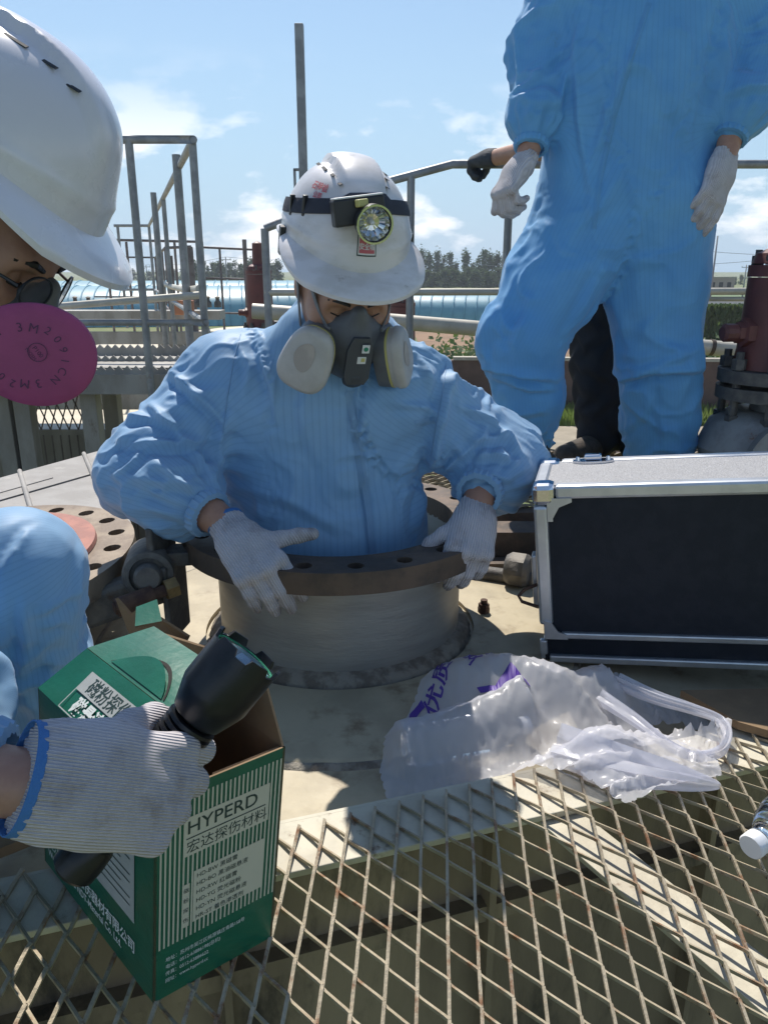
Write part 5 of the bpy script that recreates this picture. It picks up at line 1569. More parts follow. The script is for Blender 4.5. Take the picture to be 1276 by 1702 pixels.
MB().box((0.006, -0.1470, -0.055), (0.006, 0.0008, 0.006), Matrix.Rotation(R(-6), 3, 'X')).build('label_mark', M['filteryellow'], rs, MK1)
def cartridge(par, Mc, sc=1.0, flip=1):
    # rounded-D outline, thick, with retainer rim; local z outward
    def outline(k, dx=0.0):
        pts = []
        for j in range(40):
            a = 2 * math.pi * j / 40
            c, s = math.cos(a), math.sin(a)
            x = 0.040 * math.copysign(abs(c) ** 0.75, c); y = 0.053 * math.copysign(abs(s) ** 0.72, s)
            x *= 1.0 - 0.16 * (y / 0.053) * flip
            pts.append((x * k * sc, y * k * sc))
        return pts
    def layer(zs, ks, name, mat):
        mb = MB(); V = []; F = []; n = 40
        for z, k in zip(zs, ks):
            V += [Vector((x, y, z * sc)) for x, y in outline(k)]
        for i in range(len(zs) - 1):
            for j in range(n): F.append((i*n + j, i*n + (j+1) % n, (i+1)*n + (j+1) % n, (i+1)*n + j))
        F.append(list(range(n))[::-1]); F.append([(len(zs)-1)*n + j for j in range(n)])
        return MB().add(V, F, True).build(name, mat, par, Mc)
    layer((-0.010, 0.012), (0.93, 0.97), 'cartridge_body', M['rubber'])
    layer((0.0122, 0.0158), (0.975, 0.985), 'cartridge_band', M['filteryellow'])
    layer((0.016, 0.023), (0.965, 0.975), 'cartridge_rim', M['filterwhite'])
    r = layer((0.0232, 0.026, 0.034, 0.0385, 0.040), (1.0, 1.02, 1.0, 0.93, 0.84), 'retainer', M['filterwhite'])
    MB().add(*(lambda n=28: ([Vector((0.016 * sc * math.cos(2*math.pi*j/n) - 0.004 * sc, 0.024 * sc * math.sin(2*math.pi*j/n) * (1 + 0.2 * math.cos(2*math.pi*j/n)) + 0.006 * sc, 0.0408 * sc)) for j in range(n)], [list(range(n))]))()).build('filter_pad', M['filterbuff'], par, Mc)
    return r
nl = MH1.to_3x3() @ Vector((-0.52, -0.80, 0.05)); nr = MH1.to_3x3() @ Vector((0.93, -0.42, -0.05))
upv = MH1.to_3x3() @ Vector((0.28, 0.10, 1)); upr = MH1.to_3x3() @ Vector((-0.42, 0.0, 1))
cartridge(rs, frame(MH1 @ Vector((-0.074, -0.112, -0.072)), y=upv, z=nl), 1.12)
cartridge(rs, frame(MH1 @ Vector((0.064, -0.110, -0.078)), y=upr, z=nr), 1.08)
for s in (-1, 1):
    MB().lathe([(0, -0.03), (0.017, -0.03), (0.019, 0.0), (0, 0.004)], 20, frame(MH1 @ Vector((s * 0.052, -0.10, -0.058)), x=MH1.to_3x3() @ Vector((0, 0, 1)), z=(nl if s < 0 else nr))).build('inlet_port', M['rubberdark'], rs)
    strap(rs, [MH1 @ Vector(q) for q in ((s * 0.048, -0.104, -0.030), (s * 0.064, -0.080, -0.005), (s * 0.079, -0.040, 0.035), (s * 0.083, 0.0, 0.07))], 0.013, M['strapgrey'], 'head_strap', up=MH1.to_3x3() @ Vector((0, -0.6, 0.8)))
    MB().box(MH1 @ Vector((s * 0.053, -0.105, -0.030)), (0.014, 0.008, 0.022), MH1.to_3x3() @ Matrix.Rotation(R(s * 35), 3, 'Z'), bev=0.002).build('strap_buckle', M['strapgrey'], rs)
    strap(rs, [MH1 @ Vector(q) for q in ((s * 0.060, -0.085, -0.07), (s * 0.075, -0.03, -0.085), (s * 0.066, 0.05, -0.09))], 0.011, M['strap'], 'neck_strap', up=MH1.to_3x3() @ Vector((0, 0, 1)))
strap(hm1, [MH1 @ Vector(q) for q in ((-0.094, 0.0, 0.045), (-0.084, -0.006, -0.02), (-0.074, -0.016, -0.085), (-0.05, -0.035, -0.118))], 0.012, M['strapgrey'], 'chin_strap', up=MH1.to_3x3() @ Vector((0, 1, 0)))
strap(hm1, [MH1 @ Vector(q) for q in ((0.094, 0.0, 0.045), (0.084, -0.006, -0.02), (0.074, -0.016, -0.085))], 0.012, M['strapgrey'], 'chin_strap', up=MH1.to_3x3() @ Vector((0, 1, 0)))

# gloves gripping the flange: picture-left hand is his right hand
g1 = empty('work_glove', WL, 'white knitted glove with blue hem hanging over the front of the flange', 'glove')
fdir = (at(444, 950, 1.262) - at(392, 880, 1.355))
MG = frame(WL + fdir.normalized() * 0.052, y=fdir, z=(-0.15, -0.55, 0.80)) @ Matrix.Scale(1.03, 4)
make_glove('glove', g1, MG, -1, ((46, 22, 12), (52, 24, 12), (54, 24, 12), (52, 22, 12)), thumb=((0.85, 0.40, 0.0), (0.92, 0.40, -0.10), (0.90, 0.45, -0.15)), cuff=0.056, spread=1.24, fat=1.12, splay=(0.05, 0.0, -0.03, -0.08))
g2 = empty('work_glove', WR, 'white knitted glove with brown thumb clasping the flange next to the case', 'glove')
fdir = at(778, 905, 1.385) - at(790, 838, 1.48)
MG = frame(WR + fdir.normalized() * 0.030, y=fdir, z=(0.25, -0.50, 0.85))
make_glove('glove', g2, MG, 1, ((52, 34, 20), (56, 34, 18), (58, 34, 18), (60, 34, 18)), thumb=((0.72, 0.62, -0.10), (0.62, 0.70, -0.42), (0.35, 0.75, -0.55)), cuff=0.046, cuff_r=0.033, hem=False, spread=1.2, fat=1.12, splay=(0.03, 0.0, -0.02, -0.05))

# ---------------------------------------------------------------- standing man in blue
YS = 2.38
m2 = empty('person', (at(1020, 780, YS).x, YS, 0.104), 'person in bright blue coverall standing behind the aluminium case', 'person')
def A(px, py, dY=0.0): return at(px, py, YS + dY)
hipL, hipR = A(985, 310), A(1085, 310)
knL, knR = A(868, 560, -0.06), A(1092, 590, -0.02)
anL, anR = A(888, 735, 0.05), A(1095, 775, 0.02)
shL, shR = A(955, -75), A(1225, -75)
elL, elR = A(898, 95, 0.03), A(1262, 90, 0.0)
cuL, cuR = A(884, 226, -0.08), A(1218, 212, -0.10)
suit2 = [s_rc(mix(hipL, hipR, 0.5) + Vector((0, 0, 0.02)), A(1060, 150), 0.215, 0.215, 0.08, (1, 0.66, 1)),
         s_rc(A(1060, 150), A(1085, -60), 0.215, 0.205, 0.10, (1.05, 0.66, 1)),
         s_rc(shL, shR, 0.085, 0.085, 0.08), s_rc(A(1090, -110), A(1090, -150), 0.08, 0.07, 0.05),
         s_rc(A(990, 345), mix(A(990, 345), knL, 0.6), 0.160, 0.138, 0.06), s_rc(mix(A(990, 345), knL, 0.6), knL, 0.138, 0.120, 0.04), s_rc(knL, A(878, 660, 0.0), 0.118, 0.102, 0.03), s_rc(A(878, 660), anL, 0.102, 0.062, 0.02),
         s_rc(A(1092, 345), A(1090, 480), 0.158, 0.138, 0.06), s_rc(A(1090, 480), knR, 0.138, 0.128, 0.04), s_rc(knR, A(1096, 700), 0.120, 0.112, 0.02), s_rc(A(1096, 700), anR, 0.110, 0.098, 0.02),
         s_rc(shL, elL, 0.088, 0.078, 0.04), s_rc(elL, mix(elL, cuL, 0.75), 0.080, 0.068, 0.03), s_rc(mix(elL, cuL, 0.75), cuL, 0.066, 0.042, 0.02),
         s_rc(shR, elR, 0.092, 0.088, 0.04), s_rc(elR, mix(elR, cuR, 0.75), 0.090, 0.084, 0.03), s_rc(mix(elR, cuR, 0.75), cuR, 0.082, 0.042, 0.02)]
chains2 = [((A(1085, -110), A(1060, 300)), 0.30, 0.007, []),
           ((A(985, 320), knL, anL), 0.12, 0.010, [(knL, 0.13, 0.010), (anL, 0.09, 0.012), (A(985, 380), 0.10, 0.006)]),
           ((A(1092, 320), knR, anR), 0.12, 0.009, [(knR, 0.12, 0.008), (anR, 0.09, 0.005)]),
           ((shL, elL, cuL), 0.075, 0.010, [(elL, 0.10, 0.012)]), ((shR, elR, cuR), 0.08, 0.009, [(elR, 0.10, 0.010)])]
strokes2 = crop(740, 0, 2.38, ([(520, 60), (530, 480), (570, 740)], 0.010, 9), ([(840, 0), (700, 300), (620, 520), (570, 690)], 0.008, 11), ([(1100, 60), (1080, 300), (1060, 480)], 0.010, 10), ([(560, 790), (600, 960), (610, 1080)], 0.006, 8),
    ([(330, 330), (440, 220), (520, 170)], 0.012, 8), ([(310, 390), (420, 420), (480, 330)], 0.008, 9), ([(1110, 380), (1190, 350), (1276, 340)], 0.010, 9), ([(290, 940), (320, 860), (360, 780)], 0.008, 7), ([(540, 120), (480, 330), (420, 520)], 0.007, 9), ([(930, 100), (900, 380), (960, 560)], 0.006, 14)) + \
  crop(740, 420, 2.38, ([(160, 450), (300, 480), (435, 500)], 0.020, 9), ([(210, 505), (330, 540), (430, 535)], 0.014, 8), ([(180, 600), (300, 640), (395, 620)], 0.008, 9), ([(290, 740), (345, 735), (390, 700)], 0.014, 7), ([(300, 790), (340, 800), (380, 760)], 0.010, 6),
    ([(690, 500), (800, 478), (990, 462)], 0.022, 8), ([(760, 470), (850, 440), (960, 400)], 0.010, 8), ([(690, 400), (760, 420), (850, 400)], 0.006, 10), ([(860, 500), (850, 640), (870, 780)], 0.005, 9), ([(710, 700), (780, 650), (830, 560)], 0.006, 9), ([(340, 180), (300, 300), (250, 400)], 0.008, 12), ([(620, 60), (560, 180), (480, 330)], 0.008, 9))
cov2 = garment('coverall', m2, suit2, M['suit2'], 0.0095, chains2, ((cuL, cuL - elL), (cuR, cuR - elR), (anL, anL - knL)), strokes2, sub=1, seed=11.3, base=0.016)
sewn(cov2, m2, [(1078, 4), (1050, 90), (1018, 200), (996, 300), (986, 380)], 11, 'zip_placket', M['suit2'], 0.004, 0.0019)
for c, pr in ((cuL, elL), (cuR, elR)):
    d = (c - pr).normalized()
    MB().lathe([(0.036, -0.010), (0.047, -0.008), (0.048, 0.0), (0.045, 0.009), (0.036, 0.010)], 60, frame(c + d * 0.030, x=d.orthogonal(), z=d), close=True, fr=lambda i, a: 1 + 0.035 * math.sin(22 * a)).build('elastic_cuff', M['suit2'], m2)
wrL, wrR = A(875, 262, -0.10), A(1205, 258, -0.12)
for pr, c, w in ((elL, cuL, wrL), (elR, cuR, wrR)):
    V, Q = sdf_mesh([s_rc(mix(pr, c, 0.6), c, 0.037, 0.034, 0.02), s_rc(c, w + (w - c).normalized() * 0.03, 0.034, 0.028, 0.02)], 0.006)
    obj_np('forearm', V, Q, M['skin'], m2, True)
make_head(m2, rotM(A(1090, -215) , 20, 15), M['skin'], h=0.007, hair=True)
for an, fw in ((anL, Vector((-0.25, -0.10, 0))), (anR, Vector((0.05, -0.24, 0)))):
    b0 = Vector((an.x, an.y, 0.155)); tp = b0 + fw * 0.72; tp.z = 0.145
    V, Q = sdf_mesh([s_rc(Vector((an.x, an.y, an.z - 0.02)), b0, 0.050, 0.048, 0.03), s_rc(b0 - fw * 0.2, tp, 0.046, 0.042, 0.03), s_cut((0, 0, 0.104), (0, 0, -1))], 0.007)
    obj_np('shoe', V, Q, M['shoe'], m2, True)
g3 = empty('work_glove', wrL, 'white knitted glove with curled fingers beside the dark glove on the rail', 'glove')
fd = A(838, 312, -0.14) - A(868, 268, -0.11)
make_glove('glove', g3, frame(wrL + fd.normalized() * 0.035, y=fd, z=(-0.75, -0.45, 0.35)), 1, ((50, 55, 30), (58, 60, 30), (62, 60, 30), (66, 60, 30)), thumb=((0.65, 0.7, -0.35), (0.35, 0.85, -0.45), (0.2, 0.85, -0.5)), cuff=0.045, hem=False, h=0.0035, soil=0.5)
g4 = empty('work_glove', wrR, 'white knitted glove hanging open at the hip of the standing man', 'glove')
fd = A(1180, 345, -0.16) - A(1205, 262, -0.12)
make_glove('glove', g4, frame(wrR + fd.normalized() * 0.035, y=fd, z=(0.35, -0.9, 0.1)), -1, ((16, 14, 10), (22, 16, 10), (26, 18, 10), (30, 20, 12)), thumb=((0.45, 0.8, -0.25), (0.30, 0.9, -0.25), (0.15, 0.95, -0.25)), cuff=0.045, hem=False, h=0.0035, soil=0.45)

# ---------------------------------------------------------------- man in black behind him
YB = 2.82
m3 = empty('person', (at(1000, 745, YB).x, YB, 0.104), 'person in black trousers and dark glove half hidden behind the man in blue', 'person')
def B(px, py, dY=0.0): return at(px, py, YB + dY)
tr = [s_rc(B(985, 360), B(995, 470), 0.150, 0.110, 0.06), s_rc(B(995, 470), B(990, 600), 0.105, 0.088, 0.04), s_rc(B(990, 600), B(993, 728), 0.088, 0.075, 0.03),
      s_rc(B(1060, 360), B(1070, 520), 0.140, 0.100, 0.05), s_rc(B(1070, 520), B(1060, 735), 0.095, 0.075, 0.03), s_rc(B(980, 320), B(1075, 320), 0.14, 0.14, 0.06, (1, 0.75, 1))]
V, Q = sdf_mesh(tr, 0.011)
V = V + 0.006 * np.sin(V[:, [2, 0, 1]] * 70 + 3 * np.sin(V[:, [1, 2, 0]] * 31))
o = obj_np('trousers', V, Q, M['trouser'], m3, True)
sh = [s_rc(B(1030, 300), B(1035, 90), 0.175, 0.185, 0.06, (1, 0.66, 1)), s_rc(B(965, 75), B(1105, 75), 0.075, 0.075, 0.05), s_rc(B(960, 75), B(925, 165, -0.02), 0.072, 0.062, 0.03), s_rc(B(1110, 75), B(1125, 190), 0.072, 0.062, 0.03)]
V, Q = sdf_mesh(sh, 0.012); obj_np('shirt', V, Q, M['shirt'], m3, True)
V, Q = sdf_mesh([s_rc(B(928, 150, -0.02), B(905, 245, 0.05), 0.042, 0.040, 0.02), s_rc(B(905, 245, 0.05), B(822, 262, 0.32), 0.040, 0.029, 0.02)], 0.007); obj_np('forearm', V, Q, M['skin'], m3, True)
V, Q = sdf_mesh([s_rc(B(1123, 175, 0), B(1130, 290, 0.05), 0.042, 0.034, 0.02), s_rc(B(1130, 290, .05), B(1120, 370, 0.0), 0.034, 0.04, 0.02)], 0.008); obj_np('arm', V, Q, M['skin'], m3, True)
make_head(m3, rotM(B(948, -18), -42, 12), M['skin'], h=0.006, hair=True)
for px, fw in ((970, Vector((-0.16, -0.16, 0))), (1062, Vector((-0.05, -0.2, 0)))):
    p = B(993 if px == 970 else 1060, 735); b0 = Vector((p.x, p.y, 0.15)); tp = b0 + fw; tp.z = 0.14
    V, Q = sdf_mesh([s_rc(Vector((p.x, p.y, 0.25)), b0, 0.055, 0.052, 0.03), s_rc(b0 - fw * 0.2, tp, 0.05, 0.042, 0.03), s_cut((0, 0, 0.104), (0, 0, -1))], 0.007)
    obj_np('shoe', V, Q, M['shoe'], m3, True)
wb = B(822, 262, 0.32)
g5 = empty('work_glove', wb, 'dark grey glove gripping the top rail', 'glove')
fd = at(765, 268, 3.30) - at(815, 262, 3.18)
make_glove('glove', g5, frame(wb + fd.normalized() * 0.02, y=fd, z=(-0.1, -0.45, 0.95)), 1, ((48, 62, 30), (52, 66, 30), (55, 66, 30), (58, 66, 30)), thumb=((0.45, 0.75, -0.55), (0.15, 0.75, -0.8), (-0.1, 0.7, -0.8)), cuff=0.03, cuff_r=0.033, hem=False, h=0.004, mat=M['darkglove'], soil=0)

# ---------------------------------------------------------------- man kneeling at the left with the torch
m4 = empty('person', (-0.70, 0.70, 0.05), 'person in blue coverall squatting at the left edge with pink filter mask', 'person')
K1, K2 = at(35, 958, 0.98), Vector((-0.520, 0.74, 0.300))
CW = at(-85, 1294, 0.492); EW = Vector((-0.56, 0.46, 0.43)); SW = Vector((-0.60, 0.62, 0.60))
suit4 = [s_rc((-0.86, 0.72, 0.22), (-0.74, 0.70, 0.56), 0.17, 0.16, 0.08), s_rc((-0.80, 0.92, 0.60), SW, 0.09, 0.09, 0.06),
         s_rc((-0.84, 0.86, 0.22), K1 + Vector((-0.01, 0, 0)), 0.115, 0.078, 0.06), s_rc(K1, Vector((-0.515, 1.02, 0.06)), 0.078, 0.060, 0.05),
         s_rc((-0.84, 0.68, 0.20), K2, 0.12, 0.085, 0.06), s_rc(K2, Vector((-0.64, 0.80, 0.08)), 0.085, 0.065, 0.04),
         s_rc(SW, EW, 0.08, 0.075, 0.04), s_rc(EW, mix(EW, CW, 0.7), 0.075, 0.062, 0.03), s_rc(mix(EW, CW, 0.7), CW, 0.060, 0.040, 0.02)]
chains4 = [(((-0.74, 0.70, 0.62), (-0.86, 0.72, 0.18)), 0.2, 0.008, []), (((-0.84, 0.86, 0.22), K1), 0.09, 0.009, [(K1, 0.12, 0.006)]), ((K1, (-0.515, 1.02, 0.06)), 0.07, 0.010, [((-0.47, 0.95, 0.25), 0.10, 0.009)]),
           (((-0.84, 0.68, 0.20), K2), 0.09, 0.009, []), ((K2, (-0.64, 0.80, 0.08)), 0.07, 0.012, []), ((SW, EW, CW), 0.055, 0.011, [])]
strokes4 = crop(0, 740, 2.658, ([(120, 390), (60, 470), (10, 560)], 0.006, 10), ([(180, 740), (260, 690), (350, 650)], 0.008, 8), ([(120, 990), (200, 960), (290, 980)], 0.007, 8), ([(370, 430), (350, 600), (330, 760)], 0.005, 9), ([(100, 700), (110, 900), (60, 1080)], 0.008, 10), ([(200, 800), (270, 780), (330, 800)], 0.006, 8), ([(90, 1060), (180, 1040), (260, 1060)], 0.007, 8))
garment('coverall', m4, suit4, M['suit'], 0.008, chains4, ((CW, CW - EW),), strokes4, sub=1, seed=21.9, base=0.010)
for px, q in ((0, (-0.515, 1.02)), (1, (-0.64, 0.80))):
    b0 = Vector((q[0], q[1], 0.055 if px else 0.05))
    V, Q = sdf_mesh([s_rc(b0 + Vector((0, 0, 0.06)), b0, 0.05, 0.046, 0.03), s_rc(b0 - Vector((0.06, 0, 0)), b0 + Vector((0.10, 0, -0.01)), 0.044, 0.038, 0.03), s_cut((0, 0, 0.002 if px == 0 else 0.052), (0, 0, -1))], 0.008)
    obj_np('shoe', V, Q, M['shoe'], m4, True)
d = (CW - EW).normalized()
MB().lathe([(0.034, -0.012), (0.043, -0.010), (0.046, 0.0), (0.042, 0.010), (0.034, 0.012)], 60, frame(CW + d * 0.030, x=d.orthogonal(), z=d), close=True, fr=lambda i, a: 1 + 0.04 * math.sin(20 * a)).build('elastic_cuff', M['suit'], m4)
WW = at(60, 1302, 0.475)
V, Q = sdf_mesh([s_rc(EW, CW, 0.040, 0.033, 0.02), s_rc(CW, WW, 0.031, 0.024, 0.02)], 0.005)
obj_np('forearm', V, Q, M['skin'], m4, True)

HC4 = Vector((-0.440, 0.840, 0.816))
MH4 = rotM(HC4, 88, 38, 0)
make_head(m4, MH4, M['skin'], h=0.004, hair=True)
MHH4 = MH4 @ Matrix.Translation((0, 0.004, 0.062)) @ Matrix.Rotation(R(-8), 4, 'X') @ Matrix.Scale(0.90, 4)
hm4 = make_helmet('safety_helmet', 'large glossy white safety helmet close to the camera at the left edge', MHH4, M['helmet'])
strap(hm4, [MH4 @ Vector(q) for q in ((-0.092, -0.030, 0.060), (-0.086, -0.046, 0.025), (-0.080, -0.062, -0.015), (-0.070, -0.078, -0.055))], 0.018, M['strap'], 'chin_strap', up=MH4.to_3x3() @ Vector((0, 1, 0)))
rs4 = empty('respirator', MH4 @ Vector((0, -0.1, -0.05)), 'grey respirator with large pink round filter close to the camera', 'respirator')
half_mask(rs4, MH4)
FC = at(50, 590, 0.70)
fn = Vector((0.20, -0.97, 0.12))
MF = frame(FC, y=Vector((0.10, 0, 1)), z=fn)
def dish(k, n=56):
    return [(0.057 * k * math.cos(2*math.pi*j/n) * (1.0 + 0.04 * math.sin(2*math.pi*j/n)), 0.0455 * k * math.sin(2*math.pi*j/n) * (1.0 + 0.10 * math.cos(2*math.pi*j/n))) for j in range(n)]
V = []; F = []; n = 56
prof = ((0.90, -0.010), (1.0, -0.006), (1.012, -0.002), (1.0, 0.002), (0.95, 0.0035), (0.80, 0.0055), (0.6, 0.0070), (0.3, 0.0078), (0.02, 0.008))
for k, z in prof: V += [Vector((x, y, z)) for x, y in dish(k)]
for i in range(len(prof) - 1):
    for j in range(n): F.append((i*n + j, i*n + (j+1) % n, (i+1)*n + (j+1) % n, (i+1)*n + j))
F.append(list(range(n))[::-1]); F.append([(len(prof)-1)*n + j for j in range(n)])
pk = MB().add(V, F, True).build('filter_disc', M['pink'], rs4, MF)
MB().lathe([(0, -0.03), (0.02, -0.03), (0.022, -0.008), (0, -0.006)], 24, MF).build('inlet_port', M['rubberdark'], rs4)
def arc_text(body, radius, a0, size, step, flip=False):
    for k, ch in enumerate(body):
        a = a0 - k * step if not flip else a0 + k * step
        p = Vector((radius * math.cos(a) * 1.12, radius * math.sin(a), 0.0088))
        rot = a - math.pi / 2 if not flip else a + math.pi / 2
        zz = 0.0078 - 0.0016 * (radius / 0.03) ** 2 + 0.0009
        lettering(pk, ch, size, MF @ Matrix.Translation((p.x, p.y, zz)) @ Matrix.Rotation(rot, 4, 'Z'), M['pinkprint'], 'CENTER', 0.0)
arc_text('3M', 0.0215, R(95 + 7), 0.0112, R(24))
arc_text('2091CN', 0.0250, R(56), 0.0100, R(20))
arc_text('3M', 0.0215, R(-82 + 9), 0.0112, R(24))
arc_text('2091CN', 0.0250, R(244), 0.0100, R(20))
lettering(pk, 'NIOSH', 0.0040, MF @ Matrix.Translation((-0.002, 0.006, 0.0088)) @ Matrix.Rotation(R(-50), 4, 'Z'), M['pinkprint'], 'LEFT', 0.0)
lettering(pk, 'P100', 0.0055, MF @ Matrix.Translation((0.004, 0.0075, 0.0088)) @ Matrix.Rotation(R(-50), 4, 'Z'), M['pinkprint'], 'LEFT', 0.0)
MB().lathe([(0.0078, 0), (0.0084, 0), (0.0084, 0.0003), (0.0078, 0.0003)], 24, MF @ Matrix.Translation((0.0085, 0.004, 0.0086)), close=True).build('print_ring', M['pinkprint'], pk)
strap(rs4, [MH4 @ Vector(q) for q in ((-0.058, -0.085, -0.045), (-0.076, -0.045, -0.012), (-0.083, -0.005, 0.03), (-0.083, 0.03, 0.06))], 0.016, M['strap'], 'head_strap', up=MH4.to_3x3() @ Vector((0, -0.5, 0.85)))
strap(rs4, [MH4 @ Vector(q) for q in ((-0.060, -0.08, -0.055), (-0.080, -0.02, -0.065), (-0.07, 0.05, -0.075))], 0.013, M['strap'], 'neck_strap', up=MH4.to_3x3() @ Vector((0, 0, 1)))
# spectacles
gl = empty('spectacles', MH4 @ Vector((0, -0.1, 0)), 'thin framed spectacles under the brim of the large white helmet', 'spectacles')
for s in (-1, 1):
    Mx = MH4 @ frame((s * 0.034, -0.112, 0.002), x=(1, 0, 0), z=(s * 0.25, -1, 0.1))
    MB().lathe([(0.0215, -0.001), (0.0235, -0.001), (0.0235, 0.001), (0.0215, 0.001)], 28, Mx @ Matrix.Diagonal((1, 0.78, 1, 1)), close=True).build('rim', M['black'], gl)
    MB().lathe([(0, 0.0004), (0.0218, 0.0004), (0.0218, -0.0004), (0, -0.0004)], 28, Mx @ Matrix.Diagonal((1, 0.78, 1, 1))).build('lens', M['clear'], gl)
    MB().tube([MH4 @ Vector((s * 0.060, -0.104, 0.006)), MH4 @ Vector((s * 0.078, -0.06, 0.006)), MH4 @ Vector((s * 0.084, 0.01, 0.004))], 0.0018, 8).build('temple', M['black'], gl)

# fist round the torch
TH, TT = at(410, 1088, 0.585), at(118, 1450, 0.520)
ta = (TH - TT).normalized()
g6 = empty('work_glove', WW, 'large white knitted glove gripping the black torch in front of the green carton', 'glove')
fd = at(280, 1316, 0.515) - at(100, 1296, 0.476)
MG6 = frame(at(110, 1300, 0.480), y=fd, z=(0.0, -0.78, 0.62))
make_glove('glove', g6, MG6, -1, ((38, 88, 60), (46, 90, 60), (52, 90, 60), (56, 88, 60)), thumb=((0.60, 0.65, -0.50), (0.35, 0.80, -0.55), (0.1, 0.85, -0.6)), h=0.0022, cuff=0.030, cuff_r=0.0345, spread=1.16, fat=1.08, soil=0.6, knit=1.0)
tor = empty('torch', TT, 'black metal torch with crenellated head held by the large white glove', 'torch')
L = (TH - TT).length
Mt = frame(TT, x=ta.orthogonal(), z=ta) @ Matrix.Diagonal((0.93, 0.93, 1, 1))
MB().lathe([(0, 0), (0.017, 0), (0.021, 0.004), (0.0215, 0.016), (0.0205, 0.03), (0.0185, 0.034)], 36, Mt, fr=lambda i, a: 1 + 0.015 * math.sin(18 * a)).build('tail_cap', M['torch'], tor)
MB().lathe([(0.0185, 0.034), (0.019, 0.036), (0.019, L - 0.110), (0.0205, L - 0.108)], 36, Mt, fr=None).build('barrel', M['torch'], tor)
pr = []
z = L - 0.108
for k in range(6):
    pr += [(0.0205, z), (0.0245, z + 0.001), (0.0245, z + 0.0042), (0.0205, z + 0.0052)]; z += 0.0064
MB().lathe(pr, 36, Mt).build('cooling_fins', M['torch'], tor)
MB().lathe([(0.0205, z), (0.025, z + 0.003), (0.0325, z + 0.022), (0.0345, z + 0.028), (0.0345, L - 0.006), (0.0315, L - 0.006), (0.0312, L - 0.010)], 48, Mt, cap=False).build('head', M['torch'], tor)
def cren(i, a):
    return 1.0
V = []; F = []
nC = 72
for j in range(nC):
    a = 2 * math.pi * j / nC; up_ = 0.006 if math.sin(6 * a) > -0.1 else 0.0
    for r_, zz in ((0.0344, L - 0.010), (0.0348, L - 0.001 + up_), (0.0318, L - 0.001 + up_), (0.0312, L - 0.010)):
        V.append((r_ * math.cos(a), r_ * math.sin(a), zz))
for j in range(nC):
    for k in range(4): F.append((j*4 + k, ((j+1) % nC)*4 + k, ((j+1) % nC)*4 + (k+1) % 4, j*4 + (k+1) % 4))
MB().add(V, F).build('bezel', M['torch'], tor, Mt)
MB().lathe([(0.0310, L - 0.006), (0.022, L - 0.022), (0.010, L - 0.032), (0, L - 0.033)], 40, Mt, cap=False).build('reflector', M['lampglass'], tor)
MB().lathe([(0, L - 0.004), (0.0312, L - 0.004), (0.0312, L - 0.0055), (0, L - 0.0055)], 40, Mt).build('lens', M['clear'], tor)
MB().lathe([(0.0302, L - 0.0035), (0.0316, L - 0.0035), (0.0316, L - 0.002), (0.0302, L - 0.002)], 40, Mt, close=True).build('glint_ring', M['greenprint'], tor)  # green colour stands in for the greenish glint at the lens rim

# ================================================================ things on the roof
# ---------------------------------------------------------------- green carton
C0 = on(255, 1668, ZM + 0.001)
da = Vector((0.80, 0.60, 0)).normalized(); db = Vector((-0.70, 0.715, 0)).normalized()
BW, BL, BH = 0.138, 0.280, 0.250
MBX = Matrix.Identity(4)
for i in range(3):
    MBX[i][0], MBX[i][1], MBX[i][2], MBX[i][3] = da[i], db[i], Vector((0.10, 0.0, 1.0))[i], C0[i]
ct = empty('carton', C0, 'green printed carton with torn open top standing on the walkway mesh', 'carton')
def panel(name, pts, mat, th=0.0025, inner=None, bulge=0.0, n=10, M_=MBX):
    """cardboard panel through four local corner points (bilinear), slightly uneven"""
    p = [Vector(q) for q in pts]
    nn = (p[1] - p[0]).cross(p[3] - p[0]).normalized()
    V = []; F = []
    for side in (0, 1):
        for j in range(n + 1):
            for i in range(n + 1):
                u, v = i / n, j / n
                q = (p[0] * (1-u) + p[1] * u) * (1-v) + (p[3] * (1-u) + p[2] * u) * v
                q = q + nn * (bulge * math.sin(math.pi * u) * math.sin(math.pi * v)) - nn * (th * side)
                V.append(q)
    m = (n + 1) ** 2
    for j in range(n):
        for i in range(n):
            a = j*(n+1) + i
            F.append((a, a+1, a+n+2, a+n+1)); F.append((m+a+n+1, m+a+n+2, m+a+1, m+a))
    rim = [i for i in range(n+1)] + [(j+1)*(n+1)-1 for j in range(1, n+1)] + [n*(n+1)+i for i in range(n-1, -1, -1)] + [j*(n+1) for j in range(n-1, 0, -1)]
    for k in range(len(rim)):
        a, b = rim[k], rim[(k+1) % len(rim)]
        F.append((b, a, m+a, m+b))
    o = MB().add(V, F).build(name, mat, ct, M_)
    if inner is not None:
        o.data.materials.append(inner)
        nf = len(F)
        # faces of the inner layer and rim get the kraft colour
        for pl in o.data.polygons:
            vs_ = list(pl.vertices)
            if all(v >= m for v in vs_) or (any(v >= m for v in vs_) and any(v < m for v in vs_)):
                pl.material_index = 1
    return o
e_ = 0.0006
panel('side_panel', [(0, 0, 0), (BW, 0, 0), (BW, 0, BH), (0, 0, BH)], M['boxgreen'], inner=M['kraft'], bulge=0.0)
panel('front_panel', [(0, BL, 0), (0, 0.0, 0), (0, 0.0, BH), (0, BL, BH)], M['boxgreen'], inner=M['kraft'])
panel('side_panel', [(BW, BL, 0), (0, BL, 0), (0, BL, BH), (BW, BL, BH)], M['boxgreen'], inner=M['kraft'])
panel('back_panel', [(BW, 0, 0), (BW, BL, 0), (BW, BL, BH), (BW, 0, BH)], M['boxgreen'], inner=M['kraft'])
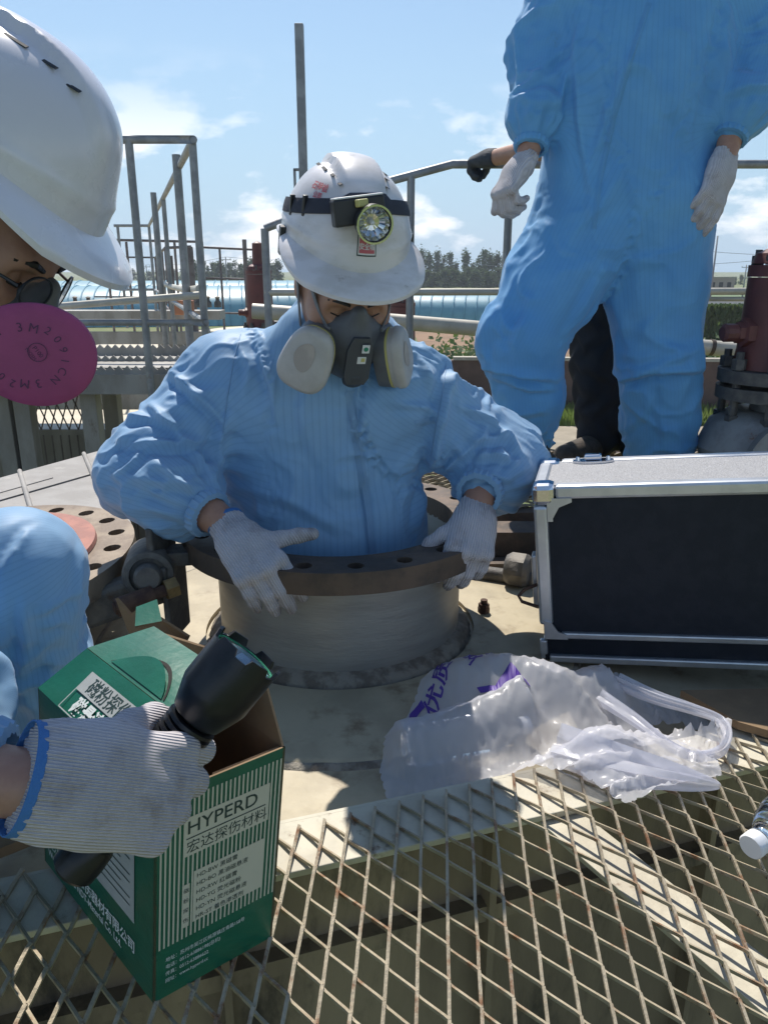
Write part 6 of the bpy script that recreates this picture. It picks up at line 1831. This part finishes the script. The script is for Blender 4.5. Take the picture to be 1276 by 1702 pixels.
panel('bottom_panel', [(0.003, 0.003, 0.004), (BW - .003, 0.003, 0.004), (BW - .003, BL - .003, 0.004), (0.003, BL - .003, 0.004)], M['kraft'])
# roof panel sloping in from the front panel, then the lid flap with a cut-out handle
rp = [(0.0, BL, BH), (0.0, 0.0, BH), (0.052, 0.030, BH + 0.040), (0.052, BL - 0.012, BH + 0.040)]
panel('roof_panel', rp, M['boxgreen'], inner=M['kraft'], bulge=0.002)
lp = [(0.0525, BL - 0.012, BH + 0.0405), (0.0525, 0.030, BH + 0.0405), (0.128, 0.055, BH + 0.050), (0.125, BL - 0.030, BH + 0.054)]
panel('lid_flap', lp, M['boxgreen'], inner=M['kraft'], bulge=0.004)
panel('lid_tab', [(0.110, BL - 0.012, BH + 0.052), (0.135, BL - 0.030, BH + 0.058), (0.150, BL + 0.012, BH + 0.070), (0.128, BL + 0.022, BH + 0.062)], M['boxgreen'], inner=M['kraft'])
panel('end_flap', [(BW, 0.002, BH), (BW, 0.13, BH), (BW + 0.010, 0.12, BH + 0.045), (BW + 0.006, 0.055, BH + 0.070)], M['boxgreen'], inner=M['kraft'])
panel('end_flap', [(BW - 0.004, 0.004, BH - 0.002), (0.060, 0.004, BH - 0.002), (0.072, 0.030, BH - 0.030), (BW - 0.008, 0.030, BH - 0.026)], M['boxgreen'], inner=M['kraft'])
# handle cut-out: dark slot arc with a lifted half-moon flap
def lidp(u, v, lift=0.0):
    p = [Vector(q) for q in lp]
    q = (p[0] * (1-u) + p[1] * u) * (1-v) + (p[3] * (1-u) + p[2] * u) * v
    nn = (p[1] - p[0]).cross(p[3] - p[0]).normalized()
    return q + nn * (0.004 * math.sin(math.pi * u) * math.sin(math.pi * v) + lift)
V = []; F = []
nS = 22
for k in range(nS + 1):
    f = k / nS; u = 0.22 + 0.50 * f; v = 0.06 + 0.42 * math.sin(math.pi * f) ** 0.8
    V += [lidp(u, v, 0.0012), lidp(u + 0.012, v + 0.055 * math.sin(math.pi * f), 0.0012)]
for k in range(nS): F.append((2*k, 2*k+1, 2*k+3, 2*k+2))
MB().add(V, F).build('handle_slot', M['darkhole'], ct, MBX)
V = []; F = []
for k in range(nS + 1):
    f = k / nS; u = 0.23 + 0.48 * f; v = 0.06 + 0.38 * math.sin(math.pi * f) ** 0.8
    V += [lidp(u, 0.05, 0.0016), lidp(u, v, 0.0016 + 0.007 * math.sin(math.pi * f))]
for k in range(nS): F.append((2*k, 2*k+1, 2*k+3, 2*k+2))
MB().add(V, F).build('handle_flap', M['boxgreen'], ct, MBX)
# print: frames whose x runs along the face and z points out of it
MSIDE = MBX @ frame((0, -e_, 0), x=(1, 0, 0), y=(0, 0, 1))                 # right-hand narrow face
MFRONT = MBX @ frame((-e_, BL, 0), x=(0, -1, 0), y=(0, 0, 1))              # left-hand wide face
def rect(Mx, x0, y0, x1, y1, mat, name='print', z=0.0):
    return MB().add([Mx @ Vector((x0, y0, z)), Mx @ Vector((x1, y0, z)), Mx @ Vector((x1, y1, z)), Mx @ Vector((x0, y1, z))], [(0, 1, 2, 3)]).build(name, mat, ct)
# stripes on the narrow face
for k in range(28):
    x = 0.0045 + k * 0.00475
    rect(MSIDE, x, 0.066, x + 0.0019, 0.238, M['boxprint'], 'printed_stripe')
rect(MSIDE, 0.028, 0.168, 0.122, 0.214, M['boxprint'], 'label', 0.0003)
lettering(ct, 'HYPERD', 0.0215, MSIDE @ Matrix.Translation((0.031, 0.1945, 0.0006)), M['boxdark'], squeeze=0.98, bold=0.00015)
rect(MSIDE, 0.031, 0.1885, 0.118, 0.1898, M['boxdark'], 'print_line', 0.0006)
lettering(ct, '宏达探伤材料', 0.0160, MSIDE @ Matrix.Translation((0.031, 0.1725, 0.0006)), M['boxdark'], squeeze=0.93)
rect(MSIDE, 0.040, 0.082, 0.120, 0.146, M['boxprint'], 'label', 0.0003)
rect(MSIDE, 0.028, 0.080, 0.036, 0.134, M['boxprint'], 'label', 0.0003)
rows_ = ['HD-BW 黑磁膏', 'HD-BO 黑油磁悬液', 'HD-RW 红磁膏', 'HD-YG 荧光磁粉', 'HD-YN 荧光磁悬液', 'HR-ST 着色渗透剂']
for k, s_ in enumerate(rows_):
    lettering(ct, s_, 0.0072, MSIDE @ Matrix.Translation((0.043, 0.1365 - k * 0.0104, 0.0006)), M['boxdark'], squeeze=0.95)
for k, s_ in enumerate('磁粉探伤'):
    lettering(ct, s_, 0.0062, MSIDE @ Matrix.Translation((0.0293, 0.124 - k * 0.0125, 0.0006)), M['boxdark'])
for k, s_ in enumerate(('地址：苏州市吴江区桃源镇庄青路158号', '电话：0512-63886198(总机)', '传真：0512-63886622', '网址：www.hyperd.cc')):
    lettering(ct, s_, 0.0062, MSIDE @ Matrix.Translation((0.012, 0.0475 - k * 0.0092, 0.0004)), M['boxwhite'], squeeze=0.82)
# wide face: grey instruction block, big white title, company lines
rect(MFRONT, 0.135, 0.075, 0.240, 0.185, M['boxgreyprint'], 'label', 0.0003)
for k in range(9):
    w_ = 0.09 if k % 3 else 0.07
    rect(MFRONT, 0.141, 0.170 - k * 0.0098, 0.141 + w_, 0.1715 - k * 0.0098, M['boxdark'], 'print_line', 0.0006)
lettering(ct, '磁悬液', 0.030, MFRONT @ Matrix.Translation((0.125, 0.198, 0.0004)), M['boxwhite'], bold=0.0006)
for k in range(26):
    x = 0.0045 + k * 0.0040
    if x < 0.112: rect(MFRONT, x, 0.070, x + 0.0013, 0.205, M['boxgreyprint'], 'printed_stripe')
lettering(ct, '专业探伤器材制造商', 0.0105, MFRONT @ Matrix.Translation((0.022, 0.0555, 0.0004)), M['boxwhite'])
lettering(ct, '吴江市宏达探伤器材有限公司', 0.0178, MFRONT @ Matrix.Translation((0.016, 0.0365, 0.0004)), M['boxwhite'], bold=0.0003, squeeze=0.98)
lettering(ct, 'Wujiang Hyperd NDT-Material Co. Ltd.', 0.0140, MFRONT @ Matrix.Translation((0.016, 0.0210, 0.0004)), M['boxwhite'], bold=0.0002, squeeze=0.86)
# sloping roof panel: grey title strip and framed block
r0, r1, r2, r3 = [Vector(q) for q in rp]
rx = (r1 - r0).normalized(); ry = (r3 - r0); ry = (ry - rx * ry.dot(rx)).normalized(); rz = rx.cross(ry)
MROOF = MBX @ frame(r0 + rz * 0.0028, x=rx, y=ry)
rect(MROOF, 0.060, 0.026, 0.215, 0.050, M['boxgreyprint'], 'label', 0.0003)
lettering(ct, '磁粉探伤材料', 0.0215, MROOF @ Matrix.Translation((0.076, 0.030, 0.0006)), M['boxdark'], bold=0.0002, squeeze=1.05)
lettering(ct, '磁悬液', 0.021, MROOF @ Matrix.Translation((0.080, 0.006, 0.0006)), M['boxwhite'], bold=0.0008)
for (x0, y0, x1, y1) in ((0.060, 0.001, 0.0615, 0.026), (0.060, 0.001, 0.215, 0.0022)):
    rect(MROOF, x0, y0, x1, y1, M['boxgreyprint'], 'print_line', 0.0003)

# ---------------------------------------------------------------- torn cardboard behind the carton
cb = empty('cardboard_scrap', on(265, 1110, 0.0), 'torn brown cardboard scrap standing behind the green carton', 'cardboard')
def scrap(pl, z0, th, mat, name):
    mb = MB(); n = len(pl)
    V = [p for p in pl] + [p + Vector((0.004, 0.004, 0)) for p in pl]
    F = [list(range(n)), [n + i for i in range(n)][::-1]] + [(i, (i+1) % n, n + (i+1) % n, n + i) for i in range(n)]
    return mb.add(V, F).build(name, mat, cb)
Ys = 1.20
scrap([at(192, 995, Ys), at(216, 1022, Ys), at(236, 1006, Ys), at(262, 1026, Ys + 0.01), at(312, 1058, Ys + 0.02), at(306, 1070, Ys + 0.03), at(345, 1075, Ys + 0.03), at(345, 1120, Ys + 0.03), at(240, 1120, Ys)], 0, 0.004, M['kraft'], 'torn_flap')
scrap([at(262, 1052, Ys - 0.02), at(345, 1078, Ys - 0.02), at(352, 1130, Ys - 0.02), at(262, 1130, Ys - 0.02)], 0, 0.004, M['kraft'], 'lower_flap')
wb_ = empty('cardboard_sheet', on(40, 1420, 0.0), 'flat brown cardboard sheet lying beside the carton, under the glove', 'cardboard')
q_ = [on(-40, 1388, 0.052), on(75, 1352, 0.052), on(80, 1392, 0.052), on(-40, 1440, 0.052)]
MB().add(*quadslab([q_[0], q_[1], q_[2], q_[3]], 0.049, 0.064)).build('board', M['kraft'], wb_)

# ---------------------------------------------------------------- aluminium flight case
K0 = Vector((0.322, 1.392, 0.012))
kx = Vector((0.955, -0.275, 0.105)).normalized(); kz = Vector((-0.105, 0.0, 1.0)); kz = (kz - kx * kz.dot(kx)).normalized(); ky = kz.cross(kx)
MKC = Matrix.Identity(4)
for i in range(3): MKC[i][0], MKC[i][1], MKC[i][2], MKC[i][3] = kx[i], ky[i], kz[i], K0[i]
kc = empty('flight_case', K0, 'black flight case with aluminium edges and chrome corners standing upright', 'case')
KW, KD, KH = 0.62, 0.205, 0.372
ls = 0.052                                # height of the lower shell
MB().box((KW/2, KD/2, ls/2), (KW - 0.012, KD - 0.012, ls - 0.004)).build('lower_panel', M['casepanel'], kc, MKC)
MB().box((KW/2, KD/2, (KH + ls)/2), (KW - 0.012, KD - 0.012, KH - ls - 0.010)).build('front_panel', M['casepanel'], kc, MKC)
MB().box((KW/2, KD/2, KH - 0.006), (KW - 0.03, KD - 0.03, 0.006)).build('top_panel', M['caseglitter'], kc, MKC)
def extr(name, a, b, w, mat=None):
    a = Vector(a); b = Vector(b); d = (b - a)
    ax = [i for i in range(3) if abs(d[i]) > 1e-6][0]
    size = [w, w, w]; size[ax] = d.length
    return MB().box((a + b) / 2, size, bev=w * 0.22).build(name, mat or M['alu'], kc, MKC)
w_ = 0.027
for y in (w_/2 - 0.002, KD - w_/2 + 0.002):
    extr('edge_profile', (0.04, y, KH - w_/2 + 0.0), (KW - 0.04, y, KH - w_/2 + 0.0), w_)
    for x in (w_/2 - 0.002, KW - w_/2 + 0.002):
        extr('edge_profile', (x, y, ls + 0.03), (x, y, KH - 0.04), w_)
for x in (w_/2 - 0.002, KW - w_/2 + 0.002):
    extr('edge_profile', (x, 0.03, KH - w_/2), (x, KD - 0.03, KH - w_/2), w_)
for y in (0.004, KD - 0.004):
    extr('seam_strip', (0.04, y, ls + 0.008), (KW - 0.04, y, ls + 0.008), 0.013)
    extr('base_strip', (0.015, y, 0.008), (KW - 0.015, y, 0.008), 0.015)
for x in (0.004, KW - 0.004):
    extr('base_strip', (x, 0.01, 0.008), (x, KD - 0.01, 0.008), 0.015); extr('base_strip', (x, 0.006, 0.016), (x, 0.006, ls - 0.004), 0.015)
for x in (0.018, KW - 0.018):
    for y in (0.018, KD - 0.018):
        MB().box((x, y, KH - 0.0185), (0.044, 0.044, 0.044), bev=0.011).build('corner_cap', M['chrome'], kc, MKC)
        for cx_, cz_, sx, sz in ((x, KH - 0.0185, 1 if x < 0.1 else -1, -1),):
            MB().prism([(0, 0), (0.046, 0), (0.046, -0.008), (0.022, -0.018), (0.010, -0.040), (0.010, -0.046), (0, -0.046)][::1], 0.0025, frame((cx_ + sx * 0.006, (0.0 if y < 0.1 else KD), cz_ - 0.006), x=(sx, 0, 0), y=(0, 0, 1)) if sx > 0 else frame((cx_ + sx * 0.006, (0.003 if y < 0.1 else KD + 0.003), cz_ - 0.006), x=(sx, 0, 0), y=(0, 0, 1))).build('corner_plate', M['alu'], kc, MKC)
        MB().prism([(0, 0), (0.045, 0), (0.045, 0.009), (0.026, 0.016), (0.014, 0.036), (0, 0.040)], 0.004, frame((x - 0.010 if x < 0.1 else x + 0.010, (-0.0015 if y < 0.1 else KD + 0.0055), ls + 0.002), x=(1 if x < 0.1 else -1, 0, 0), y=(0, 0, 1))).build('corner_plate', M['alu'], kc, MKC)
# latch on the top edge
lx = 0.105
MB().prism([(0.033 * math.cos(a) * 1.25, 0.016 * math.sin(a)) for a in np.linspace(0, 2 * math.pi, 24, endpoint=False)], 0.005, Matrix.Translation((lx, KD - 0.030, KH - 0.003))).build('latch_plate', M['chrome'], kc, MKC)
MB().box((lx, KD - 0.028, KH + 0.008), (0.034, 0.020, 0.012), bev=0.004).build('latch_lever', M['chrome'], kc, MKC)
for s in (-1, 1): MB().lathe([(0, 0.008), (0.004, 0.007), (0.005, 0)], 12, MKC @ Matrix.Translation((lx + s * 0.030, KD - 0.03, KH + 0.002))).build('rivet', M['chrome'], kc)
# side catch and wire loop
MB().box((-0.010, 0.055, 0.16), (0.012, 0.030, 0.11), bev=0.003).build('side_catch', M['alu'], kc, MKC)
MB().tube([MKC @ Vector(p) for p in ((-0.004, 0.03, 0.158), (-0.030, 0.02, 0.150), (-0.042, 0.015, 0.138), (-0.036, 0.015, 0.126), (-0.004, 0.02, 0.112))], 0.0035, 8).build('wire_loop', M['rustbolt'], kc)
o = MB().add(*quadslab([on(1130, 1152, 0.06), on(1330, 1148, 0.06), on(1330, 1235, 0.06), on(1225, 1205, 0.06)], 0.052, 0.066)).build('wooden_board', M['kraft']); tag(o, 'brown board under the flight case by the picture edge', 'board')

# ---------------------------------------------------------------- bottles and plastic bag
def bottle(loc, d, label, r=0.033, L=0.21, capmat='capwhite'):
    d = Vector(d).normalized()
    e = empty('water_bottle', loc, label, 'bottle')
    Mb = frame(loc, x=(0, 0, 1), z=d)
    prof = [(0, 0.004), (r * .75, 0), (r, 0.008)]
    z = 0.02
    while z < L * 0.62:
        prof += [(r, z), (r * 0.955, z + 0.005), (r, z + 0.010)]; z += 0.020
    prof += [(r, L * 0.66), (r * 0.97, L * 0.70), (r * 0.80, L * 0.80), (r * 0.52, L * 0.88), (0.0135, L * 0.915), (0.0135, L * 0.925), (0.016, L * 0.930), (0.016, L * 0.938), (0.0125, L * 0.942), (0.0125, L * 0.955)]
    MB().lathe(prof, 32, Mb).build('bottle_body', M['clear'], e)
    MB().lathe([(0.0128, L * 0.945), (0.0158, L * 0.947), (0.0160, L * 0.949), (0.0160, L + 0.004), (0.0145, L + 0.006), (0, L + 0.006)], 48, Mb, fr=lambda i, a: 1 + 0.012 * (1 if math.sin(40 * a) > 0 else -1) * (1 if i in (2, 3) else 0)).build('bottle_cap', M[capmat], e)
    return e
zb = ZM + 0.035
bd0 = on(1262, 1396, zb + 0.002)
dirb = Vector((-0.80, -0.55, -0.06)).normalized()
bottle(bd0 - dirb * 0.195, dirb, 'clear water bottle with white cap lying on the mesh at the picture edge')
bb0, bb1 = on(675, 1275, 0.036), on(880, 1235, 0.036)
bottle(bb0 + Vector((0.0, 0.05, 0.0)), (bb1 - bb0), 'clear water bottle lying inside the white plastic bag', 0.034, 0.215)

# crumpled carrier bag: a loose sheet let down over the bottles (small cloth solver on a grid)
BAG = [(640, 1205), (680, 1178), (700, 1142), (760, 1122), (850, 1112), (990, 1098), (1050, 1128), (1085, 1150), (1180, 1178), (1213, 1212), (1207, 1255), (1182, 1270), (1196, 1305), (1130, 1330), (1085, 1340), (1045, 1362), (960, 1312), (880, 1285), (800, 1292), (740, 1305), (650, 1322), (630, 1262)]
HOLE = [(1082, 1192), (1120, 1186), (1165, 1200), (1188, 1220), (1184, 1243), (1150, 1248), (1105, 1228)]
def in_poly(x, y, pl):
    c = np.zeros(x.shape, bool); n = len(pl)
    for i in range(n):
        x0, y0 = pl[i]; x1, y1 = pl[(i + 1) % n]
        m = ((y0 > y) != (y1 > y)) & (x < (x1 - x0) * (y - y0) / (y1 - y0 + 1e-9) + x0)
        c ^= m
    return c
def onv(px, py, z):
    u = (px - 638) / F_PX; v = (851 - py) / F_PX
    t = (z - CAM_H) / (-SP + v * CP)
    return np.stack([u * t, t * (CP + v * SP), np.full_like(px, z)], -1)
def bag_floor(P):
    x, y = P[..., 0], P[..., 1]
    h = np.where((x - E0.x) * en.x + (y - E0.y) * en.y < 0.0, ZM + 0.003, 0.014)
    def cyl(a, b, r):
        a = np.array(a[:2]); b = np.array(b[:2]); d = b - a; L = np.linalg.norm(d); d /= L
        q = np.stack([x, y], -1) - a; t = q @ d; s = q @ np.array((-d[1], d[0]))
        z = 0.036 + np.sqrt(np.maximum(r * r - s * s, 0)) * 1.0
        return np.where((np.abs(s) < r) & (t > -0.01) & (t < L), z, 0)
    for e in BOT: h = np.maximum(h, cyl(*e))
    for px, py, s, k in ((930, 1165, 0.075, 0.062), (1000, 1275, 0.06, 0.045), (1010, 1150, 0.06, 0.055), (1165, 1235, 0.03, 0.03), (760, 1140, 0.09, 0.065), (850, 1140, 0.08, 0.055)):
        c = on(px, py, 0.05)
        h = h + k * np.exp(-((x - c.x) ** 2 + (y - c.y) ** 2) / (s * s))
    return h
_a = bb0 + Vector((0.0, 0.05, 0.0)); _b = _a + (bb1 - bb0).normalized() * 0.215
_c = on(700, 1200, 0.036); _d = _c + Vector((0.97, 0.12, 0)).normalized() * 0.215
BOT = [(tuple(_a), tuple(_b), 0.037)]
def drape(seed, slack, lift, step=4.5, steps=150):
    gx = np.arange(622, 1222, step); gy = np.arange(1090, 1370, step)
    X, Y = np.meshgrid(gx, gy, indexing='ij')
    inside = in_poly(X, Y, BAG) & ~in_poly(X, Y, HOLE)
    for pl in (BAG, HOLE):                       # snap the grid to the cut edges
        bd = np.full(X.shape, 1e9); bx = X.copy(); by = Y.copy()
        for k in range(len(pl)):
            p0 = np.array(pl[k], float); p1 = np.array(pl[(k + 1) % len(pl)], float); dd = p1 - p0
            t = np.clip(((X - p0[0]) * dd[0] + (Y - p0[1]) * dd[1]) / (dd @ dd), 0, 1)
            qx = p0[0] + t * dd[0]; qy = p0[1] + t * dd[1]; ds = np.hypot(X - qx, Y - qy)
            m = ds < bd
            bd[m] = ds[m]; bx[m] = qx[m]; by[m] = qy[m]
        m = bd < step * 0.6
        X = np.where(m, bx, X); Y = np.where(m, by, Y); inside = inside | m
    P0 = onv(X, Y, 0.045)
    r_ = np.random.default_rng(seed)
    P = P0.copy(); P[..., 2] = bag_floor(P0) + lift + 0.022 * vnoise(np.stack([X / 34 + Y / 50 + seed, Y / 13 + X / 60, X * 0], -1).reshape(-1, 3)).reshape(X.shape)
    Pv = P.copy()
    C = []
    for dx, dy in ((1, 0), (0, 1), (1, 1), (1, -1)):
        a = (slice(0, -dx or None), slice(max(0, -dy), (-dy if dy > 0 else None) or None))
        b = (slice(dx, None), slice(max(0, dy), (dy if dy < 0 else None) or None))
        L0 = np.linalg.norm(P0[a] - P0[b], axis=-1) * slack
        ok = (inside[a] & inside[b]).astype(float)
        C.append((a, b, L0, ok, 0.5 if dx + abs(dy) == 1 else 0.2))
    for it in range(steps):
        v = (P - Pv) * 0.96
        Pv = P.copy()
        P = P + v; P[..., 2] -= 0.00028
        for _ in range(6):
            for a, b, L0, ok, w in C:
                d = P[b] - P[a]; l = np.linalg.norm(d, axis=-1) + 1e-9
                k = (ok * w * 0.8 * (l - L0) / l)[..., None] * d * 0.5
                P[a] += k; P[b] -= k
        sm = np.zeros_like(P); sm[1:-1, 1:-1] = (P[2:, 1:-1] + P[:-2, 1:-1] + P[1:-1, 2:] + P[1:-1, :-2]) / 4 - P[1:-1, 1:-1]
        P = P + 0.12 * sm
        fl = bag_floor(P) + lift * 0.3
        hit = P[..., 2] < fl
        P[..., 2] = np.maximum(P[..., 2], fl)
        P[..., :2] = np.where(hit[..., None], Pv[..., :2] * 0.7 + P[..., :2] * 0.3, P[..., :2])
        pull = 0.07 * (P0[..., :2] - P[..., :2]); P[..., :2] += pull
    # pleats running to the gathered end, and a fine crumple
    th = np.arctan2(Y - 1296, 1222 - X); rr = np.hypot(X - 1222, Y - 1296)
    g = np.clip((rr - 10) / 60, 0, 1) * np.clip((460 - rr) / 220, 0, 1)
    n1 = vnoise(np.stack([th * 13, rr / 260, X * 0 + seed], -1).reshape(-1, 3)).reshape(X.shape)
    n2 = vnoise(np.stack([X / 19 + Y / 31, Y / 15 - X / 37, X * 0 + 4.2], -1).reshape(-1, 3)).reshape(X.shape)
    n3 = vnoise(np.stack([X / 9, Y / 8, X * 0 + 8.2], -1).reshape(-1, 3)).reshape(X.shape)
    P[..., 2] += 0.018 * g * (1 - np.abs(2 * n1 - 1)) ** 2 + 0.005 * (1 - np.abs(2 * n2 - 1)) ** 2 + 0.001 * (1 - np.abs(2 * n3 - 1))
    idx = -np.ones(X.shape, int); idx[inside] = np.arange(inside.sum())
    q = np.stack([idx[:-1, :-1], idx[1:, :-1], idx[1:, 1:], idx[:-1, 1:]], -1).reshape(-1, 4)
    return P, P[inside], q[(q >= 0).all(1)], gx, gy
bagE = empty('plastic_bag', on(900, 1230, 0.0), 'crumpled translucent white plastic carrier bag with purple print over the bottles', 'plastic bag')
Pg, Vb, Qb, gx, gy = drape(5, 1.14, 0.012, 4.0)
o = obj_np('bag_sheet', Vb, Qb, M['bag'], bagE, True)
# the bunched loop handle
def loop(pts, rad, name, seed):
    P_ = []; n_ = len(pts)
    for k in range(n_ - 1):
        p0, p1, p2, p3 = [Vector((*pts[min(max(q, 0), n_ - 1)][:2], pts[min(max(q, 0), n_ - 1)][2])) for q in (k - 1, k, k + 1, k + 2)]
        for j in range(8):
            t = j / 8
            P_.append(0.5 * ((2 * p1) + (p2 - p0) * t + (2 * p0 - 5 * p1 + 4 * p2 - p3) * t * t + (3 * p1 - p0 - 3 * p2 + p3) * t ** 3))
    W = [on(q.x, q.y, q.z) for q in P_]
    mb = MB(); V = []; F = []; m = 22
    for i, w in enumerate(W):
        d = (W[min(i + 1, len(W) - 1)] - W[max(i - 1, 0)]).normalized(); e1 = (Vector((0, 0, 1)) - d * d.z).normalized(); e2 = d.cross(e1)
        f_ = i / (len(W) - 1)
        for j in range(m):
            a = 2 * math.pi * j / m
            r = rad(f_) * (1 + 0.30 * math.sin(5 * a + seed + i * 0.05) + 0.16 * math.sin(9 * a + 2 * seed - i * 0.09))
            V.append(w + e1 * (r * math.cos(a) * 1.0) + e2 * (r * math.sin(a) * 0.8))
    for i in range(len(W) - 1):
        for j in range(m): F.append((i*m + j, i*m + (j+1) % m, (i+1)*m + (j+1) % m, (i+1)*m + j))
    mb.add(V, F, True).build(name, M['bag'], bagE)
loop([(1000, 1160, 0.07), (1060, 1200, 0.075), (1110, 1238, 0.07), (1155, 1256, 0.065), (1195, 1248, 0.065), (1208, 1222, 0.07), (1196, 1196, 0.075), (1150, 1178, 0.075), (1085, 1158, 0.08), (1020, 1130, 0.08)],
     lambda f: 0.004 + 0.008 * (1 - math.sin(math.pi * f)) + 0.0035 * math.sin(math.pi * f) ** 4, 'loop_handle', 1.0)
loop([(930, 1250, 0.06), (1020, 1275, 0.07), (1100, 1290, 0.07), (1160, 1300, 0.066), (1197, 1306, 0.06)], lambda f: 0.030 * (1 - f) ** 0.9 + 0.004, 'gathered_end', 2.4)
def on_bag(px, py, lift=0.002):
    i = (px - gx[0]) / (gx[1] - gx[0]); j = (py - gy[0]) / (gy[1] - gy[0])
    i = min(max(i, 0), len(gx) - 2.001); j = min(max(j, 0), len(gy) - 2.001)
    a, b = int(i), int(j); f, g = i - a, j - b
    p = (Pg[a, b] * (1-f) + Pg[a+1, b] * f) * (1-g) + (Pg[a, b+1] * (1-f) + Pg[a+1, b+1] * f) * g
    return Vector(p) + Vector((0, -0.5, 0.86)) * lift
for body, x0, y0, sz, ang in (('安全', 775, 1152, 30, -28), ('优质', 722, 1190, 30, -62), ('送', 812, 1134, 20, -25)):
    ca, sa = math.cos(R(ang)), math.sin(R(ang))
    lettering(bagE, body, sz, None, M['purple'], bold=0.5, bend=lambda p, x0=x0, y0=y0, ca=ca, sa=sa: on_bag(x0 + p.x * ca - p.y * sa * -1 * -1 if False else x0 + p.x * ca + p.y * sa * 1.0, y0 + p.x * sa - p.y * ca))
def bag_patch(pl, name):
    n = len(pl) // 2; V = []; F = []
    for k in range(n):
        for q in (pl[k], pl[len(pl) - 1 - k]): V.append(on_bag(q[0], q[1], 0.0025))
    for k in range(n - 1): F.append((2*k, 2*k+1, 2*k+3, 2*k+2))
    MB().add(V, F).build(name, M['purple'], bagE)
def dens(pl, m=6):
    r = []
    for a, b in zip(pl[:-1], pl[1:]):
        for k in range(m): r.append((a[0] + (b[0]-a[0])*k/m, a[1] + (b[1]-a[1])*k/m))
    return r + [pl[-1]]
top_ = dens([(790, 1172), (820, 1172), (845, 1156), (862, 1168), (880, 1182)]); bot_ = dens([(796, 1177), (818, 1179), (846, 1172), (858, 1180), (876, 1186)])
bag_patch(top_ + bot_[::-1], 'printed_swoosh')
top_ = dens([(672, 1196), (682, 1180), (700, 1168)]); bot_ = dens([(678, 1198), (690, 1186), (706, 1176)])
bag_patch(top_ + bot_[::-1], 'printed_swoosh')
